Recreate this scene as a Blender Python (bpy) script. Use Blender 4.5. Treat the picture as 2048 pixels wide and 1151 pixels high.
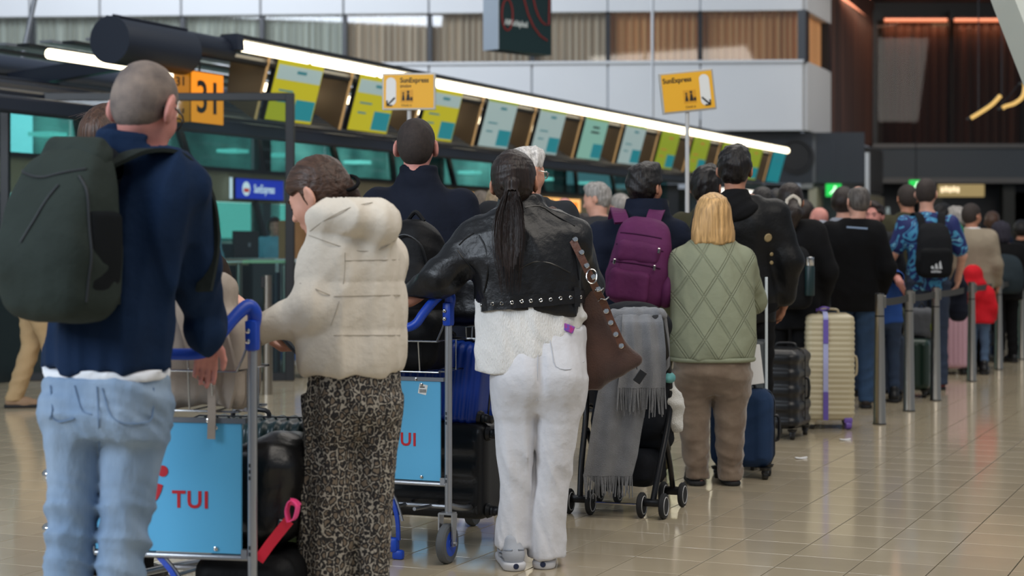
import bpy, bmesh, math, random
import numpy as np
from mathutils import Vector, Matrix
for o in list(bpy.data.objects): bpy.data.objects.remove(o, do_unlink=True)
SC = bpy.context.scene
COL = SC.collection
PI = math.pi
R = math.radians
# ------------------------------------------------------------------ camera, world, light, exposure
FPX, HOR, CAMZ = 3500.0, 490.0, 1.315      # focal length in pixels, horizon row, eye height
cam_d = bpy.data.cameras.new('camera'); cam = bpy.data.objects.new('camera', cam_d); COL.objects.link(cam)
cam.location = (0, 0, CAMZ); cam.rotation_euler = (PI/2, 0, 0)
cam_d.sensor_width = 36; cam_d.lens = FPX/2048*36
cam_d.shift_y = -(575.5-HOR)/2048
cam_d.clip_end = 300
cam_d.dof.use_dof = True; cam_d.dof.focus_distance = 7.6; cam_d.dof.aperture_fstop = cam_d.lens/22.0
SC.camera = cam
SC.view_settings.view_transform = 'Standard'; SC.view_settings.look = 'None'
SC.view_settings.gamma = 1; SC.view_settings.use_curve_mapping = False
SC.view_settings.exposure = 0.0
SC.cycles.max_bounces = 8; SC.cycles.transparent_max_bounces = 12
SC.cycles.sample_clamp_indirect = 4
w = bpy.data.worlds.new('world'); SC.world = w; w.use_nodes = True
bg = w.node_tree.nodes['Background']; bg.inputs[0].default_value = (0.74, 0.85, 1.0, 1); bg.inputs[1].default_value = 0.31
def area(name, loc, target, size, sizey, power, color):
    d = bpy.data.lights.new(name, 'AREA'); d.shape = 'RECTANGLE'; d.size = size; d.size_y = sizey
    d.energy = power; d.color = color
    o = bpy.data.objects.new(name, d); COL.objects.link(o); o.location = loc
    o.rotation_euler = (Vector(target)-Vector(loc)).to_track_quat('-Z', 'Y').to_euler()
    return o
area('window_daylight', (-10, -1, 6.5), (0, 9, 1.2), 9, 5, 1400, (0.80, 0.89, 1.0))
area('hall_ceiling_light', (3, 4, 8.5), (0.5, 9, 1), 8, 5, 480, (1.0, 0.92, 0.82))
area('ceiling_light_over_queue', (3.5, 16, 7.5), (3, 16, 0), 6, 8, 380, (1.0, 0.93, 0.84))
area('hall_daylight', (-9, 30, 11), (-2, 44, 6), 11, 5, 2300, (0.80, 0.88, 1.0))
area('far_fill_light', (13, 38, 8.3), (14, 50, 3.2), 5, 5, 330, (1.0, 0.94, 0.86))  # fill lamp added to brighten the dark fascia and entrance at far right
area('cove_lamp', (14.9, 51.78, 7.86), (14.9, 52.15, 4.5), 8, .12, 55, (1.0, 0.58, 0.40))
area('cove_lamp_side', (9.75, 48.2, 7.9), (9.4, 48.4, 4.5), 7, .12, 30, (1.0, 0.58, 0.40)).rotation_euler.z += 0
# ------------------------------------------------------------------ small helpers
def s2l(c):
    c = c/255.0
    return c/12.92 if c <= .04045 else ((c+.055)/1.055)**2.4
def rgb(*c): return (s2l(c[0]), s2l(c[1]), s2l(c[2]), 1)
_M = {}
def mat(name, col, rough=.6, metal=0., bump=0., bs=60., var=0., vs=6., stretch=(1,1,1), coat=0., sheen=0., emit=0., spec=.5, col2=None):
    """plain procedural material: noise colour variation + noise bump in object space"""
    if name in _M: return _M[name]
    m = bpy.data.materials.new(name); m.use_nodes = True; _M[name] = m
    nt = m.node_tree; N = nt.nodes; L = nt.links
    b = N['Principled BSDF']; c = rgb(*col)
    b.inputs['Base Color'].default_value = c; b.inputs['Roughness'].default_value = rough
    b.inputs['Metallic'].default_value = metal; b.inputs['Coat Weight'].default_value = coat
    b.inputs['Sheen Weight'].default_value = sheen; b.inputs['Specular IOR Level'].default_value = spec
    if emit:
        b.inputs['Emission Color'].default_value = c; b.inputs['Emission Strength'].default_value = emit
    if bump or var:
        tc = N.new('ShaderNodeTexCoord'); mp = N.new('ShaderNodeMapping'); mp.inputs['Scale'].default_value = stretch
        L.new(tc.outputs['Object'], mp.inputs['Vector'])
    if var:
        n = N.new('ShaderNodeTexNoise'); n.inputs['Scale'].default_value = vs; n.inputs['Detail'].default_value = 5
        L.new(mp.outputs[0], n.inputs['Vector'])
        r = N.new('ShaderNodeValToRGB')
        lo = [max(0, x*(1-var)) for x in c[:3]]; hi = [min(1, x*(1+var)) for x in c[:3]]
        if col2: lo = rgb(*col2)[:3]; hi = c[:3]
        r.color_ramp.elements[0].color = (*lo, 1); r.color_ramp.elements[1].color = (*hi, 1)
        r.color_ramp.elements[0].position = .3; r.color_ramp.elements[1].position = .7
        L.new(n.outputs['Fac'], r.inputs[0]); L.new(r.outputs[0], b.inputs['Base Color'])
    if bump:
        n2 = N.new('ShaderNodeTexNoise'); n2.inputs['Scale'].default_value = bs; n2.inputs['Detail'].default_value = 4
        L.new(mp.outputs[0], n2.inputs['Vector'])
        bp = N.new('ShaderNodeBump'); bp.inputs['Strength'].default_value = bump; bp.inputs['Distance'].default_value = .01
        L.new(n2.outputs['Fac'], bp.inputs['Height']); L.new(bp.outputs[0], b.inputs['Normal'])
    return m
def emis(name, col, strength):
    if name in _M: return _M[name]
    m = bpy.data.materials.new(name); m.use_nodes = True; _M[name] = m
    b = m.node_tree.nodes['Principled BSDF']; c = rgb(*col)
    b.inputs['Base Color'].default_value = (c[0]*.3, c[1]*.3, c[2]*.3, 1); b.inputs['Roughness'].default_value = .35
    b.inputs['Emission Color'].default_value = c; b.inputs['Emission Strength'].default_value = strength
    return m
def glass(name, tint, gloss=.12):
    if name in _M: return _M[name]
    m = bpy.data.materials.new(name); m.use_nodes = True; _M[name] = m
    N = m.node_tree.nodes; L = m.node_tree.links; N.remove(N['Principled BSDF'])
    t = N.new('ShaderNodeBsdfTransparent'); t.inputs[0].default_value = rgb(*tint)
    g = N.new('ShaderNodeBsdfGlossy'); g.inputs['Roughness'].default_value = .03
    mx = N.new('ShaderNodeMixShader'); fr = N.new('ShaderNodeFresnel'); fr.inputs[0].default_value = 1.5
    mt = N.new('ShaderNodeMath'); mt.operation = 'ADD'; mt.inputs[1].default_value = gloss
    gm = N.new('ShaderNodeNewGeometry'); sb = N.new('ShaderNodeMath'); sb.operation = 'SUBTRACT'; sb.inputs[0].default_value = 1; ml = N.new('ShaderNodeMath'); ml.operation = 'MULTIPLY'; ml.use_clamp = True   # a thin sheet: only its outer side mirrors
    L.new(gm.outputs['Backfacing'], sb.inputs[1]); L.new(fr.outputs[0], mt.inputs[0]); L.new(mt.outputs[0], ml.inputs[0]); L.new(sb.outputs[0], ml.inputs[1]); L.new(ml.outputs[0], mx.inputs[0])
    L.new(t.outputs[0], mx.inputs[1]); L.new(g.outputs[0], mx.inputs[2]); L.new(mx.outputs[0], N['Material Output'].inputs[0])
    return m
def empty(name, loc=(0,0,0), rz=0, rot=None):
    o = bpy.data.objects.new(name, None); COL.objects.link(o); o.location = loc
    o.rotation_euler = rot if rot is not None else (0, 0, rz); o.empty_display_size = .1
    return o
def tag(o, label=None, cat=None, group=None, kind=None):
    if label: o['label'] = label
    if cat: o['category'] = cat
    if group: o['group'] = group
    if kind: o['kind'] = kind
    return o
def thing(name, label, cat, loc=(0,0,0), rz=0, rot=None, group=None):
    return tag(empty(name, loc, rz, rot), label, cat, group)
def copytree(o, parent=None, loc=None, rz=None, label=None):
    c = o.copy(); COL.objects.link(c)
    if parent: c.parent = parent
    if loc is not None: c.location = loc
    if rz is not None: c.rotation_euler = (0, 0, rz)
    if label: c['label'] = label
    for ch in list(o.children): copytree(ch, c)
    return c
def W(px, py, s):
    """a point of the hall: picture column, row and the scale (pixels per metre) at its distance"""
    return Vector(((px-1024)/s, FPX/s, CAMZ-(py-HOR)/s))
def unit(v): v = np.asarray(v, float); return v/(np.linalg.norm(v)+1e-12)
class B:
    """collects simple shapes into ONE mesh object"""
    def __init__(s): s.v = []; s.f = []; s.mi = []; s.cur = 0
    def add(s, vs, fs):
        n = len(s.v); s.v += [tuple(map(float, v)) for v in vs]
        for f in fs: s.f.append(tuple(i+n for i in f)); s.mi.append(s.cur)
        return s
    def box(s, c, size, rot=None, bev=0.0):
        hx, hy, hz = [x/2 for x in size]
        if bev <= 0:
            P = [(x, y, z) for x in (-hx, hx) for y in (-hy, hy) for z in (-hz, hz)]
            Fc = [(0,1,3,2), (4,6,7,5), (0,4,5,1), (2,3,7,6), (0,2,6,4), (1,5,7,3)]
        else:
            bm = bmesh.new(); bmesh.ops.create_cube(bm, size=1)
            for v in bm.verts: v.co = Vector((v.co.x*2*hx, v.co.y*2*hy, v.co.z*2*hz))
            bmesh.ops.bevel(bm, geom=bm.edges[:], offset=min(bev, hx*.98, hy*.98, hz*.98), segments=2, profile=.5, affect='EDGES')
            P = [tuple(v.co) for v in bm.verts]; bm.verts.index_update(); Fc = [tuple(v.index for v in f.verts) for f in bm.faces]; bm.free()
        if rot is not None:
            P = [tuple(rot @ Vector(p)) for p in P]
        return s.add([(p[0]+c[0], p[1]+c[1], p[2]+c[2]) for p in P], Fc)
    def tube(s, pts, r, n=10, closed=False):
        pts = [np.array(p, float) for p in pts]; m = len(pts)
        rr = r if hasattr(r, '__len__') else [r]*m
        V = []; prev = None
        for i, p in enumerate(pts):
            if closed: t = unit(pts[(i+1) % m]-pts[i-1])
            else: t = unit(pts[min(i+1, m-1)]-pts[max(i-1, 0)])
            if prev is None:
                a = np.array((0, 0, 1.)) if abs(t[2]) < .9 else np.array((1., 0, 0))
                u = unit(np.cross(t, a))
            else: u = unit(prev-t*np.dot(prev, t))
            prev = u; w_ = np.cross(t, u)
            for k in range(n):
                a = 2*PI*k/n; V.append(p+rr[i]*(math.cos(a)*u+math.sin(a)*w_))
        Fc = []
        for i in range(m if closed else m-1):
            for k in range(n):
                a = i*n+k; b = i*n+(k+1) % n; c = ((i+1) % m)*n+(k+1) % n; d = ((i+1) % m)*n+k
                Fc.append((a, b, c, d))
        if not closed:
            Fc.append(tuple(range(n-1, -1, -1))); Fc.append(tuple((m-1)*n+k for k in range(n)))
        return s.add(V, Fc)
    def lathe(s, prof, c=(0,0,0), axis=(0,0,1), n=20):
        ax = unit(axis); a = np.array((1., 0, 0)) if abs(ax[0]) < .9 else np.array((0, 1., 0))
        u = unit(np.cross(ax, a)); w_ = np.cross(ax, u); V = []; m = len(prof)
        for (r, h) in prof:
            for k in range(n):
                t = 2*PI*k/n; V.append(np.array(c)+ax*h+r*(math.cos(t)*u+math.sin(t)*w_))
        Fc = []
        for i in range(m-1):
            for k in range(n):
                Fc.append((i*n+k, i*n+(k+1) % n, (i+1)*n+(k+1) % n, (i+1)*n+k))
        Fc.append(tuple(range(n-1, -1, -1))); Fc.append(tuple((m-1)*n+k for k in range(n)))
        return s.add(V, Fc)
    def prism(s, poly, y0, y1, M=None):
        """outline in the xz plane, extruded along y"""
        n = len(poly); V = [(p[0], y0, p[1]) for p in poly]+[(p[0], y1, p[1]) for p in poly]
        if M is not None: V = [tuple(M @ Vector(v)) for v in V]
        Fc = [tuple(range(n)), tuple(range(2*n-1, n-1, -1))]+[(i, n+i, n+(i+1) % n, (i+1) % n) for i in range(n)]
        return s.add(V, Fc)
    def strip(s, pts, nrm, wd, th):
        """a flat band of width wd and thickness th along pts; nrm = list of (width direction) vectors"""
        m = len(pts); V = []
        for i, p in enumerate(pts):
            p = np.array(p, float); t = unit(np.array(pts[min(i+1, m-1)], float)-np.array(pts[max(i-1, 0)], float))
            a = unit(nrm[i] if hasattr(nrm[0], '__len__') else nrm); a = unit(a-t*np.dot(a, t)); b = np.cross(t, a)
            ww = wd[i] if hasattr(wd, '__len__') else wd
            for (q, r_) in ((-.5, -.5), (.5, -.5), (.5, .5), (-.5, .5)): V.append(p+a*q*ww+b*r_*th)
        Fc = [(i*4+k, i*4+(k+1) % 4, i*4+4+(k+1) % 4, i*4+4+k) for i in range(m-1) for k in range(4)]
        Fc += [(3, 2, 1, 0), tuple((m-1)*4+k for k in range(4))]
        return s.add(V, Fc)
    def obj(s, name, m, parent=None, smooth=False, loc=None):
        me = bpy.data.meshes.new(name); me.from_pydata(s.v, [], s.f)
        ms = m if isinstance(m, (list, tuple)) else [m]
        for q in ms: me.materials.append(q)
        if len(ms) > 1: me.polygons.foreach_set('material_index', s.mi)
        bm = bmesh.new(); bm.from_mesh(me); bmesh.ops.recalc_face_normals(bm, faces=bm.faces); bm.to_mesh(me); bm.free()
        if smooth:
            me.polygons.foreach_set('use_smooth', [True]*len(me.polygons))
            try: me.set_sharp_from_angle(angle=R(40))
            except Exception: pass
        o = bpy.data.objects.new(name, me); COL.objects.link(o)
        if parent: o.parent = parent
        if loc is not None: o.location = loc
        return o
def spline(pts, n=6):
    P = [np.array(p, float) for p in pts]; out = []
    for i in range(len(P)-1):
        p0 = P[max(i-1, 0)]; p1 = P[i]; p2 = P[i+1]; p3 = P[min(i+2, len(P)-1)]
        for k in range(n):
            t = k/n
            out.append(.5*((2*p1)+(-p0+p2)*t+(2*p0-5*p1+4*p2-p3)*t*t+(-p0+3*p1-3*p2+p3)*t**3))
    out.append(P[-1]); return out
def text(name, body, size, m, parent, loc, rot=(PI/2,0,0), ext=.0008, bold=0., align='LEFT', xs=1., sp=1.):
    c = bpy.data.curves.new(name, 'FONT'); c.body = body; c.size = size; c.extrude = ext; c.offset = bold; c.align_x = align; c.resolution_u = 3; c.space_character = sp
    t = bpy.data.objects.new(name, c); COL.objects.link(t)
    dg = bpy.context.evaluated_depsgraph_get(); me = bpy.data.meshes.new_from_object(t.evaluated_get(dg))
    bpy.data.objects.remove(t, do_unlink=True); bpy.data.curves.remove(c)
    me.materials.clear(); me.materials.append(m); me.name = name
    o = bpy.data.objects.new(name, me); COL.objects.link(o); o.location = loc; o.rotation_euler = rot; o.scale = (xs, 1, 1)
    if parent: o.parent = parent
    return o
# ------------------------------------------------------------------ signed distance fields -> one continuous mesh
def _ax(R_, d): return (d[0]*R_[0][0]+d[1]*R_[1][0]+d[2]*R_[2][0], d[0]*R_[0][1]+d[1]*R_[1][1]+d[2]*R_[2][1], d[0]*R_[0][2]+d[1]*R_[1][2]+d[2]*R_[2][2])
class F:
    def __init__(s, lo, hi, h):
        s.lo = np.array(lo, float)-3*h; s.h = h; s.n = np.ceil((np.array(hi, float)+3*h-s.lo)/h).astype(int)+1
        s.ax = [(s.lo[i]+h*np.arange(s.n[i])).astype(np.float32) for i in range(3)]
        s.f = np.full(tuple(s.n), .5, np.float32)
    def blk(s, lo, hi, m):
        sl = []
        for i in range(3):
            a = int(max(0, math.floor((lo[i]-m-s.lo[i])/s.h))); b = int(min(s.n[i], math.ceil((hi[i]+m-s.lo[i])/s.h)+1))
            if b <= a: return None
            sl.append(slice(a, b))
        return tuple(sl), s.ax[0][sl[0]][:, None, None], s.ax[1][sl[1]][None, :, None], s.ax[2][sl[2]][None, None, :]
    def comb(s, sl, d, k, op):
        A = s.f[sl]
        if op == 's': d = -d; A = -A; 
        if k > 0:
            h_ = np.maximum(k-np.abs(A-d), 0)/k; r = np.minimum(A, d)-h_*h_*k*.25
        else: r = np.minimum(A, d)
        s.f[sl] = -(-r) if op == 'u' else r
    def put(s, sl, d, k, op):
        A = s.f[sl]
        if op == 'u':
            if k > 0:
                h_ = np.maximum(k-np.abs(A-d), 0)/k; s.f[sl] = np.minimum(A, d)-h_*h_*k*.25
            else: s.f[sl] = np.minimum(A, d)
        else:                                   # subtract
            d = -d
            if k > 0:
                h_ = np.maximum(k-np.abs(A-d), 0)/k; s.f[sl] = np.maximum(A, d)+h_*h_*k*.25
            else: s.f[sl] = np.maximum(A, d)
        return s
    def cap(s, a, b, ra, rb=None, k=.02, op='u', ribs=None):
        a = np.array(a, float); b = np.array(b, float); rb = ra if rb is None else rb; r = max(ra, rb)*1.15
        q = s.blk(np.minimum(a, b)-r, np.maximum(a, b)+r, k+3*s.h)
        if q is None: return s
        sl, x, y, z = q; d = b-a; L2 = max(d@d, 1e-9)
        t = np.clip(((x-a[0])*d[0]+(y-a[1])*d[1]+(z-a[2])*d[2])/L2, 0, 1)
        rr = ra+(rb-ra)*t
        if ribs:
            rr = rr+ribs[1]*(np.sqrt(np.abs(np.sin(PI*(t*math.sqrt(L2)+(ribs[2] if len(ribs) > 2 else 0))/ribs[0])))-.7)
        D = np.sqrt((x-a[0]-t*d[0])**2+(y-a[1]-t*d[1])**2+(z-a[2]-t*d[2])**2)-rr
        return s.put(sl, D, k, op)
    def chain(s, pts, rs, k=.02, ribs=None):
        for i in range(len(pts)-1): s.cap(pts[i], pts[i+1], rs[i], rs[i+1], k, 'u', ribs)
        return s
    def ell(s, c, r, k=.02, op='u', rot=None):
        c = np.array(c, float); r = np.array(r, float); m = r.max() if rot is not None else r
        q = s.blk(c-m, c+m, k+3*s.h)
        if q is None: return s
        sl, x, y, z = q; d = (x-c[0], y-c[1], z-c[2])
        if rot is not None: d = _ax(rot, d)
        k0 = np.sqrt((d[0]/r[0])**2+(d[1]/r[1])**2+(d[2]/r[2])**2)
        k1 = np.sqrt((d[0]/r[0]**2)**2+(d[1]/r[1]**2)**2+(d[2]/r[2]**2)**2)
        return s.put(sl, k0*(k0-1)/(k1+1e-6), k, op)
    def box(s, c, hsz, rd=.01, k=0., op='u', rot=None):
        c = np.array(c, float); hs = np.array(hsz, float); m = np.linalg.norm(hs) if rot is not None else hs
        q = s.blk(c-m, c+m, k+3*s.h)
        if q is None: return s
        sl, x, y, z = q; d = (x-c[0], y-c[1], z-c[2])
        if rot is not None: d = _ax(rot, d)
        a = [np.abs(d[i])-hs[i]+rd for i in range(3)]
        D = np.sqrt(np.maximum(a[0], 0)**2+np.maximum(a[1], 0)**2+np.maximum(a[2], 0)**2)+np.minimum(np.maximum(np.maximum(a[0], a[1]), a[2]), 0)-rd
        return s.put(sl, D, k, op)
    def loft(s, rows, k=.02, p=2.0, op='u', ribs=None, sm=.03, capk=0.):
        """stack of ellipses along z; rows = (z, cx, cy, rx, ry)"""
        A = np.array(sorted(rows)); z = s.ax[2]
        mx = (A[:, 3]+np.abs(A[:, 1])).max(); my = (A[:, 4]+np.abs(A[:, 2])).max()
        q = s.blk((A[:, 1]-A[:, 3]).min(axis=0)*np.array([1, 0, 0])+np.array([0, (A[:, 2]-A[:, 4]).min(), A[0, 0]]),
                  np.array([(A[:, 1]+A[:, 3]).max(), (A[:, 2]+A[:, 4]).max(), A[-1, 0]]), k+3*s.h+.01)
        if q is None: return s
        sl, x, y, zz = q; z1 = zz[0, 0]
        def it(c):
            w_ = np.linspace(-sm, sm, 7); return np.mean([np.interp(z1+o, A[:, 0], A[:, c]) for o in w_], axis=0)[None, None, :]
        cx, cy, rx, ry = it(1), it(2), it(3), it(4)
        if ribs:
            o = ribs[1]*(np.sqrt(np.abs(np.sin(PI*(z1-ribs[2])/ribs[0])))-.7)[None, None, :]; rx = rx+o; ry = ry+o
        u = np.abs(x-cx)/rx; v = np.abs(y-cy)/ry
        g = (u**p+v**p)**(1/p); D = (g-1)*np.minimum(rx, ry)
        e = np.maximum(A[0, 0]-zz, zz-A[-1, 0])
        if capk > 0:
            h_ = np.maximum(capk-np.abs(D-e), 0)/capk; D = np.maximum(D, e)+h_*h_*capk*.25
        else: D = np.maximum(D, e)
        return s.put(sl, D.astype(np.float32), k, op)
    def cut(s, n, d):
        """keep the side where n.p < d"""
        n = unit(n); s.f = np.maximum(s.f, s.ax[0][:, None, None]*n[0]+s.ax[1][None, :, None]*n[1]+s.ax[2][None, None, :]*n[2]-d).astype(np.float32); return s
    def disp(s, fn, band=.02):
        m = np.nonzero(np.abs(s.f) < band+3*s.h)
        s.f[m] += fn(s.ax[0][m[0]], s.ax[1][m[1]], s.ax[2][m[2]]).astype(np.float32); return s
    def arrays(s):
        f = s.f; g = f < 0; nx, ny, nz = f.shape
        c = g[:-1, :-1, :-1].astype(np.int8)
        for (i, j, k) in ((1,0,0), (0,1,0), (0,0,1), (1,1,0), (1,0,1), (0,1,1), (1,1,1)):
            c = c+g[i:nx-1+i, j:ny-1+j, k:nz-1+k]
        I, J, K = np.nonzero((c > 0) & (c < 8)); nv = len(I)
        if nv == 0: return np.zeros((0, 3)), np.zeros((0, 4), int)
        acc = np.zeros((nv, 3)); cnt = np.zeros(nv)
        cor = [(i, j, k) for i in (0, 1) for j in (0, 1) for k in (0, 1)]
        val = {q: f[I+q[0], J+q[1], K+q[2]].astype(float) for q in cor}
        for a in cor:
            for ax in range(3):
                if a[ax]: continue
                b = list(a); b[ax] = 1; b = tuple(b); va, vb = val[a], val[b]
                x = (va < 0) != (vb < 0); t = va/(va-vb+1e-20*(va == vb))
                for d in range(3):
                    acc[:, d] += np.where(x, a[d]+(t if d == ax else 0), 0)
                cnt += x
        V = (np.stack([I, J, K], 1)+acc/cnt[:, None])*s.h+s.lo
        idm = np.full((nx-1, ny-1, nz-1), -1, np.int32); idm[I, J, K] = np.arange(nv)
        Q = []
        for ax in range(3):
            sa = [slice(None)]*3; sb = [slice(None)]*3; sa[ax] = slice(0, -1); sb[ax] = slice(1, None)
            ga = g[tuple(sa)]; gb = g[tuple(sb)]; o = [a for a in range(3) if a != ax]
            P = list(np.nonzero(ga != gb)); ins = ga[tuple(P)]
            ok = (P[o[0]] > 0) & (P[o[1]] > 0) & (P[o[0]] < f.shape[o[0]]-1) & (P[o[1]] < f.shape[o[1]]-1)
            P = [q[ok] for q in P]; ins = ins[ok]
            def cell(d0, d1):
                q = [None]*3; q[ax] = P[ax]; q[o[0]] = P[o[0]]+d0; q[o[1]] = P[o[1]]+d1; return idm[q[0], q[1], q[2]]
            qd = np.stack([cell(-1, -1), cell(0, -1), cell(0, 0), cell(-1, 0)], 1)
            flip = ins if ax != 1 else ~ins
            qd = np.where(flip[:, None], qd, qd[:, ::-1]); Q.append(qd)
        Q = np.concatenate(Q); Q = Q[(Q >= 0).all(1)]
        return V, Q
    def mesh(s, name, m, parent=None, post=None, matfn=None, smooth_it=1):
        V, Q = s.arrays()
        if smooth_it and len(Q):
            for _ in range(smooth_it):
                S = np.zeros_like(V); C = np.zeros(len(V))
                for a in range(4):
                    b = (a+1) % 4
                    np.add.at(S, Q[:, a], V[Q[:, b]]); np.add.at(C, Q[:, a], 1)
                    np.add.at(S, Q[:, b], V[Q[:, a]]); np.add.at(C, Q[:, b], 1)
                V = V*.5+.5*S/np.maximum(C, 1)[:, None]
        if post is not None: V = post(V)
        ms = m if isinstance(m, (list, tuple)) else [m]
        me = bpy.data.meshes.new(name); nv, nq = len(V), len(Q)
        me.vertices.add(nv); me.vertices.foreach_set('co', V.astype(np.float32).ravel())
        me.loops.add(nq*4); me.loops.foreach_set('vertex_index', Q.astype(np.int32).ravel())
        me.polygons.add(nq); me.polygons.foreach_set('loop_start', np.arange(nq, dtype=np.int32)*4)
        me.polygons.foreach_set('use_smooth', np.ones(nq, bool))
        for q in ms: me.materials.append(q)
        if matfn is not None and nq:
            me.polygons.foreach_set('material_index', matfn(V[Q].mean(1)).astype(np.int32))
        me.update(calc_edges=True); me.validate()
        o = bpy.data.objects.new(name, me); COL.objects.link(o)
        if parent: o.parent = parent
        return o
def folds(amp, freq, seed, stretch=(1,1,1), w=None):
    """smooth irregular ridges for cloth"""
    rs = np.random.RandomState(seed); ks = rs.normal(size=(5, 3)); ks /= np.linalg.norm(ks, axis=1)[:, None]; ph = rs.rand(5)*6.3
    st = np.array(stretch, float)
    def fn(x, y, z):
        p0 = np.stack([x*st[0], y*st[1], z*st[2]], 1).astype(float)*freq; tot = 0
        for o_, (fr_, am_) in enumerate(((1., 1.), (2.3, .42))):
            p = p0*fr_; wv = .9*np.sin(p@ks[3]*.6+ph[3]+o_)+.9*np.sin(p@ks[4]*.45+ph[4]+2*o_)
            v = 0
            for i in range(3): v = v+np.abs(np.sin(p@ks[(i+o_) % 3]+ph[i]+o_*1.7+wv))*(1.5, 1., .5)[i]
            tot = tot+(v/3-.64)*2.2*am_
        v = tot*amp
        return v*(w(x, y, z) if w else 1)
    return fn
def rot_zx(yaw, pitch=0, roll=0):
    return np.array(Matrix.Rotation(yaw, 3, 'Z') @ Matrix.Rotation(pitch, 3, 'X') @ Matrix.Rotation(roll, 3, 'Y'))
# ------------------------------------------------------------------ people
def skin(name, c, red=.0):
    return mat('skin_'+name, c, rough=.5, bump=.05, bs=300, var=.07, vs=25, spec=.35)
def hairmat(name, c, rough=.45, var=.5, st=(85, 85, 7)):
    return mat('hair_'+name, c, rough=rough, bump=.6, bs=1.0, var=var, vs=1.0, stretch=st, spec=.35)
SK = skin('fair', (214, 160, 138)); SKT = skin('tan', (186, 130, 104)); SKD = skin('brown', (120, 80, 62)); SKP = skin('pink', (205, 140, 128))
HB = hairmat('black', (24, 20, 20)); HBR = hairmat('brown', (72, 50, 38)); HDB = hairmat('dark_brown', (38, 28, 24))
HG = hairmat('grey', (150, 145, 140)); HW = hairmat('white', (206, 202, 198)); HBL = hairmat('blonde', (202, 160, 106), var=.45, st=(75, 75, 5)); HBRS = hairmat('brown_slick', (70, 50, 39), st=(80, 9, 80)); HDBS = hairmat('dark_brown_slick', (40, 30, 26), st=(80, 80, 9))
HBZ = mat('hair_grey_stubble', (146, 130, 118), rough=.75, bump=.35, bs=300, var=.35, vs=16, col2=(100, 90, 86))
HBS = mat('hair_dark_stubble', (46, 36, 32), rough=.7, bump=.4, bs=380, var=.3, vs=60)
def cloth(name, c, rough=.88, bump=.4, bs=24, var=.12, vs=7, sheen=.0, spec=.18, **k):
    return mat('cloth_'+name, c, rough=rough, bump=bump, bs=bs, var=var, vs=vs, sheen=sheen, spec=spec, **k)
EYE = mat('eye_white', (225, 220, 214), rough=.2); PUP = mat('eye_dark', (40, 28, 22), rough=.15); LASH = mat('eyelash', (40, 28, 24), rough=.6)
MET = mat('brushed_steel', (176, 168, 156), rough=.28, metal=1, bump=.05, bs=3, stretch=(60, 60, 900))
CHR = mat('chrome', (215, 214, 212), rough=.12, metal=1)
BLKP = mat('black_plastic', (20, 20, 22), rough=.4); RUB = mat('dark_rubber', (30, 30, 32), rough=.75)

def hand(f, wr, d, pn, side, sc=1., curl=.5, thumb=.5, spread=.06):
    wr = np.array(wr, float)
    """palm, four unequal fingers and a thumb; d finger direction, pn palm normal, side +1 right hand"""
    wr = np.array(wr, float); d = unit(d); pn = unit(np.array(pn)-d*np.dot(d, pn)); u = np.cross(d, pn)*side   # u: towards the little finger
    f.cap(wr-d*.03*sc, wr+d*.02*sc, .025*sc, .025*sc, .02)
    for t in (-1.1, -.35, .4, 1.1):
        f.cap(wr+d*.012*sc+u*t*.013*sc, wr+d*.085*sc+u*t*.022*sc, .014*sc, .0115*sc, .014)
    Ls = (.040, .046, .042, .032)
    for i, t in enumerate((-1.15, -.38, .38, 1.12)):
        p = wr+d*.09*sc+u*t*.0225*sc; a = 0.; dd = unit(d+u*t*spread)
        for j, q in enumerate((1., .68, .52)):
            a += curl*(.75 if j == 0 else 1.)
            e = p+(dd*math.cos(a)+pn*math.sin(a))*Ls[i]*q*sc
            f.cap(p, e, (.0098-.001*j)*sc, (.0090-.001*j)*sc, .004); p = e
    b = wr+d*.02*sc-u*.02*sc; e1 = b-u*.024*sc+d*.028*sc+pn*.012*sc; e2 = e1+(d*.75-u*.35+pn*thumb)*.030*sc; e3 = e2+(d*.8+pn*thumb*1.3)*.024*sc
    f.cap(b, e1, .016*sc, .0125*sc, .012); f.cap(e1, e2, .012*sc, .0105*sc, .006); f.cap(e2, e3, .0105*sc, .0085*sc, .004)

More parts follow.
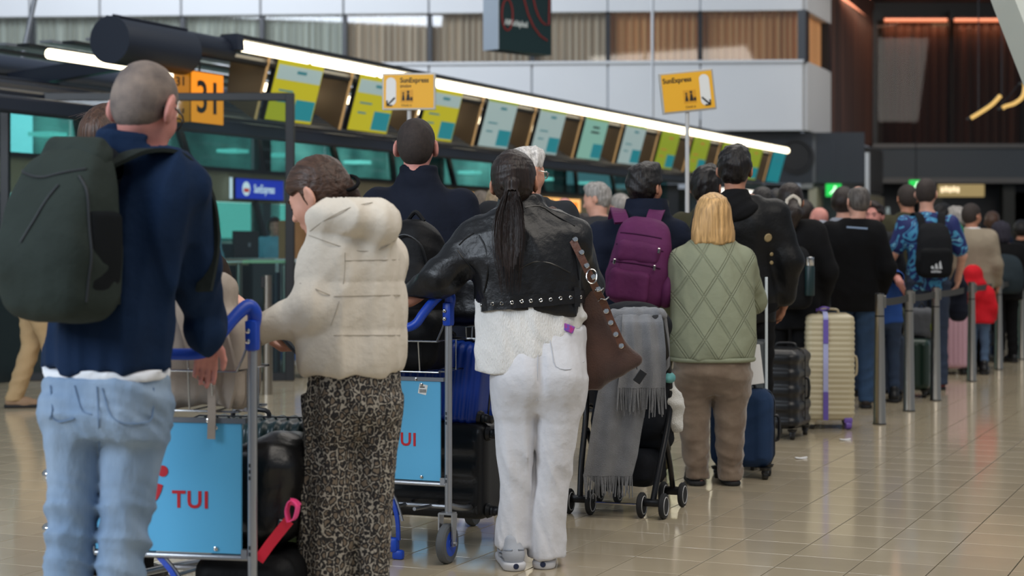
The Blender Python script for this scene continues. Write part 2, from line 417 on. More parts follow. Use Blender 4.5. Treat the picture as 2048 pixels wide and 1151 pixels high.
class Person:
    def __init__(s, label, px, sc, yaw=0., H=1.75, res=.014, group=None, name='person'):
        s.s = sc; s.H = H; s.k = H/1.75; s.res = res; s.yaw = R(yaw)
        s.root = thing(name, label, 'person', ((px-1024)/sc, FPX/sc, 0), s.yaw, group=group)
        s.D = FPX/sc; s.x0 = (px-1024)/sc; s.px = px
        k = s.k
        s.J = {'neck': (0, -.02, 1.475*k), 'head': (0, .02, 1.632*k)}
        for n, sd in (('L', -1), ('R', 1)):
            s.J['sh'+n] = (sd*.178*k, -.015, 1.40*k); s.J['el'+n] = (sd*.235*k, -.02, 1.12*k); s.J['wr'+n] = (sd*.235*k, .12, .90*k)
            s.J['hip'+n] = (sd*.088*k, 0, .90*k); s.J['kn'+n] = (sd*.098*k, .02, .49*k); s.J['an'+n] = (sd*.10*k, -.02, .085*k)
        for a in s.J: s.J[a] = np.array(s.J[a], float)
        s.hy = s.hp = s.hr = 0.; s.hs = k
        s.hd = {}
    def loc(s, px, py, sc=None, dd=0.):
        """a hall point given by picture position, in the person's own frame"""
        sc = sc or s.s; p = W(px, py, sc); x = p.x-s.x0; y = p.y+dd-s.D
        c, n = math.cos(s.yaw), math.sin(s.yaw)
        return np.array((x*c+y*n, -x*n+y*c, p.z))
    def put(s, **kw):
        for a, v in kw.items(): s.J[a] = np.array(v, float)
        return s
    def headpos(s, px, py, sc=None, yaw=0, pitch=0, roll=0, size=None, dd=0.):
        s.J['head'] = s.loc(px, py, sc, dd); s.hy, s.hp, s.hr = R(yaw)-s.yaw, R(pitch), R(roll)
        if size: s.hs = size
        Rm = rot_zx(s.hy, s.hp, s.hr); s.J['neck'] = s.J['head']+np.array((0, -.02, -.165*s.hs)); return s
    def HR(s): return rot_zx(s.hy, s.hp, s.hr)
    def H2(s, p): return np.array(s.J['head'])+s.HR() @ (np.array(p, float)*s.hs)
    def rows(s, L, q=.62, front=0.):
        """silhouette rows (py, px centre, half width in px[, depth ratio[, local dy]]) -> loft rows"""
        out = []
        c, n = math.cos(s.yaw), math.sin(s.yaw)
        for r in L:
            z = CAMZ-(r[1-1]-HOR)/s.s; x = (r[1]-1024)/s.s-s.x0*1.0; qq = r[3] if len(r) > 3 else q; dy = r[4] if len(r) > 4 else front
            rx = r[2]/s.s/math.sqrt(c*c+qq*qq*n*n); out.append((z, x*c, -x*n+dy, rx, rx*qq))
        return out
    def trunk(s, off=0., wide=1., deep=1., zlo=.84, zhi=1.5):
        k = s.k; base = [(.84, .158, .105), (.92, .172, .115), (1.0, .162, .108), (1.1, .150, .102), (1.2, .160, .110), (1.3, .176, .118), (1.37, .182, .110), (1.42, .15, .092), (1.455, .10, .075), (1.49, .068, .064)]
        return [(z*k, 0, -.015 if z > 1.2 else 0, (rx*k)*wide+off, (ry*k)*deep+off) for z, rx, ry in base if zlo <= z <= zhi]
    def body(s, m, hands=None, arms='LR', legs=True, head_only=False, res=None, trunk=None, ears=1.0, finger_res=None, hs=1.0):
        k = s.k; J = s.J; res = res or s.res
        pts = [np.array(v) for v in J.values()]
        lo = np.min(pts, 0)-.22; hi = np.max(pts, 0)+.22; lo[2] = 0 if legs else .7
        f = F(lo, hi, res); H2 = s.H2; Rm = s.HR(); h = s.hs
        if not head_only:
            f.loft(trunk or s.trunk(-.005), k=.03)
            for n in arms:
                f.cap(J['sh'+n], J['el'+n], .052*k, .041*k, .03); f.cap(J['el'+n], J['wr'+n], .040*k, .026*k, .02)
            if legs:
                for n in 'LR':
                    f.cap(J["hip"+n], J["kn"+n], .056*k, .034*k, .04); f.cap(J["kn"+n], J["an"+n], .034*k, .026*k, .03)
                    a = np.array(J['an'+n]); f.cap(a-(0, .03, .035), a+(0, .13, -.05), .032*k, .022*k, .03)
        f.cap(H2((0, -.022, -.055)), J['neck'], .052*h, .058*h, .03)
        f.ell(H2((0, -.012, .030)), np.array((.0755, .0955, .088))*h, .02, rot=Rm)
        f.ell(H2((0, .028, -.030)), np.array((.062, .062, .085))*h, .03*h, rot=Rm)
        f.ell(H2((0, .055, -.090)), np.array((.034, .032, .026))*h, .03*h, rot=Rm)
        f.ell(H2((0, .076, .020)), np.array((.046, .015, .011))*h, .018*h, rot=Rm)
        for x in (-1, 1):
            f.ell(H2((x*.036, .058, -.028)), np.array((.024, .024, .024))*h, .03*h, rot=Rm)
            f.ell(H2((x*.031, .092, .002)), np.array((.015, .012, .010))*h, .012*h, 's', rot=Rm)
            f.ell(H2((x*.031, .077, .002)), np.array((.012, .012, .011))*h, .004*h, rot=Rm)
        f.cap(H2((0, .086, .008)), H2((0, .108, -.028)), .007*h, .0115*h, .012*h)
        for x in (-1, 1): f.ell(H2((x*.011, .098, -.031)), np.array((.008, .009, .007))*h, .006*h, rot=Rm)
        f.ell(H2((0, .090, -.058)), np.array((.022, .009, .006))*h, .006*h, rot=Rm)
        f.ell(H2((0, .088, -.068)), np.array((.019, .010, .007))*h, .005*h, rot=Rm)
        if ears:
            for x in (-1, 1):
                Re = Rm @ rot_zx(x*.45, -.2, 0)
                f.ell(H2((x*.0855, -.012, -.006)), np.array((.010, .024, .036))*h*ears, .008*h, rot=Re)
                f.ell(H2((x*.097, -.004, -.002)), np.array((.008, .013, .021))*h, .006*h, 's', rot=Re)
                f.ell(H2((x*.080, .0, -.036)), np.array((.007, .010, .011))*h, .008*h, rot=Re)
        for n, hd in (hands or {}).items():
            hand(f, J['wr'+n], hd[0], hd[1], 1 if n == 'R' else -1, k*hs, *(hd[2] if len(hd) > 2 else ()))
        s.bodyobj = f.mesh('body', m, s.root, smooth_it=0 if res < .009 else 1)
        return s
    def hair(s, style, m, res=None, th=.012, name='hair', extra=None, line=.0):
        h = s.hs; H2 = s.H2; Rm = s.HR(); res = res or min(s.res, .009); c = np.array(s.J['head'])
        f = F(c-.27, c+.23, res)
        nb = lambda p: H2(p)
        def plane(p, n): nn = Rm @ unit(n); f.cut(nn, float(nn @ H2(p)))
        f.ell(H2((0, -.014, .032)), np.array((.0755+th, .0955+th, .088+th))*h, .02, rot=Rm)
        if style in ('short', 'crop'):
            f.ell(H2((0, -.045, -.01)), np.array((.066+th*.6, .06+th*.6, .075))*h, .03, rot=Rm)
            if style == 'short':
                f.ell(H2((.01, .035, .088)), np.array((.062, .062, .036+th))*h, .03, rot=Rm)
            plane((0, -.095, -.070+line), (0, -.42, -1)); plane((0, .062, .06), (0, 1, -.25))
            f.box(H2((0, .075, -.06)), np.array((.12, .062, .085))*h, .01, .01, 's', rot=Rm)
        elif style == 'balding':
            f.ell(H2((0, -.045, -.01)), np.array((.068+th*.6, .062+th*.6, .075))*h, .03, rot=Rm)
            plane((0, -.095, -.072), (0, -.42, -1)); plane((0, .03, .03), (0, 1, .1))
            f.ell(H2((0, .03, .125)), np.array((.058, .10, .055))*h, .01, 's', rot=Rm)
        elif style == 'slick':
            f.ell(H2((0, -.05, -.015)), np.array((.064+th*.5, .058+th*.6, .07))*h, .03, rot=Rm)
            plane((0, -.09, -.085), (0, -.5, -1)); plane((0, .075, .055), (0, 1, -.55))
            f.box(H2((0, .082, -.06)), np.array((.12, .062, .09))*h, .01, .01, 's', rot=Rm)
            f.ell(H2((0, .115, -.01)), np.array((.058, .05, .09))*h, .01, 's', rot=Rm)
        elif style == 'bob':
            rows = [(-.150, .116, .092), (-.12, .122, .102), (-.06, .118, .106), (.0, .106, .106), (.05, .093, .102), (.09, .06, .08)]
            f.loft([(c[2]+a*h, c[0], c[1]-.022, rx*h, ry*h) for a, rx, ry in rows], .03)
            f.box(H2((0, .11, -.07)), np.array((.066, .10, .115))*h, .03, .02, 's', rot=Rm)
        elif style == 'full':
            f.ell(H2((0, -.03, .0)), np.array((.085+th, .09+th, .095))*h, .03, rot=Rm)
            plane((0, -.095, -.095), (0, -.3, -1)); f.box(H2((0, .10, -.05)), np.array((.066, .07, .105))*h, .03, .02, 's', rot=Rm)
        if extra: extra(f, s)
        fr = 150. if style != 'short' else 60.
        a_ = .0022 if style in ('bob', 'full', 'slick') else (.0075 if style == 'short' else .0008)
        st = (1, 1, .12) if style in ('bob', 'full') else ((.9, .25, .9) if style == 'slick' else (1, 1, .7))
        f.disp(folds(a_, fr, int(abs(s.px)) % 97, st), .015)
        f.mesh(name, m, s.root); return s
    def eyes(s, closed=False):
        b = B(); h = s.hs
        for x in (-1, 1):
            e = s.H2((x*.031, .0775, .002))
            if closed:
                b.tube([s.H2((x*.031+q*.012, .0905-abs(q)*.004, -.004+.002*q*q)) for q in (-1, -.5, 0, .5, 1)], .0016, 6)
            else:
                fw = s.HR() @ np.array((0, 1., 0)); b.lathe([(.0105*h, .0), (.0085*h, .0065), (.004, .0105), (.0005, .012)], e, fw, 12)
        b.obj('eyes', LASH if closed else PUP, s.root, True); return s
    def brows(s, m):
        b = B()
        for x in (-1, 1): b.tube([s.H2((x*a, y, z)) for a, y, z in ((.014, .094, .021), (.03, .092, .027), (.05, .080, .022))], .004, 6)
        b.obj('eyebrows', m, s.root, True); return s
    def glasses(s, m=None):
        b = B()
        for x in (-1, 1):
            c = [s.H2((x*(.033+.024*math.cos(t)), .108-.012*abs(math.cos(t)*.5+.5), -.004+.019*math.sin(t))) for t in np.linspace(0, 2*PI, 15)[:-1]]
            b.tube(c, .0024, 6, True)
            b.tube([s.H2((x*.058, .100, .004)), s.H2((x*.078, .06, .006)), s.H2((x*.083, .0, .008)), s.H2((x*.082, -.022, .002)), s.H2((x*.080, -.034, -.012))], .0028, 6)
        b.tube([s.H2((-.010, .108, .002)), s.H2((0, .113, .006)), s.H2((.010, .108, .002))], .0018, 6)
        o = b.obj('glasses', m or BLKP, s.root, True)
        g = B()
        for x in (-1, 1):
            c = [s.H2((x*(.033+.023*math.cos(t)), .107-.012*abs(math.cos(t)*.5+.5), -.004+.018*math.sin(t))) for t in np.linspace(0, 2*PI, 15)[:-1]]
            g.add(c, [tuple(range(14))])
        g.obj('lenses', glass('eyeglass', (235, 240, 240), .05), o); return s
    def top(s, m, name='jacket', rows=None, off=.022, sleeves='LR', sr=(.072, .062, .050), hem=None, res=None, fold=(.006, 22), ribs=None, cut=None, p=2.25, extra=None, end=.02, collar=None, hand_gap=.03, seed=1, k=.05, post=None, matfn=None, sribs=None, matx=None, st=(1, 1, .7)):
        J = s.J; kk = s.k; res = res or s.res
        rw = rows or s.trunk(off)
        if hem is not None:
            rw = [r for r in rw if r[0] > hem+.01]; r0 = rw[0]; rw = [(hem,)+tuple(r0[1:])]+rw
        A = np.array(rw); lo = np.array((( A[:, 1]-A[:, 3]).min(), (A[:, 2]-A[:, 4]).min(), A[:, 0].min())); hi = np.array(((A[:, 1]+A[:, 3]).max(), (A[:, 2]+A[:, 4]).max(), A[:, 0].max()))
        for n in sleeves:
            for q in ('sh', 'el', 'wr'):
                lo = np.minimum(lo, np.array(J[q+n])-.1); hi = np.maximum(hi, np.array(J[q+n])+.1)
        f = F(lo-.05, hi+.05, res); f.loft(rw, k=0, p=p, ribs=ribs, capk=.02)
        for n in sleeves:
            w_ = np.array(J['wr'+n], float); e = np.array(J['el'+n], float); d = unit(w_-e)
            f.chain([J['sh'+n], e, w_-d*hand_gap], [x*kk for x in sr], k, sribs or (None if not ribs else (ribs[0], ribs[1])))
        if collar:
            f.loft(collar, k=.02)
        if extra: extra(f, s)
        if cut: f.cut(cut[0], cut[1])
        if fold:
            f.disp(folds(fold[0], fold[1], seed, st), .02)
        o = f.mesh(name, m, s.root, matfn=matfn, post=post, smooth_it=0 if res < .009 else 1); s.topobj = o; return s
    def legs(s, m, hips=None, left=None, right=None, name='trousers', res=None, fold=(.006, 24), w=None, hi=None, r=(.098, .072, .062), seed=2, k=.03, zlo=.05, p=2.1, st=(1, 1, 1.3), extra=None):
        kk = s.k; J = s.J; res = res or s.res
        if hips is None: hips = [(z, a, b, c+.012, d+.014) for z, a, b, c, d in s.trunk(0, zlo=.8, zhi=1.03)]
        def dl(n):
            h_, k_, a_ = np.array(J['hip'+n]), np.array(J['kn'+n]), np.array(J['an'+n]); zb = max(zlo, .03)
            return [(h_[2], h_[0], h_[1], r[0]*kk, r[0]*kk*1.1), ((h_[2]+k_[2])/2, (h_[0]+k_[0])/2, (h_[1]+k_[1])/2, (r[0]+r[1])/2*kk, (r[0]+r[1])/2*kk*1.1), (k_[2], k_[0], k_[1], r[1]*kk, r[1]*kk*1.1), (zb, a_[0], a_[1], r[2]*kk, r[2]*kk*1.15)]
        left = left or dl('L'); right = right or dl('R')
        A = np.array(list(hips)+list(left)+list(right))
        f = F(((A[:, 1]-A[:, 3]).min()-.05, (A[:, 2]-A[:, 4]).min()-.05, A[:, 0].min()-.02), ((A[:, 1]+A[:, 3]).max()+.05, (A[:, 2]+A[:, 4]).max()+.05, A[:, 0].max()+.03), res)
        f.loft(left, k=0, p=p, capk=.01); f.loft(right, k=.012, p=p, capk=.01); f.loft(hips, k=k, p=2.2, capk=.02)
        if extra: extra(f, s)
        if fold: f.disp(folds(fold[0], fold[1], seed, st, w), .02)
        f.mesh(name, m, s.root, smooth_it=0 if res < .009 else 1); return s
    def shoes(s, m, sole=None, L=.27, res=.009, pts=None, dirs=None):
        for i, n in enumerate('LR'):
            a = np.array(pts[i] if pts else s.J['an'+n], float); d = unit(dirs[i] if dirs else (0, 1, 0)); u = np.array((d[1], -d[0], 0))
            Rm = np.array([[u[0], d[0], 0], [u[1], d[1], 0], [0, 0, 1]])
            f = F(np.array((a[0]-.24, a[1]-.24, 0)), np.array((a[0]+.24, a[1]+.24, .16)), res)
            b = np.array((a[0], a[1], 0))
            f.cap(b+d*-.025+(0, 0, .05), b+d*.10+(0, 0, .045), .042, .040, .02); f.cap(b+d*.08+(0, 0, .04), b+d*.17+(0, 0, .036), .040, .034, .03)
            f.cap(b+d*-.01+(0, 0, .07), b+d*-.01+(0, 0, .115), .042, .040, .02)
            f.cut((0, 0, -1), -.014)
            o = f.mesh('shoe', m[i] if isinstance(m, (list, tuple)) else m, s.root)
            g = F(np.array((a[0]-.24, a[1]-.24, -.01)), np.array((a[0]+.24, a[1]+.24, .06)), res)
            g.cap(b+d*-.028+(0, 0, .014), b+d*.172+(0, 0, .014), .046, .040, .01); g.cut((0, 0, 1), .028); g.cut((0, 0, -1), 0)
            g.mesh('sole', sole or RUB, o)
        return s
# ------------------------------------------------------------------ the hall
TH = math.atan(1536/FPX); U = Vector((math.sin(TH), math.cos(TH), 0)); NR = Vector((math.cos(TH), -math.sin(TH), 0))
P0 = Vector((-2.83, 18.5, 0))
def LP(t, o, z): p = P0+U*t+NR*o; return Vector((p.x, p.y, z))
RL = Matrix.Rotation(-TH, 3, 'Z')               # frame of the check-in row: x = NR, y = U
def struct(o): o['kind'] = 'structure'; return o
tile_m = mat('floor_tile', (190, 176, 150), rough=.11, bump=.02, bs=9, var=.05, vs=3, spec=.8)
for n_ in tile_m.node_tree.nodes:
    if n_.type == 'TEX_NOISE': n_.inputs['Detail'].default_value = 8
_nt = tile_m.node_tree
_oi = _nt.nodes.new('ShaderNodeObjectInfo'); _hs = _nt.nodes.new('ShaderNodeHueSaturation'); _mr = _nt.nodes.new('ShaderNodeMapRange')
_mr.inputs[3].default_value = .93; _mr.inputs[4].default_value = 1.05
_b = _nt.nodes['Principled BSDF']; _src = _b.inputs['Base Color'].links[0].from_socket
_nt.links.new(_oi.outputs['Random'], _mr.inputs[0]); _nt.links.new(_mr.outputs[0], _hs.inputs['Value']); _nt.links.new(_src, _hs.inputs['Color']); _nt.links.new(_hs.outputs[0], _b.inputs['Base Color'])
grout = mat('floor_grout', (36, 30, 26), rough=.9)
b = B(); b.box((2, 32, -.06), (44, 76, .1)); floor = struct(b.obj('floor', grout))
TS = .3005; g0 = Vector((.986, 6.96, 0)); g1 = Vector((1.029, 7.83, 0))
a0 = g0.dot(NR); c0 = g1.dot(U)
cand = []
for i in range(-70, 71):
    for j in range(-60, 200):
        c = NR*(a0+(i+.5)*TS)+U*(c0+(j+.5)*TS)
        if not (-14 < c.x < 16 and 3.2 < c.y < 40): continue
        s_ = FPX/c.y; X = 1024+c.x*s_; Y = HOR+CAMZ*s_
        vis = (-60 < X < 2110 and 690 < Y < 1190)
        hid = vis and (90 < X < 1140 and Y > 1130 and X < 990)
        cand.append(((0 if vis else 1), (c.y+(1.5 if X < 990 and X > 100 else 0)), c))
cand.sort(key=lambda q: (q[0], q[1]))
gp = .0026
bb = B(); bb.box((0, 0, -.005), (TS-gp*2, TS-gp, .0099), bev=.0012); proto = bb.obj('tile', tile_m, floor)
proto.rotation_euler = (0, 0, -TH)
for q, (v_, y_, c) in enumerate(cand[:300]):
    o = proto if q == 0 else proto.copy()
    if q: COL.objects.link(o); o.parent = floor
    o.location = (c.x, c.y, 0)
V = []; Fc = []
for v_, y_, c in cand[300:]:
    n0 = len(V); e = (TS-gp)/2; e2 = TS/2-gp
    for sx, sy in ((-1, -1), (1, -1), (1, 1), (-1, 1)):
        p = c+NR*sx*e2+U*sy*e; V.append((p.x, p.y, 0))
    for sx, sy in ((-1, -1), (1, -1), (1, 1), (-1, 1)):
        p = c+NR*sx*e2+U*sy*e; V.append((p.x, p.y, -.0095))
    Fc += [(n0, n0+1, n0+2, n0+3), (n0, n0+4, n0+5, n0+1), (n0+1, n0+5, n0+6, n0+2), (n0+2, n0+6, n0+7, n0+3), (n0+3, n0+7, n0+4, n0)]
b = B(); b.add(V, Fc); tag(b.obj('tiles_beyond', tile_m, floor), kind='stuff')

# white mezzanine wall with a curtained window band
wh = mat('white_panel', (212, 212, 212), rough=.55, bump=.02, bs=4, var=.02, vs=.6)
dk = mat('dark_metal', (26, 28, 32), rough=.45); dkb = mat('dark_blue_steel', (22, 30, 46), rough=.4, spec=.6)
cur = mat('curtain_cloth', (244, 238, 224), rough=.8, var=.2, vs=1.2, stretch=(9, 9, .05), col2=(190, 182, 166))
curo = mat('curtain_wood', (255, 190, 128), rough=.7, var=.25, vs=1.2, stretch=(9, 9, .15), col2=(214, 146, 92))
curm = mat('curtain_mix', (246, 214, 184), rough=.75, var=.25, vs=1.2, stretch=(9, 9, .1), col2=(190, 164, 140))
wp_glass = glass('window_glass', (232, 236, 236), .06)
WL = Vector((-14.4, 43.4, 0)); WR_ = Vector((6.97, 42.0, 0)); wd = (WR_-WL).normalized(); wn = Vector((wd.y, -wd.x, 0)); wlen = (WR_-WL).length
def WP(d, o, z): p = WL+wd*d+wn*o; return (p.x, p.y, z)          # o > 0 towards the hall
wrz = math.atan2(wd.y, wd.x); WM = Matrix.Rotation(wrz, 3, 'Z')
back = struct(empty('wall_back', (0, 0, 0)))
seams = [0.]
for px in (65, 205, 367, 525, 690, 860, 1065, 1216, 1400, 1600):
    k = (px-1024)/FPX; seams.append((k*WL.y-WL.x)/(wd.x-wd.y*k))
seams[-1] = wlen
for i in range(len(seams)-1):
    d0, d1 = seams[i]+.02, seams[i+1]-.02; c = (d0+d1)/2
    for z0, z1, of in ((4.05, 5.66, .12), (6.92, 12.5, .12)):
        b = B(); b.box(WP(c, of, (z0+z1)/2), (d1-d0, .25, z1-z0), WM, .015); b.obj('panel', wh, back)
    cm = cur if i < 5 else (curm if i < 8 else curo)
    n = int((d1-d0)/.05); pts = [WP(d0+(d1-d0)*q/n, -.18+.05*math.sin(q*1.9+.7*math.sin(q*.31)), 0) for q in range(n+1)]
    V = [(p[0], p[1], z) for p in pts for z in (5.6, 6.98)]; Fc = [(2*q, 2*q+2, 2*q+3, 2*q+1) for q in range(n)]
    b = B(); b.add(V, Fc); o = b.obj('curtain', cm, back, True)
    b = B(); b.box(WP(c, .02, 6.29), (d1-d0-.06, .02, 1.3), WM); b.obj('window_pane', wp_glass, back)
for d in seams[:-1]:
    b = B(); b.box(WP(d, .03, 6.29), (.11, .16, 1.32), WM); b.obj('mullion', dk, back)
b = B(); b.box(WP(wlen/2, .15, 5.70), (wlen, .34, .07), WM, .01); b.obj('sill', wh, back)
# the return of the wall at its right end
rs = struct(empty('wall_return', (0, 0, 0))); rt = Vector((8.02, 44.6, 0)); rdv = (rt-WR_); rl = rdv.length; rz_ = math.atan2(rdv.y, rdv.x); RM = Matrix.Rotation(rz_, 3, 'Z')
wr2 = WR_+wn*.12
def RP(d, z, o=0.): p = wr2+rdv.normalized()*d+Vector((rdv.y, -rdv.x, 0)).normalized()*o; return (p.x, p.y, z)
for z0, z1 in ((4.05, 5.72), (6.92, 12.5)):
    b = B(); b.box(RP(rl/2, (z0+z1)/2), (rl, .2, z1-z0), RM, .02); b.obj('panel', wh, rs)
b = B(); b.box(RP(rl/2, 6.3, -.12), (rl, .04, 1.3), RM); b.obj('curtain', curo, rs)
b = B(); b.box(RP(.05, 6.3), (.4, .2, 1.25), RM); b.box(RP(rl-.12, 6.3), (.3, .2, 1.25), RM); b.obj('mullion', dk, rs)
b = B(); b.box(WP(wlen/2, -1.3, 4.2), (wlen, 2.4, .3), WM); b.obj('soffit', dk, rs)
# dark service storey under the white wall, running back to the right
fas = mat('dark_grey_fascia', (74, 74, 73), rough=.5, var=.05, vs=1)
fasd = mat('black_fascia', (24, 26, 30), rough=.45)
lower = struct(empty('wall_lower', (0, 0, 0)))
b = B(); b.box(WP(wlen-1.5, -.35, 3.42), (6.0, .3, 1.22), WM); b.obj('fascia_panel', mat('dark_slate', (42, 46, 52), rough=.5), lower)
b = B(); b.lathe([(.42, 0), (.42, .06), (.36, .06), (.34, .02), (.02, .02)], WP(wlen-.15, -.2, 3.45), (wn.x, wn.y, 0), 28); b.obj('round_vent', BLKP, lower, True)
fa, fb = Vector((7.2, 42.2, 0)), Vector((10.6, 50.6, 0)); fdv = fb-fa; fz = math.atan2(fdv.y, fdv.x); FM = Matrix.Rotation(fz, 3, 'Z'); fm_ = (fa+fb)/2
b = B(); b.box((fm_.x, fm_.y, 3.42), (fdv.length, .25, 1.22), FM); b.obj('fascia_panel', fas, lower)
b = B(); b.box((fm_.x-.1, fm_.y, 2.74), (fdv.length, .3, .12), FM); b.obj('ledge', mat('grey_ledge', (120, 118, 112), rough=.5), lower)
b = B(); b.box((fm_.x+.05, fm_.y, 2.45), (fdv.length, .2, .5), FM); b.obj('fascia_strip', mat('beige_strip', (150, 142, 118), rough=.6), lower)
b = B(); b.box((fm_.x+.2, fm_.y, 1.1), (fdv.length, .2, 2.2), FM); b.obj('lower_panel', mat('grey_lower', (74, 76, 76), rough=.5, var=.15, vs=.6), lower)
b = B(); b.box(WP(wlen-3, -1.0, 1.35), (9.0, .3, 2.7), WM); b.obj('lower_panel', mat('dark_teal_lower', (38, 52, 54), rough=.4, var=.2, vs=.7), lower)
for dd in (-.6, -3.2, -5.5):
    b = B(); b.box(WP(wlen+dd, -.7, 1.4), (.5, .4, 2.8), WM); b.obj('pillar', dk, lower)
b = B(); b.box(WP(wlen-1.6, -.78, 2.5), (1.1, .06, .42), WM); b.obj('lit_panel', emis('lit_ceiling_panel', (255, 250, 236), 1.6), lower)
# dark bronze curtain wall on the right
bz = mat('bronze_curtain', (104, 70, 56), rough=.5, var=.35, vs=1, stretch=(6, 6, .1), col2=(46, 34, 30))
copper_l = emis('copper_light', (255, 158, 120), 1.6)
right = struct(empty('wall_right', (0, 0, 0)))
y0, x0, x1 = 52., 10.75, 19.0
def corr(p, q, z0, z1, name, m, par, amp=.05, st=.085):
    p, q = Vector(p), Vector(q); d = (q-p); n = int(d.length/st); nn = Vector((d.y, -d.x, 0)).normalized()
    pts = [p+d*i/n+nn*amp*math.sin(i*2.1) for i in range(n+1)]
    V = [(a.x, a.y, z) for a in pts for z in (z0, z1)]; b = B(); b.add(V, [(2*i, 2*i+2, 2*i+3, 2*i+1) for i in range(n)]); return b.obj(name, m, par, True)
corr((x0, y0, 0), (x1, y0, 0), 4.2, 8.1, 'curtain', bz, right)
corr((8.0, 44.6, 0), (x0, y0, 0), 4.2, 8.6, 'curtain', bz, right)
b = B(); b.box(((x0+x1)/2, y0+.4, 6.5), (x1-x0, .1, 14)); b.obj('backing', fasd, right)
for x in (x0+.05, 13.0, 15.1, 17.2):
    b = B(); b.box((x, y0-.2, 6.2), (.30 if x < 11 else .12, .2, 4.1)); b.obj('mullion', dk, right)
for xa, xb in ((x0+.3, 12.9), (13.1, 15.0), (15.2, 17.1), (17.3, 19)):
    b = B(); b.box(((xa+xb)/2, y0-.1, 7.98), (xb-xa, .08, .1)); b.obj('cove_light', copper_l, right)
b = B(); b.tube([(8.2, 45.0, 7.9), (x0-.2, y0-.4, 7.95)], .045, 8); b.obj('cove_light', copper_l, right)
b = B(); b.box(((x0+x1)/2, y0-.35, 6.1), (x1-x0-.1, .02, 3.7)); b.obj('window_pane', glass('bronze_glass', (226, 216, 208), -.02), right)
b = B(); b.box(((x0+x1)/2, y0-.5, 3.72), (x1-x0+.4, .5, .86)); b.obj('fascia_panel', mat('slate_fascia', (70, 77, 84), rough=.5), right)
b = B(); b.box(((x0+x1)/2, y0-.6, 4.22), (x1-x0+.4, .5, .12)); b.box(((x0+x1)/2, y0-.9, 3.2), (x1-x0+.4, .3, .16)); b.obj('ledge', mat('grey_trim', (104, 102, 100), rough=.4), right)
b = B(); b.box((14, 50, 8.72), (13, 16, .3)); cl = struct(b.obj('ceiling', mat('dark_ceiling', (84, 76, 72), rough=.6)))
b = B(); b.box((14.0, 46, 8.54), (.5, .5, .1)); b.obj('downlight', emis('downlight', (255, 226, 170), 3.0), cl)
for i in range(6):
    t = i/5; b = B(); b.lathe([(.10, 0), (.10, .05), (.02, .05)], (8.5+t*1.9, 45.6+t*5.6, 8.52), (0, 0, 1), 12); b.obj('downlight', copper_l, cl)
# entrance doors below, right
ent = struct(empty('wall_entrance', (0, 0, 0)))
b = B(); b.box((15, 54.5, 1.6), (10, .2, 3.2)); b.obj('backing', mat('entrance_dark', (34, 36, 34), rough=.5), ent)
for x, w_ in ((10.6, .5), (12.3, .7), (14.6, .35), (16.0, .3)):
    b = B(); b.box((x, 51.6, 1.55), (w_, .4, 3.1)); b.obj('pillar', mat('dark_olive', (44, 44, 38), rough=.5) if x < 15 else dk, ent)
b = B(); b.box((13.25, 52.6, 1.35), (1.35, .1, 2.6)); b.obj('lit_pane', emis('garden_light', (176, 190, 140), .75), ent)
for x in (11.25, 11.95, 17.6):
    b = B(); b.box((x, 52.4, 1.5), (.12, .1, 1.9)); b.obj('lit_pane', emis('cool_light', (210, 225, 225), .8), ent)
b = B(); b.box((13.0, 52.3, 2.2), (.9, .1, .16)); b.obj('lit_pane', emis('cool_light', (210, 225, 225), .8), ent)
b = B(); b.box((15.6, 52.4, 1.6), (1.3, .1, 2.6)); b.obj('lower_panel', mat('olive_panel', (84, 78, 62), rough=.6), ent)
# slanted white structure in the upper right corner
b = B(); b.prism([(3.33, 2.95), (3.7, 2.0), (3.7, 3.6), (3.1, 3.6)], 11.6, 12.1); struct(b.obj('trim_1', mat('white_steel', (212, 216, 206), rough=.5)))

# ------------------------------------------------------------------ check-in row
tubel = emis('warm_tube', (255, 240, 205), 5.0)
bron = mat('bronze_fin', (92, 74, 52), rough=.4, metal=.3)
steel = mat('grey_steel', (150, 152, 158), rough=.35, metal=.6)
cab = thing('check_in_canopy', 'long dark canopy over the check-in desks with a row of glowing tubes', 'canopy', LP(0, 0, 0), -TH)
def CL(t, o, z): return (o, t, z)
segs = [-.34]+[1.26+1.6*i for i in range(14)]
for a_, c_ in zip(segs[:-1], segs[1:]):
    b = B(); b.tube([CL(a_+.05, .06, 3.40), CL(c_-.05, .06, 3.40)], .058, 12); b.obj('light_tube', tubel, cab, True)
for a_, c_ in [(-2.3, -.25)]+[(.62+1.85*i+.85, .62+1.85*i+1.5) for i in range(12)]:
    b = B(); b.tube([CL(a_, -.72, 3.14), CL(c_, -.72, 3.14)], .05, 10); b.obj('light_tube', tubel, cab, True)
b = B(); b.lathe([(.225, 0), (.225, 1.2)], CL(-2.3, -.02, 3.24), (0, 1, 0), 36); b.lathe([(.12, 0), (.12, 1.0)], CL(-1.3, -.02, 3.345), (0, 1, 0), 24)
for i in range(3): b.tube([CL(-2.26, -.02+.235*math.cos(1.2+i*.32), 3.24+.235*math.sin(1.2+i*.32)), CL(-1.15, -.02+.235*math.cos(1.2+i*.32), 3.24+.235*math.sin(1.2+i*.32))], .012, 6)
b.obj('roller_tube', dkb, cab, True)
b = B(); b.lathe([(.20, 0), (.20, 26)], CL(-3.6, -3.4, 3.30), (0, 1, 0), 24); b.obj('roller_tube', mat('blue_grey_steel', (62, 72, 92), rough=.4), cab, True)
b = B(); b.strip([CL(-.32, .16, 3.42), CL(-.32, -3.3, 3.08), CL(-.32, -4.2, 3.0)], (0, 1, 0), .12, .17); b.obj('end_beam', dkb, cab)
